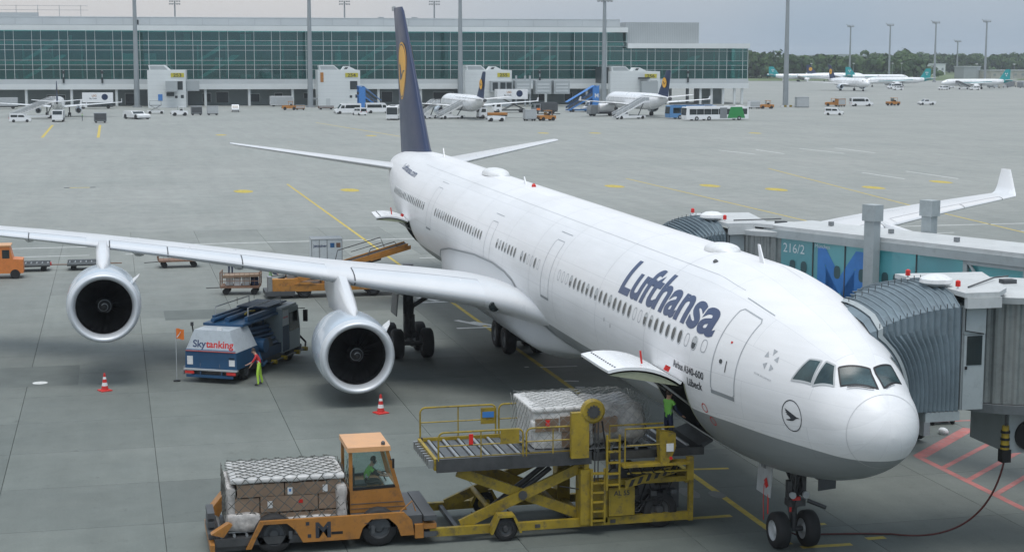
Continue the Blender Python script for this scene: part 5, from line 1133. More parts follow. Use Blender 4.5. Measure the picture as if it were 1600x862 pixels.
person((10.65, 11.8, .72), R(-90), 'driver in green hi-vis vest and ear defenders leaning forward in the orange cab',
       dict(pel=(0, 0, .92), spi=(.06, 0, 1.1), che=(.17, 0, 1.28), nec=(.24, 0, 1.40), hea=(.29, 0, 1.49), top=(.30, 0, 1.58), lsh=(.17, .18, 1.32), rsh=(.17, -.18, 1.32), lel=(.38, .22, 1.14), rel=(.38, -.22, 1.14), lwr=(.6, .14, 1.08), rwr=(.6, -.14, 1.08),
            lhp=(.05, .1, .9), rhp=(.05, -.1, .9), lkn=(.45, .12, .9), rkn=(.45, -.12, .9), lan=(.5, .12, .5), ran=(.5, -.12, .5), lto=(.64, .12, .46), rto=(.64, -.12, .46)), cloth=('hivis', 'dark_cloth', 'dark_cloth', 'dark_cloth'), ears='black', sleeves=False)
# its cargo
CG = (10.8, 14.1, .62)
cg = empty('cargo_pallet', CG, 0, 'brown cartons in clear film under a dark diamond net on the orange transporter', 'cargo')
cp(cg, MB().box(9.7, 12.5, .61, 11.95, 15.8, .65), 'pallet_sheet', 'steel', CG)
random.seed(21)
for layer, (z0, z1) in enumerate(((.66, 1.12), (1.13, 1.58), (1.59, 1.98))):
    ys = [12.62, 13.5, 14.35, 15.7] if layer == 0 else ([12.6, 13.25, 14.9, 15.65] if layer == 1 else [12.58, 13.0, 14.2, 15.55])
    for y0, y1 in zip(ys, ys[1:]):
        for x0, x1 in ((9.78, 10.8), (10.82, 11.88)):
            j = random.uniform(-.03, .05); cp(cg, MB().box(x0+j, y0+.015, z0, x1-.01, y1-.015, z1-random.uniform(.005, .05)), 'carton', 'kraft', CG)
cp(cg, lumpy(9.74, 12.48, 1.97, 11.95, 15.72, 2.14, .12, n=14, rnd_=.07, seed=2), 'top_sheet', 'wrap', CG, smooth=True)
for (x0, y0, z0, x1, y1, z1, sd_) in ((9.68, 12.45, .66, 10.1, 12.75, 1.8, 3), (9.66, 12.6, .66, 9.86, 14.9, .98, 4), (9.66, 14.9, .66, 10.1, 15.84, 1.15, 6), (9.75, 15.55, .66, 11.9, 15.84, 1.9, 7)):
    cp(cg, lumpy(x0, y0, z0, x1, y1, z1, .16, n=10, rnd_=.09, seed=sd_), 'film_wrap', 'wrap_clear', CG, smooth=True)
cp(cg, net(9.72, 12.45, .66, 11.97, 15.82, 2.13, .36, .013, 6), 'net', 'net', CG, kind='stuff')
for y, z, mt in ((14.05, 1.72, 'offwhite'), (14.62, 1.35, 'offwhite'), (13.05, 1.74, 'offwhite'), (13.75, 1.4, 'lamp_red')):
    cp(cg, MB().box(9.755, y-.07, z-.1, 9.765, y+.07, z+.1) if mt != 'lamp_red' else MB().box(9.755, y-.06, z-.05, 9.765, y+.06, z+.05), 'label_sticker', mt, CG)
cp(cg, MB().box(9.75, 14.02, 1.7, 9.754, 14.08, 1.78), 'label_print', 'screen_blue', CG)
# ---------------------------------------------------------------- passenger bridges on the port side
M('canopy', (.17, .22, .25), .6, var=.18, scale=1.2, dirt=.35, dirtc=(.07, .08, .09))
M('bridge_grey', (.34, .38, .39), .5, var=.06, scale=.8, dirt=.25)
M('bridge_roof', (.50, .52, .52), .5, var=.08, scale=.8, dirt=.35, dirtc=(.25, .26, .26))
M('corrugated', (.26, .28, .275), .45, metal=.35, var=.12, scale=1.5, dirt=.3)
M('print_dark', (.05, .10, .11), .35)
M('print_white', (.66, .72, .74), .5)
glass('bridge_glass', (.50, .78, .78), .12)
filmglass('bridge_film', (.55, .82, .82), (.20, .42, .46), .42)
M('bridge_inner', (.20, .28, .29), .6, var=.2)
def bridge(org, x0, x1, ycab, zf, contact, rc, rr, tdir, tlen, label, front):
    t = empty('passenger_bridge', (org[0], org[1], 0), 0, label, 'passenger bridge', None); off = (-org[0], -org[1], 0)
    def pt_(m, name, mat, parent=None, **k): return m.build(name, mat, parent or t, loc=None if parent else off, **k)
    ztop = zf+2.95
    # accordion hood: rib frames swept from the cab to the hull
    def contact_y(z):
        return hull_y((x0+x1)/2, z)
    def hull_y(x, z):
        k = (z-ZC(x)-F_MID(x))/(F_TOP(x)-F_MID(x) if z > ZC(x)+F_MID(x) else F_MID(x)-F_BOT(x))
        return -max(.95, F_HW(x)*math.sqrt(max(0, 1-k*k)))
    N = 13; ribs = []
    def frame(tt, infl):
        P = []
        nz_ = 12
        side = [zf+(ztop-.12-zf)*i/nz_ for i in range(nz_+1)]
        for z in side: P.append((x0-infl, z))
        for i in range(1, 10): P.append((x0+(x1-x0)*i/10, ztop+.30*math.sin(math.pi*i/10)+infl))
        for z in reversed(side): P.append((x1+infl, z))
        out = []
        for x, z in P:
            zz = z-.55*tt*tt*max(0, (z-zf)/(ztop-zf)); yy = ycab+(hull_y(min(max(x, x0), x1), zz)-ycab)*tt
            out.append((x, yy, zz))
        return out
    for i in range(2*N+1): ribs.append(frame(i/(2*N), .09 if i % 2 else 0))
    hood = pt_(MB().rings(ribs, closed=False), 'accordion_hood', 'canopy')
    for i in range(1, 2*N, 2):
        fr_ = frame(i/(2*N), .10); pts = fr_[12:23]
        MB().tube(pts, .018, 5).build('roof_hoop', 'canopy', hood)
        for q in (fr_[12], fr_[17]): MB().cyl(q, (q[0], q[1], q[2]+.14), .012, .012, 4).build('hoop_peg', 'dark_steel', hood)
    a, b = frame(1, .12), frame(1.06, .05)
    pt_(MB().rings([a, b], closed=False), 'hood_bumper', 'canopy')
    c1, c2 = frame(.93, .14), frame(.985, .14); pt_(MB().rings([c1, c2], closed=False), 'hood_edge', 'bridge_grey')
    # cab
    yc = ycab-.72
    pt_(MB().box(x0-.05, ycab-.02, zf-.28, x1+.1, contact_y(zf)-.25, zf-.02), 'cab_floor', 'bridge_grey')
    pt_(MB().box(x0-.02, yc, zf, x1, ycab-.03, ztop-.1), 'cab_body', 'bridge_grey')
    u = pt_(MB().box(x0-.10, yc+.04, zf+2.1, x0-.021, ycab-.05, zf+2.8), 'cab_panel', 'bridge_grey')
    d = pt_(MB().box(x0-.09, yc+.06, zf+.02, x0-.021, ycab-.06, zf+2.08), 'cab_door', 'bridge_grey')
    MB().box(x0-.105, yc+.13, zf+1.25, x0-.091, ycab-.14, zf+2.05).build('door_window', 'window_dark', d); MB().cbox((x0-.12, ycab-.12, zf+1.18), (.05, .05, .08)).build('door_handle', 'black', d)
    MB().tube([(x0-.12, ycab-.06, zf+2.8), (x0-.12, ycab-.06, zf+2.2), (x0-.12, yc+.1, zf+2.1)], .015, 5).build('cable', 'black', u)
    # rotunda, corrugated drum
    rs = []
    for z in (zf-.02, ztop-.15):
        rs.append([(rc[0]+(rr+(.035 if k % 4 in (1, 2) else 0))*math.cos(2*math.pi*k/176), rc[1]+(rr+(.035 if k % 4 in (1, 2) else 0))*math.sin(2*math.pi*k/176), z) for k in range(176)])
    pt_(MB().rings(rs), 'rotunda', 'corrugated')
    pt_(MB().lathe([(zf-.3, rr+.05), (zf-.04, rr+.12)], (rc[0], rc[1], 0), 'z', 48), 'rotunda_floor', 'mid_grey')
    pt_(MB().lathe([(ztop-.14, rr+.18), (ztop+.04, rr+.22), (ztop+.10, rr*.9), (ztop+.16, .1)], (rc[0], rc[1], 0), 'z', 48), 'rotunda_roof', 'bridge_roof', smooth=True, angle=30)
    pt_(MB().prism([(x0-.25, ycab+.05), (x1+.2, ycab+.05), (x1, rc[1]), (rc[0]-rr*.9, rc[1]+rr*.55), (x0-.25, yc-.25)], ztop+.17, ztop+.30, 'z'), 'cab_roof', 'bridge_roof')
    pt_(MB().prism([(x0-.3, yc-.3), (x0-.3, ycab), (x0-.12, ycab), (x0-.12, yc-.3)], ztop-.12, ztop+.165, 'z'), 'roof_edge', 'bridge_roof')
    pt_(MB().lathe([(0, .02), (.0, .3), (.1, .46), (.2, .44), (.3, .25), (.33, .02)], (x0+1.2, ycab+.15, ztop+.31), 'z', 20), 'lamp_dome', 'offwhite', smooth=True)
    for q in ((x0+1.7, ycab+.75, ztop+.45), (x0+.35, ycab-.05, ztop+.30)):
        o = pt_(MB().lathe([(0, .06), (.05, .03), (.1, .03)], q, 'z', 8), 'beacon_foot', 'offwhite'); MB().lathe([(.1, .07), (.24, .07), (.27, .03)], q, 'z', 10).build('beacon_lamp', 'lamp_red', o)
    pt_(MB().tube([(x0+.6, ycab-.5, ztop+.33), (rc[0]-.3, rc[1]+.6, ztop+.38), (rc[0], rc[1], ztop+.36)], .025, 5), 'roof_cable', 'dark_grey'); pt_(MB().cbox((rc[0], rc[1], ztop+.2), (.3, .4, .14)), 'roof_box', 'dark_grey')
    # tunnel
    tx = Vector((tdir[0], tdir[1], 0)).normalized(); tn = Vector((-tx.y, tx.x, 0)); tn = tn if tn.y > 0 else -tn      # tn: the side seen from the terminal
    O = Vector((*front, 0)); up_ = Vector((0, 0, 1))
    def tb(a0, a1, n0, n1, z0, z1, name, mat, parent=None):
        P = [O+tx*a+tn*n for a, n in ((a0, n0), (a1, n0), (a1, n1), (a0, n1))]
        return pt_(MB().rings([[q+up_*z0 for q in P], [q+up_*z1 for q in P]]), name, mat, parent)
    ztop = zf+3.2
    tb(-.8, tlen, -2.5, .08, ztop-.3, ztop+.02, 'tunnel_roof', 'bridge_roof'); tb(-.8, tlen, .081, .14, ztop-.42, ztop-.12, 'roof_gutter', 'bridge_grey'); tb(-.8, tlen, -2.4, .05, zf-.35, zf-.05, 'tunnel_floor', 'bridge_grey')
    for k in range(int(tlen/2.35)): tb(k*2.35+.03, k*2.35+2.3, -2.42, -2.39, zf+.05, ztop-.32, 'far_glass_panel', 'bridge_glass'); tb(k*2.35+2.31, k*2.35+2.37, -2.44, -2.36, zf, ztop-.32, 'far_post', 'bridge_grey')
    a_ = 0.0; pans = [0, 1.62, 3.15, 4.4, 6.35, 8.35]
    for p0, p1 in zip(pans, pans[1:]):
        tb(p0+.02, p1-.02, -.03, .0, zf+.05, ztop-.43, 'glass_panel', 'bridge_film'); tb(p1-.02, p1+.02, -.05, .03, zf, ztop-.43, 'panel_joint', 'dark_grey')
    a = 8.35
    while a < tlen-2.3:
        tb(a+.15, a+2.35, -.08, -.05, zf+.05, ztop-.43, 'glass_panel', 'bridge_film'); o = tb(a, a+.16, -.06, .1, zf-.1, ztop-.42, 'truss_post', 'bridge_grey')
        P0, P1 = O+tx*(a+.2)+tn*.04+up_*(ztop-.5), O+tx*(a+2.25)+tn*.04+up_*(zf+.1); MB().cyl(P0, P1, .06, .06, 6).build('truss_brace', 'bridge_grey', o); a += 2.35
    tb(8.36, tlen, .0, .1, ztop-.55, ztop-.43, 'truss_chord', 'bridge_grey')
    for k in range(4): tb(1+k*3.1, 1.15+k*3.1, -1.6+.3*k, -1.45+.3*k, ztop+.03, ztop+.18, 'roof_fitting', 'mid_grey')
    return t, O, tx, tn, pt_, tb, zf, ztop
CF = [(4.3, -2.42), (5.2, -2.46), (5.9, -2.3), (6.5, -1.95), (7.0, -1.4), (7.4, -.75), (7.7, -.45)]
r1 = bridge((6.5, -6), 3.85, 7.5, -3.5, 4.42, CF, (6.05, -6.15), 1.95, (-.92, -.39), 26, 'grey passenger bridge with accordion hood at the front cabin door', (2.6, -6.3))
CR = [(4.3, -2.8), (5.4, -2.86), (6.2, -2.66), (6.9, -2.2), (7.4, -1.6), (7.8, -1.25)]
r2 = bridge((22.8, -6), 22.0, 25.8, -3.75, 4.5, CR, (22.5, -6.15), 1.75, (-.919, -.394), 30, 'glass-sided passenger bridge with printed windows and a blue M, behind the airliner', (20.75, -5.42))
t, O, tx, tn, pt_, tb, zf, zt = r2
def on_side(a, z, n=.012): return O+tx*a+tn*n+Vector((0, 0, z))
flat_text('216/2', .48, on_side(.12, zt-.92), tx, (0, 0, 1), 'bridge_number', 'print_white', t).location = (-22.8, 6, 0)
flat_text('M', 3.55, on_side(1.66, zf+.15), tx, (0, 0, 1), 'printed_letter', 'screen_blue', t, bold=.05, narrow=.92).location = (-22.8, 6, 0)
flat_text('München', .2, on_side(1.7, zt-.62, .013), tx, (0, 0, 1), 'printed_name', 'print_white', t).location = (-22.8, 6, 0)
for a in (.62, 1.18, 2.8, 3.95, 5.0, 5.5, 6.05, 6.55, 7.1, 7.65):
    z = zt-1.42; P = []
    for k in range(18):
        q = 2*math.pi*k/18; P.append(on_side(a+.15*math.copysign(abs(math.cos(q))**.7, math.cos(q)), z+.235*math.copysign(abs(math.sin(q))**.7, math.sin(q)), .016))
    m = MB(); m.v = [tuple(p_) for p_ in P]; m.f = [tuple(range(18))]; pt_(m, 'printed_window', 'print_dark')
for n0, zt_ in ((.16, 8.75), (-2.9, 8.75)):
    o = tb(4.42, 4.86, n0, n0+.34, .3, zt_, 'lift_column', 'bridge_grey'); tb(4.36, 4.92, n0-.06, n0+.40, zt_-.45, zt_+.12, 'column_cap', 'bridge_grey')
tb(4.45, 4.85, -2.5, .15, .9, 1.25, 'drive_axle', 'mid_grey')
for n0 in (.3, -2.7): pt_(MB().cyl(O+tx*4.2+tn*n0+Vector((0, 0, .45)), O+tx*4.2+tn*(n0-.3)+Vector((0, 0, .45)), .45, .45, 20), 'drive_wheel', 'rubber')
# front bridge undercarriage pieces
t, O, tx, tn, pt_, tb, zf, zt = r1
pt_(MB().box(4.5, -7.6, 2.95, 6.6, -5.45, 4.1), 'drive_housing', 'bridge_grey'); pt_(MB().cyl((4.49, -6.05, 3.45), (4.4, -6.05, 3.45), .42, .42, 22), 'housing_fan', 'black')
pt_(MB().box(4.45, -6.5, 4.09, 6.9, -5.3, 4.2), 'hanger_plate', 'dark_grey')
for n0 in (.3, -2.7): pt_(MB().cyl(O+tx*9+tn*n0+Vector((0, 0, .5)), O+tx*9+tn*(n0-.35)+Vector((0, 0, .5)), .5, .5, 20), 'drive_wheel', 'rubber'); tb(8.8, 9.2, n0-.2, n0+.1, .6, 7.9, 'lift_column', 'bridge_grey')
# ground power cable, hanging from the bridge to the nose gear
gp = empty('power_cable', (4.5, -5.35, 0), 0, 'dark red ground power cable drooping from the bridge to the nose gear', 'cable')
def gq(m, n, mt, **k): return m.build(n, mt, gp, loc=(-4.5, 5.35, 0), **k)
BZ = [Vector(v) for v in ((4.5, -5.35, 2.75), (4.75, -5.2, 1.2), (5.75, -4.75, .03), (7.1, -3.3, .03))]
cpts = [BZ[0]*(1-u)**3+BZ[1]*3*u*(1-u)**2+BZ[2]*3*u*u*(1-u)+BZ[3]*u**3 for u in np.linspace(0, 1, 22)]+[Vector(v) for v in ((7.35, -2.4, .03), (7.55, -1.3, .03), (7.4, -.6, .04), (7.1, -.1, .3), (6.9, 0, 1.0))]
gq(MB().tube(cpts, .028, 8), 'cable', M('cable_red', (.10, .025, .022), .6, var=.3), smooth=True)
gq(MB().cbox((4.5, -5.35, 2.9), (.26, .26, .36)), 'plug_housing', 'black'); gq(MB().cyl((4.5, -5.35, 3.08), (4.5, -5.35, 3.75), .13, .1, 10), 'cable_grip', 'yellow'); gq(MB().cyl((4.5, -5.35, 3.75), (4.5, -5.35, 4.2), .03), 'chain', 'dark_steel')
for k in range(3): gq(MB().lathe([(0, .135), (.07, .131)], (4.5, -5.35, 3.14+.2*k), 'z', 10), 'grip_band', 'black')
# low service trolley under the bridge
tl = empty('service_trolley', (20.3, -11.9, 0), 0, 'small low grey trolley with raised arms on the apron under the bridge', 'trolley')
MB().cbox((0, 0, .28), (.7, 1.25, .08)).build('platform', 'mid_grey', tl)
for y in (-.45, .4):
    for x in (-.25, .25): MB().cyl((x, y-.04, .12), (x, y+.04, .12), .12, .12, 12).build('wheel', 'rubber', tl)
for y, l_ in ((-.2, 1.0), (.45, .8)):
    for x in (-.22, .22): MB().cyl((x, y, .32), (x, y+.6, .32+.55*l_), .05, .05, 6).build('arm', 'light_grey', tl)
MB().cbox((0, .95, .82), (.6, .5, .06), rotm(-.2)).build('tray', 'light_grey', tl)
# ---------------------------------------------------------------- fuel dispenser truck
ft = empty('fuel_truck', (34.7, 14.8, 0), math.atan2(-.49, .87), 'blue and white fuel dispenser truck lettered Skytanking under the wing', 'fuel truck')
def fp(m, n, mt, parent=None, **k): return m.build(n, mt, parent or ft, **k)     # local: +x forward, +y left, rear face at x = 0
M('tank_blue', (.018, .075, .165), .4, var=.12, scale=1.2, dirt=.35, dirtc=(.03, .04, .05)); M('tank_dark', (.02, .055, .11), .5, var=.2, scale=2, dirt=.4)
M('tank_white', (.45, .50, .54), .4, var=.05, dirt=.2)
rb = fp(MB().prism([(-1.22, .62), (1.22, .62), (1.2, 1.35), (-1.2, 1.35)], -.05, 2.2, 'x'), 'rear_body', 'tank_blue')
rw = fp(MB().rings([[(-.06, -1.19, 1.36), (-.06, 1.19, 1.36), (2.1, 1.19, 1.36), (2.1, -1.19, 1.36)], [(.1, -.83, 2.28), (.1, .83, 2.28), (1.9, .83, 2.28), (1.9, -.83, 2.28)]]), 'rear_hood', 'tank_white')
for z, mt in ((1.37, 'red'), (1.43, 'blue_paint')): fp(MB().box(-.085, -1.18+.01, z, -.066, 1.18-.01, z+.025), 'trim_line', mt)
o0 = (-.045, -.72, 1.62); fp(bm_out(textmesh('Sky', .42, .012), lambda x, y: (-.062+.174*(y+.2), .86-x*1.05, 1.55+y)), 'lettering_dark', 'text_blue', rw)
fp(bm_out(textmesh('tanking', .42, .012), lambda x, y: (-.062+.174*(y+.2), .86-.63-x*1.05, 1.55+y)), 'lettering_red', 'red', rw)
for y0, y1, z0, z1 in ((.5, .515, .7, 1.95), (-.415, -.4, .7, 1.95)): fp(MB().add([(-.062, y0, z0), (-.062, y1, z0), (-.062+max(0, z1-1.36)*.174, y1, z1), (-.062+max(0, z1-1.36)*.174, y0, z1)], [(0, 1, 2, 3)]), 'hatch_seam', 'mid_grey')
for y in (.85, -1.12): fp(MB().box(-.062, y, .78, -.052, y+.27, 1.15 if y > 0 else 1.05), 'notice', 'offwhite')
fp(MB().box(-.08, -1.1, 1.1, -.06, -.85, 1.14), 'plate', 'black')
fp(MB().box(-.16, -1.25, .55, .02, 1.25, .615), 'rear_ledge', 'light_grey'); fp(MB().box(-.12, -1.05, .24, -.02, 1.15, .36), 'bumper', 'tank_blue')
for y in (.5, -.5): fp(MB().prism([(-.1, .36), (-.02, .36), (.06, .56), (-.04, .56)], y-.03, y+.03), 'bumper_bracket', 'tank_blue')
for y in (.98, -.98): fp(MB().cbox((-.13, y, .46), (.06, .42, .12)), 'tail_lamp', 'red')
for k in range(6): fp(MB().lathe([(-.05, .05), (.05, .05)], (.0+.04*k, 1.33+.03*(k % 3), .36+.05*k), 'x', 8), 'valve', 'steel')
fp(MB().box(.1, -1.0, .3, 6.6, 1.0, .56), 'chassis', 'dark_steel')
fp(MB().box(2.2, -1.1, .57, 4.9, 1.1, 1.0), 'deck', 'tank_dark')
fp(MB().box(2.3, -.6, 1.01, 4.7, .9, 1.9), 'pump_housing', 'tank_dark'); 
for k in range(5): fp(MB().cyl((2.3+.05*k, -1.0+.12*k, 1.15+.2*k), (4.6, -1.0+.1*k, 1.1+.18*k), .07, .07, 10), 'pipe', 'tank_blue', smooth=True)
fp(MB().lathe([(-.35, .32), (.35, .32)], (2.7, -1.0, 1.25), 'y', 18), 'hose_reel', 'tank_blue'); fp(MB().lathe([(-.08, .42), (.08, .42)], (3.6, -1.0, 1.05), 'y', 18), 'hose_reel', 'dark_grey')
fp(MB().tube([(2.3, -1.15, 1.0), (2.2, -1.3, .7), (2.4, -1.3, .4), (2.9, -1.25, .5)], .07, 8), 'hose', 'tank_blue')
fp(MB().box(1.2, -.95, 2.29, 5.0, .95, 2.40), 'lift_platform', 'tank_blue'); fp(MB().box(1.9, -.85, 2.41, 5.6, -.70, 2.62), 'platform_beam', 'tank_blue'); fp(MB().box(1.9, .70, 2.41, 5.6, .85, 2.62), 'platform_beam', 'tank_blue')
fp(MB().cyl((1.6, 0, 2.5), (5.0, 0, 2.5), .12, .12, 10), 'platform_pipe', 'tank_blue', smooth=True); fp(MB().cyl((1.2, .5, 2.52), (4.6, .5, 2.52), .09, .09, 10), 'platform_pipe', 'tank_blue', smooth=True)
fp(MB().tube([(2.1, -.78, 2.62), (2.1, -.78, 2.98), (5.6, -.78, 2.98), (5.6, -.78, 2.62)], .025, 6), 'hand_rail', 'light_grey'); fp(MB().tube([(2.1, .78, 2.62), (2.1, .78, 2.98), (5.6, .78, 2.98), (5.6, .78, 2.62)], .025, 6), 'hand_rail', 'light_grey')
fp(MB().box(4.2, -.75, 2.66, 6.4, .75, 2.72), 'platform_floor', 'tank_dark'); fp(MB().box(5.0, -1.1, 2.51, 6.7, 1.1, 2.6), 'cab_roof', 'tank_white'); fp(MB().tube([(2.4, -.5, 2.66), (2.9, -.45, 2.72), (3.4, -.5, 2.66)], .05, 6), 'yellow_hose', 'yellow')
for x in (2.9, 4.3): fp(MB().cyl((x, -.5, 1.9), (x, -.5, 2.3), .05), 'lift_post', 'tank_dark')
cab = fp(MB().prism([(4.95, .5), (6.95, .5), (7.0, 1.35), (6.75, 2.5), (4.95, 2.5)], -1.15, 1.15), 'cab', M('cab_grey', (.24, .29, .31), .4, var=.06))
for sg in (1, -1):
    fp(MB().prism([(5.75, 1.38), (6.88, 1.38), (6.68, 2.25), (5.75, 2.25)], sg*1.151, sg*1.158), 'cab_window', 'window_dark', cab); fp(MB().box(5.0, sg*1.151, 1.75, 5.65, sg*1.157, 2.42), 'side_board', 'tank_white', cab)
    fp(MB().box(4.98, sg*1.151, .55, 5.68, sg*1.156, 1.72), 'side_lower', 'tank_dark', cab)
    fp(MB().box(5.72, sg*1.151, .6, 5.735, sg*1.156, 2.3), 'door_seam', 'black', cab); fp(MB().box(6.9, sg*.2, 1.4, 6.92, sg*1.0, 1.45), 'wiper', 'black', cab)
    fp(MB().cyl((6.75, sg*1.1, 2.3), (7.0, sg*1.4, 2.3), .02), 'mirror_arm', 'black', cab); fp(MB().cbox((7.0, sg*1.42, 1.95), (.1, .2, .55)), 'mirror', 'black', cab)
flat_text('Skytanking', .13, (5.03, -1.16, 2.08), (1, 0, 0), (0, 0, 1), 'side_lettering', 'red', cab, bold=.003)
fp(MB().add([(7.0, -1.0, 1.38), (7.0, 1.0, 1.38), (6.79, 1.0, 2.35), (6.79, -1.0, 2.35)], [(0, 1, 2, 3)]), 'windscreen', 'window_dark', cab)
for x, sg in ((1.1, 1), (1.1, -1), (5.95, 1), (5.95, -1)): wheel((x, sg*.98, .42), .42, .28, ft, 'dark_grey')
fp(MB().box(6.9, -1.1, .3, 7.25, 1.1, .55), 'front_bumper', 'dark_grey')
for k, x in enumerate((3.6, 4.7, 6.2, 7.1)): fp(MB().cyl((x, -1.2, .35), (x, -1.45, .35), .1, .1, 10), 'yellow_coupler', 'yellow')
fp(MB().cyl((3.2, -1.3, .35), (7.2, -1.3, .35), .04), 'side_pipe', 'dark_steel'); fp(MB().tube([(7.2, -1.3, .35), (7.5, -1.2, .6), (7.3, -.9, 1.0)], .05, 6), 'side_hose', 'black')
fp(MB().cbox((.25, -.3, 2.33), (.12, .2, .1)), 'work_lamp', 'offwhite'); fp(MB().cyl((.2, .92, 2.1), (.2, .98, 2.5), .03), 'lamp_post', 'black'); fp(MB().cbox((.2, .98, 2.5), (.1, .1, .16)), 'work_lamp', 'dark_steel')
for x in (3.1, 4.9): fp(MB().cyl((x, .2, 2.98), (x, .2, 3.3), .012, .012, 4), 'aerial', 'black')
fl = empty('warning_flag', (35.45, 16.25, 0), -.5, 'small orange warning flag on a thin pole beside the fuel truck', 'flag')
MB().cyl((0, 0, 0), (0, 0, 2.3), .018, .018, 6).build('pole', 'light_grey', fl); MB().lathe([(0, .16), (.05, .15), (.07, .03)], (0, 0, 0), 'z', 14).build('foot', 'black', fl)
rs = [[(0.03*math.sin(i*.9), .02-.07*i, z+.02*math.sin(i)) for z in (1.85, 2.3)] for i in range(7)]; MB().rings(rs, closed=False).build('cloth', 'bright_orange', fl, smooth=True); rs = [[(-.012+0.03*math.sin(i*.9), -.05-.04*i, 1.9+.05*i+q) for q in (0, .06)] for i in range(6)]; MB().rings(rs, closed=False).build('white_stripe', 'offwhite', fl)
person((33.75, 12.85, 0), R(80), 'fueller in red shirt and yellow-green trousers bending beside the truck', dict(pel=(-.03, 0, .93), spi=(.01, 0, 1.11), che=(.10, 0, 1.30), nec=(.17, 0, 1.42), hea=(.23, 0, 1.50), top=(.26, 0, 1.59), lsh=(.09, .18, 1.34), rsh=(.09, -.18, 1.34), lel=(.25, .24, 1.08), rel=(.22, -.24, 1.08), lwr=(.44, .2, .98), rwr=(.36, -.2, .86), lhp=(0, .11, .9), rhp=(0, -.11, .9), lkn=(.06, .17, .5), rkn=(-.03, -.17, .5), lan=(.02, .2, .1), ran=(-.12, -.2, .1), lto=(.2, .22, .05), rto=(.06, -.22, .05)),
       cloth=('red_cloth', 'hivis_yellow', 'dark_cloth', 'red_cloth'), scale=.97, sleeves=False)
# ---------------------------------------------------------------- traffic cones
def cone(loc, label):
    o = empty('traffic_cone', loc, .4, label, 'traffic cone', 'cones set out around the engines')
    MB().rings([[(a*q, b*q, z) for a, b in ((-1, -1), (1, -1), (1, 1), (-1, 1))] for q, z in ((.24, 0), (.24, .04), (.2, .06))]).build('foot', 'red', o)
    hs = [(0.06, .15), (.22, .125), (.36, .10), (.5, .078), (.6, .06), (.72, .042), (.76, .03)]
    for (a, b), mt in zip(zip(hs, hs[1:]), ('red', 'offwhite', 'red', 'offwhite', 'red', 'red')): MB().lathe([(a[0], a[1]), (b[0], b[1])], (0, 0, 0), 'z', 18).build('band', mt, o, smooth=True, angle=50)
cone((34.05, 19.28, 0), 'red and white traffic cone in front of the outer engine'); cone((27.03, 8.68, 0), 'red and white traffic cone in front of the inner engine')
# ---------------------------------------------------------------- belt loader at the rear hold
M('belt_orange', (.42, .19, .04), .5, var=.2, scale=1.2, dirt=.8)
bl = empty('belt_loader', (59.6, 6.2, 0), 0, 'orange belt loader reaching up to the rear hold behind the wing', 'belt loader')
def bp_(m, n, mt, **k): return m.build(n, mt, bl, loc=(-59.6, -6.2, 0), **k)
bp_(MB().box(58.75, 2.6, .42, 60.5, 9.4, .82), 'chassis', 'belt_orange'); bp_(MB().box(58.7, 8.6, .2, 60.6, 10.3, .45), 'front_bumper', 'dark_grey'); bp_(MB().box(58.8, 8.4, .46, 59.4, 9.9, 1.15), 'drive_cab', 'belt_orange'); bp_(MB().box(58.8, 9.91, .46, 59.5, 10.15, 1.3), 'cab_shield', 'steel')
bp_(MB().box(59.0, 4.2, .83, 60.3, 7.0, 1.5), 'engine_cover', 'belt_orange')
for y in (8.05, 4.0):
    for x in (58.95, 60.4):
        wheel((x, y, .42), .42, .3, bl, 'dark_grey', ax='x', off=(-59.6, -6.2, 0))
    bp_(MB().prism([(y-.6, .83), (y-.35, .95), (y+.35, .95), (y+.6, .83)], 58.7, 58.78, 'x'), 'wheel_arch', 'belt_orange')
def along(t, h): return (9.9+(1.9-9.9)*t, .72+(2.95-.72)*t+h)
def beam(t0, t1, h0, h1, x0, x1, n, mt): 
    a, b, c, d = along(t0, h0), along(t1, h0), along(t1, h1), along(t0, h1); return bp_(MB().prism([a, b, c, d], x0, x1, 'x'), n, mt)
beam(0, 1, -.22, .1, 58.9, 58.98, 'belt_side', 'belt_orange'); beam(0, 1, -.22, .1, 60.1, 60.18, 'belt_side', 'belt_orange'); beam(0, 1, -.02, .03, 58.99, 60.09, 'belt', 'rubber')
beam(.55, .8, -.4, -.2, 58.95, 59.2, 'belt_stiffener', 'dark_steel'); beam(.72, 1.02, -.28, -.05, 58.86, 58.9, 'belt_skirt', 'belt_orange')
for x in (60.25,): 
    P = lambda t, h: (x, *along(t, h)); bp_(MB().tube([P(.48, .1), P(.5, .75), P(.82, .75), P(.85, .1)], .03, 6), 'hand_rail', 'dark_grey'); bp_(MB().tube([P(.6, .42), P(.83, .42)], .025, 6), 'hand_rail', 'dark_grey')
bp_(MB().tube([(58.9, *along(.7, .12)), (58.9, *along(.72, .45)), (58.9, *along(.9, .45)), (58.9, *along(.92, .1))], .03, 6), 'hand_rail', 'dark_grey')
bp_(MB().cyl((59.6, 5.2, .9), (59.6, *along(.7, -.2)), .07), 'lift_ram', 'steel')
random.seed(4)
for k, t_ in enumerate((.08, .15, .22, .3, .38)):
    y, z = along(t_, .04); b = empty('suitcase', (59.5, y, z), random.uniform(-.3, .3), ('black', 'grey', 'dark blue', 'silver', 'red')[k]+' suitcase riding up the belt loader', 'suitcase'); b.rotation_euler.x = R(-15.6)
    MB().cbox((0, 0, .14), (.65, .42, .26)).build('shell', ('black', 'mid_grey', 'navy_cloth', 'light_grey', 'red_cloth')[k], b); MB().cbox((0, .22, .15), (.2, .03, .05)).build('handle', 'dark_grey', b)
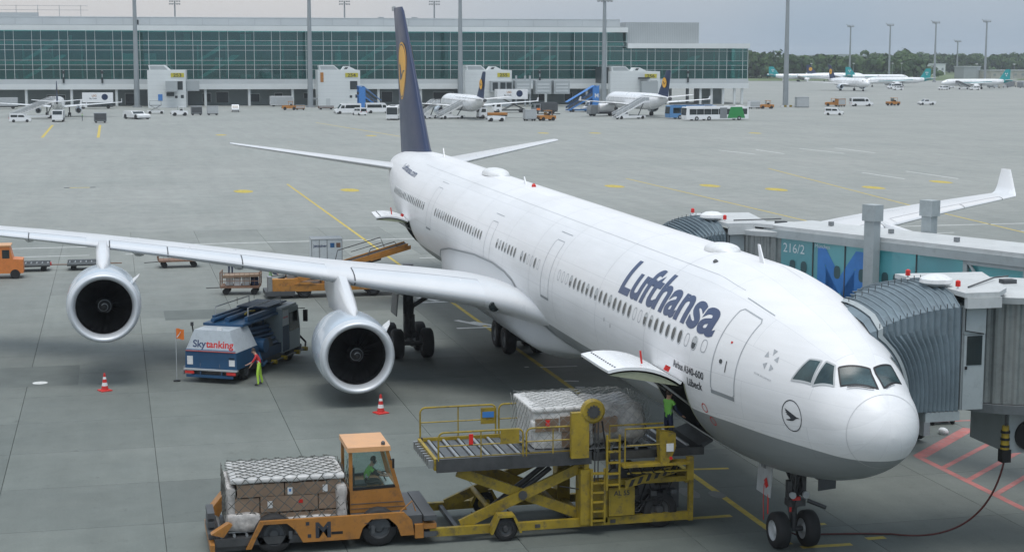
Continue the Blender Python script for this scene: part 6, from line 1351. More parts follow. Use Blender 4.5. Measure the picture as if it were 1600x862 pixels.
person((61.6, 9.75, 0), R(-90), 'baggage worker in green vest standing at the low end of the belt loader', dict(lel=(.2, .24, 1.15), lwr=(.4, .18, 1.1), rel=(.2, -.24, 1.15), rwr=(.4, -.18, 1.1)), fine=False)
person((69.6, 11.55, 0), R(200), 'baggage worker in green vest walking behind the caged cart', fine=False)
# caged cart, flat cart, dollies and tug
def cart(loc, rz, label, mat, cage, group, L_=2.6, load=False):
    o = empty('baggage_cart', loc, rz, label, 'baggage cart', group); w = 1.45
    MB().box(-L_/2, -w/2, .42, L_/2, w/2, .52).build('bed', mat, o)
    for x in (-L_*.36, L_*.36):
        for y in (-w*.38, w*.38): MB().cyl((x, y-.06, .2), (x, y+.06, .2), .2, .2, 14).build('wheel', 'rubber', o)
    MB().cyl((L_/2, 0, .38), (L_/2+.9, 0, .34), .03).build('drawbar', 'dark_steel', o)
    if cage:
        for x in (-L_/2, L_/2):
            fr_ = MB().tube([(x, -w/2, .52), (x, -w/2, 1.35), (x, w/2, 1.35), (x, w/2, .52)], .022, 5).build('end_frame', mat, o)
            for k in range(4): MB().cyl((x, -w/2+w*(k+1)/5, .52), (x, -w/2+w*(k+1)/5, 1.35), .012, .012, 4).build('bar', mat, fr_)
        for z in (.85, 1.33): MB().cyl((-L_/2, w/2, z), (L_/2, w/2, z), .018, .018, 5).build('side_rail', mat, o)
        for k in range(7): MB().cyl((-L_/2+L_*(k+1)/8, w/2, .52), (-L_/2+L_*(k+1)/8, w/2, 1.33), .012, .012, 4).build('bar', mat, o)
    if load:
        for k in range(4): MB().cbox((-.8+.5*k, random.uniform(-.2, .1), .75+.0*k), (.42, .7, .44), rotm(0, 0, random.uniform(-.2, .2))).build('load', random.choice(('navy_cloth', 'kraft', 'offwhite', 'dark_cloth')), o)
        MB().cbox((-.1, 0, 1.1), (2.2, 1.2, .14), rotm(.03, .04)).build('tarpaulin', 'kraft', o)
    return o
M('cart_rust', (.20, .11, .07), .7, var=.3, dirt=.5)
cart((61.6, 11.5, 0), R(80), 'caged baggage cart loaded with bags and a brown tarpaulin', 'cart_rust', True, None, 2.3, True)
cart((75.2, 14.6, 0), R(92), 'open rust-brown baggage cart with tall end frames, empty', 'cart_rust', True, None, 2.7)
cart((66.6, 7.2, 0), R(95), 'low cart half hidden behind the wing', 'cart_rust', False, None, 2.5)
def dolly(loc, rz, label):
    o = empty('container_dolly', loc, rz, label, 'dolly', 'container dollies in a row behind the wing')
    MB().box(-1.2, -.8, .32, 1.2, .8, .42).build('frame', 'dark_steel', o)
    for k in range(7): MB().cyl((-1.05+.35*k, -.72, .46), (-1.05+.35*k, .72, .46), .05, .05, 8).build('roller', 'roller', o)
    for y in (-.82, .78): MB().box(-1.2, y, .42, 1.2, y+.04, .56).build('side_stop', 'mid_grey', o)
    for x in (-.8, .8):
        for y in (-.6, .6): MB().cyl((x, y-.07, .19), (x, y+.07, .19), .19, .19, 14).build('wheel', 'rubber', o)
    MB().cyl((1.2, 0, .36), (2.3, 0, .34), .035).build('drawbar', 'cart_rust', o); MB().cbox((1.25, 0, .42), (.08, .3, .2)).build('tail_lamp', 'red', o)
for y, lab in ((24.1, 'empty roller dolly coupled to the orange tug'), (20.6, 'empty roller dolly behind the outer engine')): dolly((75.4, y, 0), R(-90), lab)
tg = empty('baggage_tug', (72.2, 25.9, 0), R(-90), 'orange box-bodied baggage tug at the head of the dollies', 'tug')
MB().prism([(-1.6, .35), (1.5, .35), (1.5, 1.2), (.9, 1.25), (.7, 2.05), (-1.6, 2.05)], -.75, .75).build('body', M('tug_orange', (.62, .20, .05), .45, var=.1, dirt=.3), tg); MB().box(-1.65, -.8, 2.06, .8, .8, 2.14).build('roof', 'roof_orange', tg)
for y in (-.752, .745):
    for x0, x1 in ((-1.3, -.7), (-.5, .1), (.25, .7)): MB().box(x0, y, 1.3, x1, y+.007, 1.85).build('window', 'window_dark', tg)
for x in (-1.0, 1.0):
    for y in (-.68, .68): MB().cyl((x, y-.1, .3), (x, y+.1, .3), .3, .3, 16).build('wheel', 'rubber', tg)
ct = empty('air_container', (71.3, 5.2, 0), R(88), 'white air cargo container standing beyond the wing', 'container')
MB().box(-1.0, -.8, .5, 1.0, .8, 2.1).build('shell', M('cont_white', (.58, .62, .64), .45, var=.05, dirt=.2), ct); MB().box(-1.1, -.85, .36, 1.1, .85, .48).build('dolly_bed', 'dark_steel', ct)
MB().box(-1.03, -.83, 2.101, 1.03, .83, 2.16).build('top_frame', 'light_grey', ct)
for x in (-1.01, -.03, .48, .98): MB().box(x, .801, .5, x+.04, .815, 2.1).build('edge_frame', 'mid_grey', ct)
flat_text('jettainer', .26, (.88, .81, 1.62), (-1, 0, 0), (0, 0, 1), 'lettering', 'text_blue', ct, bold=.006)
for x in (-.35, -.75): MB().box(x-.14, .801, 1.58, x+.14, .812, 1.88).build('placard', 'cart_rust' if x < -.5 else 'blue_paint', ct)
for x in (-.7, .7):
    for y in (-.6, .6): MB().cyl((x, y-.07, .18), (x, y+.07, .18), .18, .18, 12).build('wheel', 'rubber', ct)
# scrap of litter on the apron
lt = lumpy(-.16, -.13, 0, .16, .13, .16, .25, n=5, rnd_=.1, seed=12).build('litter_scrap', 'offwhite', None, smooth=True, label='crumpled white scrap of litter by the red hatching', cat='litter', loc=(18.6, -11.2, .005)); lt.rotation_euler.z = .5
# ---------------------------------------------------------------- parked jets across the apron
glass('far_glass', (.3, .4, .42), .3)
def jet(loc, head, L_, span, dia, label, fin, logo, group, flag='crane', engy=.29, wz=.0, stripe=None, cone=None):
    "loc: ground point under the wing; head: heading in degrees; local +x runs aft"
    o = empty('parked_jet', loc, R(head)+math.pi, label, 'jet', group); r = dia/2; zc = r+.12*dia+1.15; s0 = L_*.47       # local x = s - s0
    hw = hermite([0, .15, .6, 1.5, 3, 5, L_*.66, L_*.8, L_*.92, L_], [.03, .3*r, .52*r, .74*r, .92*r, r, r, .82*r, .42*r, .08*r]); md = hermite([0, 3, 5, L_*.66, L_], [-.22*r, -.06*r, 0, 0, .45*r])
    ss_ = sorted(set([0, .15, .4, .8, 1.5, 2.2, 3, 4, 5]+np.linspace(5, L_, 26).tolist()))
    rs = [[(s-s0, hw(s)*math.cos(t), zc+md(s)+hw(s)*math.sin(t)) for t in np.linspace(0, 2*math.pi, 21)[:-1]] for s in ss_]
    MB().rings(rs).build('fuselage', 'white_paint', o, smooth=True, angle=60)
    if cone:
        sc_ = [s for s in ss_ if s > L_*.83]; rs = [[(s-s0, (hw(s)+.02)*math.cos(t), zc+md(s)+(hw(s)+.02)*math.sin(t)) for t in np.linspace(0, 2*math.pi, 21)[:-1]] for s in sc_]; MB().rings(rs).build('tail_cone', cone, o, smooth=True)
    else: MB().cyl((L_-s0-.5, 0, zc+.45*r), (L_-s0+.25, 0, zc+.46*r), .2*r, .16*r, 10).build('exhaust', 'dark_grey', o)
    for sg in (1, -1):
        if stripe:
            A = [(s-s0, sg*(r+.012)*math.cos(t_), zc+(r+.012)*math.sin(t_)) for s, t_ in ((L_*.18, -.25), (L_*.3, -.15), (L_*.5, -.1), (L_*.68, .1))]; B_ = [(a, b, c+.28) for a, b, c in A]; MB().rings([A, B_], closed=False).build('stripe', stripe, o)
        w = MB(); n = int((L_*.62)/.8)
        for k in range(n): x = L_*.14+k*.8-s0; w.add([(x, sg*(r+.01)*.975, zc+.22*r), (x+.3, sg*(r+.01)*.975, zc+.22*r), (x+.3, sg*(r+.01)*.935, zc+.36*r), (x, sg*(r+.01)*.935, zc+.36*r)], [(0, 1, 2, 3)])
        w.build('cabin_windows', 'mid_grey', o, kind='stuff')
        b_ = span/2; rs = []
        for y, le, ch, z in ((.2*r, L_*.36, L_*.2, -.55*r), (b_*.35, L_*.36+b_*.35*.5, L_*.12, -.5*r+b_*.35*.08), (b_, L_*.36+b_*.5, L_*.045, -.5*r+b_*.08)):
            rs.append([(le+u*ch-s0, y*sg, zc+z+foil(u, 1)*.11*ch) for u in (1, .7, .4, .15, .04, 0)]+[(le+u*ch-s0, y*sg, zc+z-foil(u, 1)*.08*ch) for u in (.04, .15, .4, .7)])
        MB().rings(rs).build('wing', 'white_paint', o, smooth=True, angle=40)
        le = L_*.36+b_*.5-s0; MB().prism([(le+.2, zc-.5*r+b_*.08-.1), (le+L_*.045, zc-.5*r+b_*.08-.1), (le+L_*.05, zc-.5*r+b_*.08+.9), (le+L_*.035, zc-.5*r+b_*.08+.9)], sg*b_-.05, sg*b_+.05).build('wingtip', 'white_paint', o)
        rs = []
        for y, l2, ch in ((.1, L_*.87, L_*.10), (span*.19, L_*.93, L_*.045)): rs.append([(l2+u*ch-s0, y*sg, zc+.55*r+y*.1+foil(u, 1)*.1*ch) for u in (1, .6, .2, .04, 0)]+[(l2+u*ch-s0, y*sg, zc+.55*r+y*.1-foil(u, 1)*.1*ch) for u in (.04, .2, .6)])
        MB().rings(rs).build('tailplane', 'white_paint', o, smooth=True, angle=40)
        ey = span*engy*.55; ex = L_*.36+ey*.5-s0-2.2; ez = zc-.62*r-.62; er = .24*dia
        e = MB().lathe([(.9, er*.86), (0, er*.9), (-.06, er*.97), (.1, er*1.06), (1.2, er*1.12), (2.6, er*.95), (3.2, er*.7)], (ex, ey*sg, ez), 'x', 20, cap=False).build('engine', 'white_paint' if stripe else 'nacelle_paint', o, smooth=True, angle=60)
        MB().lathe([(.8, .02), (.82, er*.87)], (ex, ey*sg, ez), 'x', 20).build('fan', 'black', e); MB().lathe([(2.4, er*.68), (3.9, er*.4)], (ex, ey*sg, ez), 'x', 16).build('nozzle', 'dark_steel', e)
        MB().prism([(ex+.6, ez+er), (ex+3.4, ez+er*.9), (ex+4.4, zc-.45*r+ey*.08), (ex+2.2, zc-.35*r+ey*.08)], ey*sg-.12, ey*sg+.12).build('pylon', 'white_paint', e)
        mg = MB().cyl((L_*.51-s0, sg*dia*.85, .4), (L_*.51-s0, sg*dia*.85, zc-.5*r), .14, .14, 8).build('main_gear', 'dark_steel', o)
        for q in (.22, -.22): MB().cyl((L_*.51-s0, sg*dia*.85+q-.12, .5), (L_*.51-s0, sg*dia*.85+q+.12, .5), .5, .5, 14).build('tyre', 'rubber', mg)
        # flight deck window
        P = [(s-s0, sg*(hw(s)+.01)*math.cos(t_), zc+md(s)+(hw(s)+.01)*math.sin(t_)) for s, t_ in ((1.45, 1.25), (2.6, .75), (2.7, .42), (1.75, .55), (1.2, .95))]; m = MB(); m.v = P; m.f = [(0, 1, 2, 3, 4)]; m.build('cockpit_window', 'window_dark', o)
    ng_ = MB().cyl((4.2-s0, 0, .4), (4.2-s0, 0, zc-.8*r), .1, .1, 8).build('nose_gear', 'dark_steel', o)
    for q in (.2, -.2): MB().cyl((4.2-s0, q-.1, .36), (4.2-s0, q+.1, .36), .36, .36, 12).build('tyre', 'rubber', ng_)
    h = dia*1.5; z0 = zc+.72*r; x0 = L_*.80-s0; ft_ = []
    for z, le, ch, t in ((z0-.3, x0, L_*.165, .09), (z0+h*.95, x0+h*.78, L_*.075, .08), (z0+h, x0+h*.84, L_*.06, .05)): ft_.append([(le+u*ch, foil(u, 1)*t*ch, z) for u in (1, .7, .4, .15, .04, 0)]+[(le+u*ch, -foil(u, 1)*t*ch, z) for u in (.04, .15, .4, .7)])
    f = MB().rings(ft_).build('fin', fin, o, smooth=True, angle=40); cx, cz, cr = x0+h*.42+L_*.055, z0+h*.52, h*.2
    for sg in (1, -1):
        y = sg*(.035*L_*.12*1.0+.16)
        if flag == 'crane':
            MB().rings([[(cx+q*math.cos(a), y, cz+q*math.sin(a)) for a in np.linspace(0, 2*math.pi, 21)[:-1]] for q in (.01, cr)], cap=False).build('tail_disc', 'lh_yellow', f)
            m = MB(); m.v = [(cx-x*cr*.9*sg, y+sg*.02, cz+z*cr*.9) for x, z in CRANE[0]]; m.f = [tuple(range(len(CRANE[0])))]; m.build('tail_emblem', 'lh_blue', f)
        else:
            for k in range(3): a = k*2.1+.5; MB().prism([(cx+cr*.1*math.cos(a), cz+cr*.1*math.sin(a)), (cx+cr*math.cos(a-.5), cz+cr*math.sin(a-.5)), (cx+cr*math.cos(a+.5), cz+cr*math.sin(a+.5))], y-.01*sg, y+.02*sg).build('tail_emblem', 'offwhite', f)
    return o
def gp_(x, y): return (x, y, 0)
jet((366, 30.9, 0), 1, 36, 29, 3.0, 'white jet parked tail-on beside the sign 253 tower, a white truck behind its tail', 'lh_blue', 1, None)
jet((339, -60.9, 0), 4, 34, 33, 3.9, 'white jet with dark blue tail parked tail-on near the catering lift truck', 'lh_blue', 1, None)
jet((345, -105.2, 0), 6, 36.5, 34, 4.0, 'white jet with blue and orange tail parked before the sign 256 tower', 'lh_blue', 1, None)
jet((618, -290, 0), 185, 33.8, 34, 3.95, 'white jet taxiing alone across the far apron', 'lh_blue', 1, None)
jet((642.7, -363.8, 0), 97, 38.6, 28.7, 3.1, 'teal-tailed jet with air stairs at its front door', 'teal', 0, None, flag='swirl', stripe='teal', cone='teal')
jet((706, -357, 0), 96, 38.6, 28.7, 3.1, 'teal-tailed jet parked nose to nose with another teal-tailed jet', 'teal', 0, None, flag='swirl', stripe='teal', cone='teal')
jet((836.7, -411, 0), -98, 38.6, 28.7, 3.1, 'teal-tailed jet half hidden behind the white taxiing jet', 'teal', 0, None, flag='swirl', stripe='teal', cone='teal')
jet((878.4, -381.6, 0), -104, 38.6, 28.7, 3.1, 'teal-tailed jet next to the free-standing thick light mast', 'teal', 0, None, flag='swirl', stripe='teal', cone='teal')
jet((887.5, -409, 0), -104, 36, 30, 3.5, 'jet with an orange disc on its dark tail between two teal-tailed jets', 'lh_blue', 1, None)
# ---------------------------------------------------------------- vehicles
def veh(kind, loc, head, label, mat='white_paint', group=None, cat=None):
    o = empty(kind, loc, R(head), label, cat or kind.replace('_', ' '), group); W = {}
    prof, wins, w, wh, r = {
        'minibus': ([(-3.2, .4), (3.3, .4), (3.4, 1.0), (2.5, 1.3), (1.7, 2.45), (1.4, 2.6), (-3.2, 2.6)], [(-2.9, .9, 1.4, 2.2), (1.0, 2.0, 1.4, 2.1)], 2.0, (-2.0, 2.2), .38),
        'van': ([(-2.3, .3), (2.2, .3), (2.25, .85), (1.4, 1.05), (.8, 1.75), (.5, 1.85), (-2.2, 1.85)], [(-2.0, -.6, 1.1, 1.6), (-.45, .9, 1.1, 1.55)], 1.8, (-1.4, 1.4), .31),
        'car': ([(-2.1, .25), (2.1, .25), (2.1, .7), (1.2, .9), (.5, 1.4), (-1.3, 1.45), (-2.05, .95)], [(-1.2, -.35, .95, 1.3), (-.2, .7, .95, 1.3)], 1.75, (-1.35, 1.3), .31),
        'pickup': ([(-2.6, .4), (2.5, .4), (2.5, .95), (1.4, 1.1), (.8, 1.7), (-.4, 1.75), (-.6, 1.1), (-2.6, 1.1)], [(-.35, 1.0, 1.15, 1.6)], 1.8, (-1.6, 1.6), .36)}[kind]
    body = MB().prism(prof, -w/2, w/2).build('body', mat, o)
    for x0, x1, z0, z1 in wins:
        for sg in (1, -1): MB().prism([(x0, z0), (x1, z0), (x1-.25*(x1 > .5), z1), (x0, z1)], sg*(w/2+.004), sg*(w/2+.012)).build('side_window', 'window_dark', o)
    xs_ = [p_ for p_ in prof if p_[1] > .8]; a, b = sorted([p_ for p_ in prof if p_[0] > 0 and p_[1] > .85], key=lambda p_: p_[1])[-2 if kind != 'minibus' else -2:][0], None
    fr_ = {'minibus': ((2.48, 1.36), (1.75, 2.4)), 'van': ((1.39, 1.1), (.83, 1.7)), 'car': ((1.17, .95), (.55, 1.36)), 'pickup': ((1.38, 1.14), (.84, 1.66))}[kind]
    MB().add([(fr_[0][0]+.02, -w*.44, fr_[0][1]), (fr_[0][0]+.02, w*.44, fr_[0][1]), (fr_[1][0]+.02, w*.42, fr_[1][1]), (fr_[1][0]+.02, -w*.42, fr_[1][1])], [(0, 1, 2, 3)]).build('windscreen', 'window_dark', o)
    for x in wh:
        for sg in (1, -1): MB().cyl((x, sg*(w/2-.12), r), (x, sg*(w/2+.03), r), r, r, 14).build('wheel', 'rubber', o)
    L0 = prof[0][0]; MB().box(L0-.012, -w*.42, prof[-1][1]*.55, L0-.002 if kind in ('van', 'minibus') else L0-.003, w*.42, prof[-1][1]*.88).build('rear_window', 'window_dark', o) if kind in ('van', 'minibus') else None
    MB().box(prof[1][0]-.05, -w/2+.02, .3, prof[1][0]+.08, w/2-.02, .5).build('bumper', 'dark_grey', o)
    for sg in (1, -1): MB().cbox((prof[1][0]+.02, sg*w*.36, .72), (.06, .3, .16)).build('headlamp', 'offwhite', o); MB().cbox((L0-.01, sg*w*.42, .9), (.04, .14, .3)).build('tail_lamp', 'red', o)
    return o
veh('van', (333, 37.9, 0), -84, 'small white van parked before the jet near the sign 253 tower', cat='van')
veh('minibus', (371, -38.4, 0), 95, 'white high-roof minibus with a long dark window below sign 254')
veh('minibus', (374.5, -46.6, 0), -90, 'white minibus with its dark side door open')
veh('van', (361, -39.8, 0), 20, 'small white car-van standing in front of the minibuses')
veh('van', (391, -12.2, 0), 176, 'small white van seen end-on between the gate towers')
veh('minibus', (406.4, -194, 0), -95, 'white minibus alone on the open apron past the terminal')
veh('van', (338, -154, 0), -120, 'small white van in front of the yellow tugs')
veh('pickup', (414.7, -219.4, 0), 85, 'white pickup with flat load bed on the open apron')
veh('minibus', (378, -104.5, 0), 100, 'white minibus parked behind the blue stairs by the terminal')
for k, (x, y, hd, lab) in enumerate(((628, -318, 80, 'white service car between the taxiing jet and the teal jets'), (672, -367, 95, 'white service car beside the far teal tail'), (628, -340, 100, 'white service car below the nose of the teal-tailed jet with air stairs'), (622, -352, 80, 'white service car under the wing of the teal-tailed jet with air stairs'), (655, -330, 92, 'white service bus-van behind the nose of the taxiing jet'))): veh('van' if k < 4 else 'minibus', (x, y, 0), hd, lab, cat='van')
def tugv(loc, head, label, mat='orange', tall=True):
    o = empty('apron_tug', loc, R(head), label, 'tug', None)
    MB().prism([(-1.9, .4), (2.0, .4), (2.0, 1.15), (.3, 1.25), (-1.9, 1.15)], -.95, .95).build('body', mat, o)
    if tall:
        for x in (-.9, .25):
            for y in (-.8, .8): MB().cyl((x, y, 1.15), (x, y, 2.2), .05, .05, 5).build('pillar', mat, o)
        MB().box(-1.0, -.9, 2.2, .4, .9, 2.3).build('roof', mat, o); MB().box(-.7, -.5, 1.2, -.2, .5, 1.6).build('seat', 'dark_cloth', o); MB().box(.28, -.75, 1.2, .31, .75, 2.15).build('windscreen', 'far_glass', o)
    for x in (-1.2, 1.2):
        for sg in (1, -1): MB().cyl((x, sg*.75, .42), (x, sg*1.0, .42), .42, .42, 14).build('wheel', 'rubber', o)
    MB().cbox((2.05, 0, .6), (.12, 1.5, .25)).build('bumper', 'dark_grey', o); return o
tugv((408, -185.6, 0), 70, 'orange tug standing behind an orange box and a small white van'); tugv((410.5, -206.3, 0), 100, 'orange flat tug alone on the open apron past the minibus'); tugv((389.4, -157.5, 0), 80, 'yellow-orange tug beside the thick mast foot')
tugv((365.7, 2.9, 0), 95, 'small white apron tug pulling grey containers below sign 253', 'white_paint'); tugv((318, -75.5, 0), 100, 'orange tug parked behind the low white tug', 'orange')
tugv((404, -27.4, 0), 85, 'orange tug by the ground floor near the sign 254 tower'); tugv((316, -63.4, 0), 88, 'low white tug in front of the catering lift truck', 'white_paint', False)
def boxcart(loc, head, label, mat='mid_grey', L_=2.6, h=1.7, z0=.4, group=None, kind='container_cart'):
    o = empty(kind, loc, R(head), label, 'container', group); MB().box(-L_/2, -.9, z0+.05, L_/2, .9, z0+h).build('box', mat, o)
    for sg in (1, -1): MB().box(-L_/2+.1, sg*.905, z0+.2, L_/2-.1, sg*.915, z0+h-.2).build('curtain', 'dark_grey' if mat == 'mid_grey' else 'light_grey', o)
    MB().box(-L_/2-.05, -.95, z0+h+.005, L_/2+.05, .95, z0+h+.08).build('roof', 'light_grey', o); MB().box(-L_/2, -.85, z0-.1, L_/2, .85, z0+.04).build('frame', 'dark_steel', o)
    for x in (-L_*.35, L_*.35):
        for sg in (1, -1): MB().cyl((x, sg*.7, .2), (x, sg*.85, .2), .2, .2, 12).build('wheel', 'rubber', o)
    return o
boxcart((369.4, -1.3, 0), 92, 'grey curtained container cart hitched to the white tug'); boxcart((368.6, -5.1, 0), 92, 'white-framed open container cart at the end of the white tug train', 'light_grey'); boxcart((326, 21.1, 0), 92, 'grey box cart standing alone in front of the jet near sign 253')
boxcart((318, -71.6, 0), 95, 'silver container cart next to the orange tug', 'light_grey', 2.6, 2.0); boxcart((325, -73.8, 0), 95, 'pale boxed cart near the silver container cart', 'offwhite', 2.0, 1.4)
boxcart((389.9, -154, 0), 90, 'white boxed cart by the open ground floor of the terminal', 'white_paint', 3.2, 1.8); boxcart((403, -185.9, 0), 95, 'orange box container behind the small white van', 'orange', 2.4, 1.9); boxcart((437, -28.6, 0), 94, 'white freight container under the terminal overhang', 'white_paint', 6.5, 2.5)
boxcart((403.5, -30.2, 0), 85, 'low orange cart next to the orange tug', 'orange', 2.4, .8); boxcart((406, -37.4, 0), 92, 'low brown cart at the foot of the sign 254 tower', 'cart_rust', 4, .6); boxcart((404, -42.9, 0), 92, 'low orange-brown cart by the tower door', 'orange', 1.6, .9)
cb = boxcart((399, -172.2, 0), -94, 'tall grey equipment cabinet beside the free-standing light mast', 't_grey', 3.6, 2.8, .1, None, 'equipment_cabinet')
# pier barrier at the mast foot
br = empty('yellow_barrier', (401.5, -169.5, 0), TRZ, 'low yellow and white barrier round the mast foot', 'barrier')
for k in range(8): MB().box(-2.4+.8*k, -.15, .05, -1.7+.8*k, .15, .6).build('block', 'yellow' if k % 2 else 'offwhite', br)
def stairs(loc, head, label, mat, mat2, h=4.2, L_=7.5, roofed=False, letter=None):
    "mobile steps; local +x is the climb direction"
    o = empty('boarding_stairs', loc, R(head), label, 'stairs'); n = 15; W = .85
    for sg in (1, -1):
        s_ = MB().prism([(0, .45), (.4, .35), (L_, h-.35), (L_+1.4, h-.35), (L_+1.4, h), (L_-.1, h)], sg*W-.04, sg*W+.04).build('side_panel', mat, o)
        MB().prism([(0, 1.35), (.05, 1.45), (L_-.1, h+1.0), (L_+1.4, h+1.0), (L_+1.4, h+.9), (L_-.1, h+.9)], sg*W-.03, sg*W+.03).build('hand_rail', mat, o)
        for k in range(6): x = .2+(L_)*k/5; MB().cyl((x, sg*W, .4+(h-.4)*min(1, x/L_)), (x, sg*W, 1.4+(h-.4)*min(1, x/L_)), .03, .03, 5).build('baluster', mat, o)
        MB().prism([(.3, .9), (L_, h+.1), (L_+1.3, h+.1), (L_+1.3, h+.8), (L_, h+.8), (.3, 1.4)], sg*W-.015, sg*W+.015).build('side_glass', mat2, o)
    for k in range(n): x = L_*k/n; z = .4+(h-.4)*k/n; MB().box(x, -W+.04, z, x+L_/n, W-.04, z+.06).build('step', 'mid_grey', o)
    MB().box(L_, -W+.04, h-.1, L_+1.4, W-.04, h).build('landing', 'mid_grey', o)
    if roofed:
        MB().prism([(0, 2.5), (L_, h+2.3), (L_+1.4, h+2.3), (L_+1.4, h+2.4), (L_-.1, h+2.4), (0, 2.6)], -W-.1, W+.1).build('roof', mat, o)
        for sg in (1, -1):
            q = MB().prism([(L_-.6, .4), (L_+1.2, .4), (L_+1.2, h+2.3), (L_-.6, h+2.0)], sg*(W+.06)-.03, sg*(W+.06)+.03).build('tower_side', mat, o)
    MB().box(1.0, -.9, .35, L_+.3, .9, .75).build('chassis', 'white_paint' if mat != 'screen_blue' else 'blue_paint', o); MB().box(1.6, -.85, .76, 3.6, .85, 1.2).build('engine_box', 'offwhite', o)
    for x in (1.6, L_-.5):
        for sg in (1, -1): MB().cyl((x, sg*.7, .38), (x, sg*.92, .38), .38, .38, 14).build('wheel', 'rubber', o)
    MB().cyl((L_-1.2, 0, .7), (L_+.4, 0, h-.2), .12, .1, 8).build('lift_ram', 'dark_steel', o); return o
stairs((352, 41.0, 0), -72, 'white boarding stairs leaning towards the jet near the sign 253 tower', 'offwhite', 'light_grey', 4.0, 9.5)
stairs((331.5, -53.3, 0), -72, 'white boarding stairs at the rear door of the jet near the catering lift', 'offwhite', 'light_grey', 3.4, 6.5)
stairs((333, -49, 0), -50, 'second white boarding stairs beyond the same jet wing', 'offwhite', 'light_grey', 3.4, 6)
stairs((322.5, -92.5, 0), -73, 'tall white boarding stairs at the rear door of the jet before sign 256', 'white_paint', 'light_grey', 4.1, 8.0)
s_ = stairs((373.5, -95.5, 0), -84, 'roofed blue boarding stairs with a white M on the tower', 'screen_blue', 'dark_grey', 4.4, 7.6, True); flat_text('M', 1.5, (8.1, -.95-.0, 3.7), (1, 0, 0), (0, 0, 1), 'stairs_letter', 'offwhite', s_, bold=.03, align='CENTER')
s_ = stairs((401, -51.5, 0), 96, 'roofed blue boarding stairs beside the sign 254 tower', 'screen_blue', 'dark_grey', 4.0, 5.0, True)
stairs((634, -357, 0), 60, 'small grey boarding stairs at the front door of the teal-tailed jet with air stairs', 'mid_grey', 'dark_grey', 3.0, 5.5)
stairs((622, -388, 0), 150, 'small blue boarding stairs behind the tail of the teal-tailed jet with air stairs', 'screen_blue', 'mid_grey', 3.0, 4.5)
stairs((858, -362, 0), 170, 'small white boarding stairs by the teal tail nearest the thick mast', 'offwhite', 'light_grey', 3.0, 5)
def bus(loc, head, label, L_, front, mid, rear, group=None):
    o = empty('apron_bus', loc, R(head), label, 'bus'); w = 1.3
    MB().prism([(-L_/2, .35), (L_/2, .35), (L_/2+.1, 1.2), (L_/2-.05, 2.95), (L_/2-.25, 3.05), (-L_/2, 3.05)], -w, w).build('body', front, o)
    for sg in (1, -1):
        x = -L_/2+.4; k = 0
        while x < L_/2-1.2: MB().box(x, sg*(w+.004), 1.35, x+1.75, sg*(w+.012), 2.6).build('window', 'window_dark', o); x += 1.82
        if rear: MB().prism([(-L_/2+.9, .5), (-L_/2+5.4, .5), (-L_/2+4.6, 3.0), (-L_/2+1.7, 3.0)], sg*(w+.014), sg*(w+.02)).build('green_panel', rear, o); MB().box(-L_/2+5.5, sg*(w+.014), .5, -L_/2+7.3, sg*(w+.02), 2.85).build('door', 'mid_grey', o)
        for x in (-L_/2+2.4, L_/2-5.6 if L_ > 12 else 0, L_/2-2.5):
            if L_ > 12 or x: MB().cyl((x, sg*(w-.2), .48), (x, sg*(w+.03), .48), .48, .48, 16).build('wheel', 'rubber', o); MB().cyl((x, sg*(w+.031), .48), (x, sg*(w+.045), .48), .24, .24, 12).build('hub', 'light_grey', o)
    MB().add([(L_/2+.12, -w*.92, 1.25), (L_/2+.12, w*.92, 1.25), (L_/2-.02, w*.9, 2.85), (L_/2-.02, -w*.9, 2.85)], [(0, 1, 2, 3)]).build('windscreen', 'window_dark', o)
    MB().box(-L_/2+1, -w*.8, 3.055, L_/2-1, w*.8, 3.2).build('roof_unit', 'offwhite' if front != 'bus_blue' else 'blue_paint', o)
    for k in range(3): MB().box(-L_/2+3+3*k, -.6, 3.205, -L_/2+4.2+3*k, .6, 3.3).build('roof_hatch', 'mid_grey', o)
    return o
M('bus_blue', (.10, .25, .48), .4, var=.05); M('bus_green', (.03, .26, .07), .4, var=.05)
bus((312.5, -113.3, 0), 97, 'long white apron bus with a green rear panel', 15.6, 'white_paint', None, 'bus_green'); bus((322.5, -111.2, 0), 97, 'blue apron bus half hidden behind the white and green bus', 12, 'bus_blue', None, None)
bus((333, -43.7, 0), 165, 'white apron bus seen from its dark rear beside the tall blue tail', 11, 'white_paint', None, None)
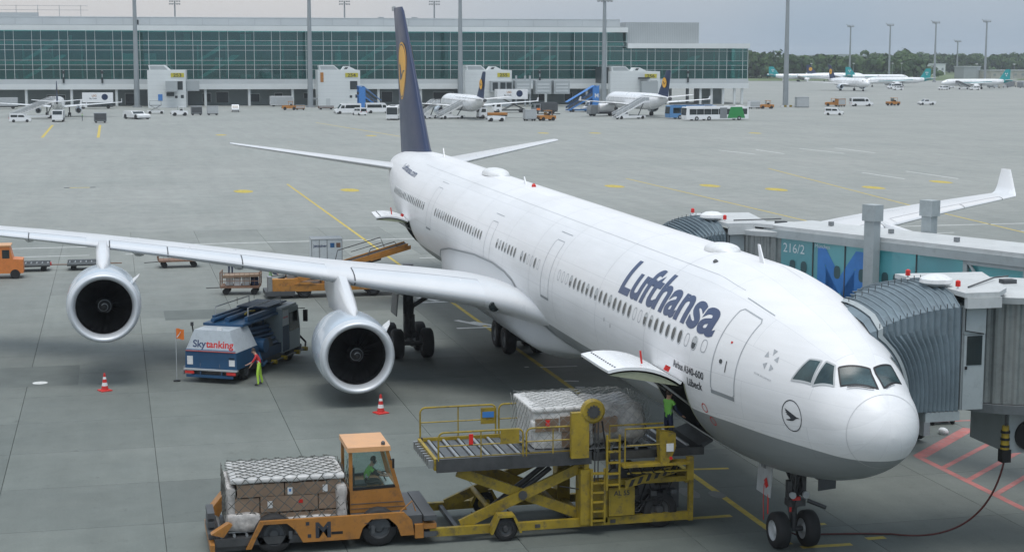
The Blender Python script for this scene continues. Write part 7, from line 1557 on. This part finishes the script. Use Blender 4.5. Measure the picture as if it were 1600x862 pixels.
def truck(loc, head, label, box, h, L_, lift=0, logo=False, cab='white_paint'):
    o = empty('catering_truck' if logo else 'service_truck', loc, R(head), label, 'truck')
    MB().prism([(L_/2-1.6, .5), (L_/2+.3, .5), (L_/2+.3, 1.6), (L_/2+.1, 2.5), (L_/2-1.6, 2.5)], -1.15, 1.15).build('cab', cab, o); MB().add([(L_/2+.31, -1, 1.6), (L_/2+.31, 1, 1.6), (L_/2+.13, 1, 2.4), (L_/2+.13, -1, 2.4)], [(0, 1, 2, 3)]).build('windscreen', 'window_dark', o)
    MB().box(-L_/2, -1.0, .5, L_/2-1.7, 1.0, .8).build('chassis', 'dark_steel', o)
    b = MB().box(-L_/2, -1.2, .85+lift, L_/2-1.75 if not lift else L_/2-.4, 1.2, .85+lift+h).build('box_body', box, o)
    for sg in (1, -1):
        MB().prism([(L_/2-1.3, 1.5), (L_/2-.2, 1.5), (L_/2-.35, 2.3), (L_/2-1.3, 2.3)], sg*1.154, sg*1.16).build('cab_window', 'window_dark', o)
        for x in (-L_/2+1.3, L_/2-.6): MB().cyl((x, sg*.9, .48), (x, sg*1.15, .48), .48, .48, 14).build('wheel', 'rubber', o)
        if logo:
            MB().rings([[(-L_/2+2.2+q*math.cos(a), sg*1.207, 1.0+lift+h*.5+q*math.sin(a)) for a in np.linspace(0, 2*math.pi, 25)[:-1]] for q in (.01, .85)], cap=False).build('round_logo', 'lh_blue' if lift else 'navy_cloth', b)
            flat_text('LSG', .75, ((-L_/2+3.4) if sg < 0 else (-L_/2+5.6), sg*1.207, 1.1+lift+h*.5), (-sg, 0, 0), (0, 0, 1), 'lettering', 'orange', b, bold=.02); flat_text('Sky Chefs', .5, ((-L_/2+3.4) if sg < 0 else (-L_/2+6.3), sg*1.207, .45+lift+h*.5), (-sg, 0, 0), (0, 0, 1), 'lettering', 'text_dark', b, bold=.01)
        if lift:
            for a, c in (((-L_/2+.6, .8), (L_/2-2.4, .84+lift)), ((-L_/2+.6, .84+lift), (L_/2-2.4, .8))): MB().cyl((a[0], sg*.8, a[1]), (c[0], sg*.8, c[1]), .09, .09, 6).build('scissor_arm', 'dark_steel', o)
    return o
truck((425, 22.5, 0), 92, 'white catering truck with a round dark logo under the terminal overhang', 'white_paint', 2.6, 8.5, .9, True); truck((372, -80.3, 0), 93, 'raised white catering lift truck with a round logo', 'white_paint', 2.5, 8.5, 2.6, True)
truck((335, 30.0, 0), 178, 'white truck seen from the front before the jet near the sign 253 tower', 'light_grey', 1.6, 6); truck((333, -66.6, 0), 94, 'white flatbed service truck beside the catering lift', 'orange', .5, 6.5); truck((428, 47.8, 0), 93, 'white long service truck behind the jet near sign 253', 'light_grey', 2.2, 9)
truck((362, -86.8, 0), 92, 'dark service truck between the catering lift and the blue stairs', 'dark_grey', 2.0, 6, cab='mid_grey')
# tanker, pushback tractor, scissor lift
tk = empty('tank_truck', (345, -96.6, 0), R(97), 'white tank truck with a rounded tank beside the white boarding stairs', 'truck')
MB().lathe([(-2.6, .05), (-2.6, .9), (-2.4, 1.1), (1.8, 1.1), (2.0, .9), (2.0, .05)], (-1, 0, 1.9), 'x', 20).build('tank', 'white_paint', tk, smooth=True, angle=40); MB().box(-3.7, -1.1, .8, -3.2, 1.1, 2.6).build('rear_cabinet', 'white_paint', tk); MB().prism([(1.6, .5), (3.6, .5), (3.6, 1.5), (3.3, 2.6), (1.6, 2.6)], -1.15, 1.15).build('cab', 'mid_grey', tk)
MB().lathe([(0, .5), (.3, .45), (.45, .2)], (-1.6, 0, 2.95), 'z', 14).build('hatch', 'white_paint', tk); MB().box(-3.6, -1, .5, 3.4, 1, .79).build('chassis', 'dark_steel', tk)
for y in (.45, -.75): MB().box(-3.72, y, 1.1, -3.705, y+.3, 1.7).build('red_panel', 'lamp_red', tk)
for x in (-2.4, 2.6):
    for sg in (1, -1): MB().cyl((x, sg*.85, .48), (x, sg*1.1, .48), .48, .48, 14).build('wheel', 'rubber', tk)
pb = empty('pushback_tractor', (347, 13.2, 0), R(-150), 'low wide white pushback tractor beside the wingtip of the jet near sign 253', 'tractor')
MB().prism([(-4.2, .5), (4.2, .5), (4.2, 1.1), (3.4, 1.45), (1.2, 1.5), (.4, 2.2), (-3.6, 2.2), (-4.2, 1.6)], -2.0, 2.0).build('body', 'offwhite', pb); MB().add([(1.22, -1.7, 1.55), (1.22, 1.7, 1.55), (.48, 1.7, 2.15), (.48, -1.7, 2.15)], [(0, 1, 2, 3)]).build('windscreen', 'window_dark', pb)
MB().box(-4.1, -1.9, .3, 4.25, 1.9, .49).build('chassis', 'dark_grey', pb)
for x in (-2.8, 2.8):
    for sg in (1, -1): MB().cyl((x, sg*1.6, .7), (x, sg*2.05, .7), .7, .7, 16).build('wheel', 'rubber', pb)
pb.scale = (.8, .8, .8)
sl_ = empty('scissor_lift', (381, 8.1, 0), R(92), 'white scissor lift with a caged platform at the foot of the sign 253 tower', 'lift')
MB().box(-2, -.9, .35, 2, .9, .8).build('chassis', 'offwhite', sl_); MB().box(-1.4, -.8, 2.0, 1.4, .8, 2.15).build('platform', 'mid_grey', sl_)
for sg in (1, -1):
    MB().cyl((-1.2, sg*.7, .8), (1.2, sg*.7, 2.0), .06, .06, 6).build('scissor_arm', 'mid_grey', sl_); MB().cyl((1.2, sg*.6, .8), (-1.2, sg*.6, 2.0), .06, .06, 6).build('scissor_arm', 'mid_grey', sl_)
    MB().tube([(-1.4, sg*.8, 2.15), (-1.4, sg*.8, 3.2), (1.4, sg*.8, 3.2), (1.4, sg*.8, 2.15)], .04, 5).build('guard_rail', 'mid_grey', sl_)
    for x in (-1.4, 1.4): MB().cyl((x, sg*.75, .35), (x, sg*.95, .35), .35, .35, 12).build('wheel', 'rubber', sl_)
tbm = empty('tow_bar', (352, -84, 0), R(90), 'long dark tow bar lying on the apron near the blue stairs', 'tow bar'); MB().cyl((-4, 0, .35), (4, 0, .35), .1, .1, 8).build('bar', 'dark_steel', tbm)
for x in (-2, 2.5): MB().cyl((x, -.25, .2), (x, .25, .2), .2, .2, 10).build('wheel', 'rubber', tbm)
sg_ = empty('red_flag_post', (354, -83, 0), 0, 'small orange-red marker board near the tow bar', 'marker'); MB().cyl((0, 0, 0), (0, 0, 1.2), .03, .03, 5).build('post', 'mid_grey', sg_); MB().cbox((0, 0, 1.4), (.05, .9, .5)).build('board', 'bright_orange', sg_)
# ground equipment clutter at the far right
random.seed(9)
for k, (x, y, w) in enumerate(((664, -383, 8), (672, -395, 7), (668, -405, 9), (690, -402, 12), (700, -412, 14), (662, -398, 5))):
    o = empty('equipment_stack', (x, y, 0), TRZ+random.uniform(-.2, .2), ('row of grey ground units behind the teal tail with air stairs', 'pale heap of covered equipment past the teal tail', 'grey low trailers parked past the teal tail', 'long grey trailer row at the apron edge', 'beige container row at the apron edge', 'small white generator past the teal tail')[k], 'equipment')
    for q in range(int(w/2.4)): MB().box(q*2.4, 0, .3, q*2.4+2.1, 2.0, random.uniform(1.2, 3.0)).build('unit', random.choice(('light_grey', 'mid_grey', 'offwhite', 'far_beige')), o); MB().cyl((q*2.4+.4, -.02, .3), (q*2.4+.4, .2, .3), .3, .3, 10).build('wheel', 'rubber', o)
# small lamp posts before the wood
for k, (x, y) in enumerate(((905, -400), (930, -440), (952, -478), (955, -486), (830, -470), (806, -480), (790, -500), (800, -512))):
    o = empty('lamp_post', (x, y, 0), TRZ, 'thin short lamp post at the foot of the wood', 'lamp post', 'lamp posts along the far apron edge'); MB().cyl((0, 0, 0), (0, 0, 10.5), .12, .08, 6).build('pole', 'mast_steel', o); MB().cbox((0, 0, 10.6), (.8, 1.6, .4)).build('lamp', 'offwhite', o)
for x, y, rz_, lab in ((337, 25.0, 90, 'tiny worker in green vest under the wing of the jet near sign 253'),): person((x, y, 0), R(rz_), lab, fine=False)
# ---------------------------------------------------------------- the hazy air
hm = bpy.data.materials.new('haze'); hm.use_nodes = True; hn = hm.node_tree.nodes; hn.remove(hn['Principled BSDF'])
pv = hn.new('ShaderNodeVolumePrincipled'); pv.inputs['Color'].default_value = (.86, .93, 1, 1); pv.inputs['Density'].default_value = .00014; hm.node_tree.links.new(pv.outputs[0], hn['Material Output'].inputs['Volume'])
hz_ = MB().box(-250, -3900, -1, 4800, 900, 46).build('haze', hm, kind='stuff'); tag(hz_, 'thin pale haze lying over the whole airfield', 'haze')
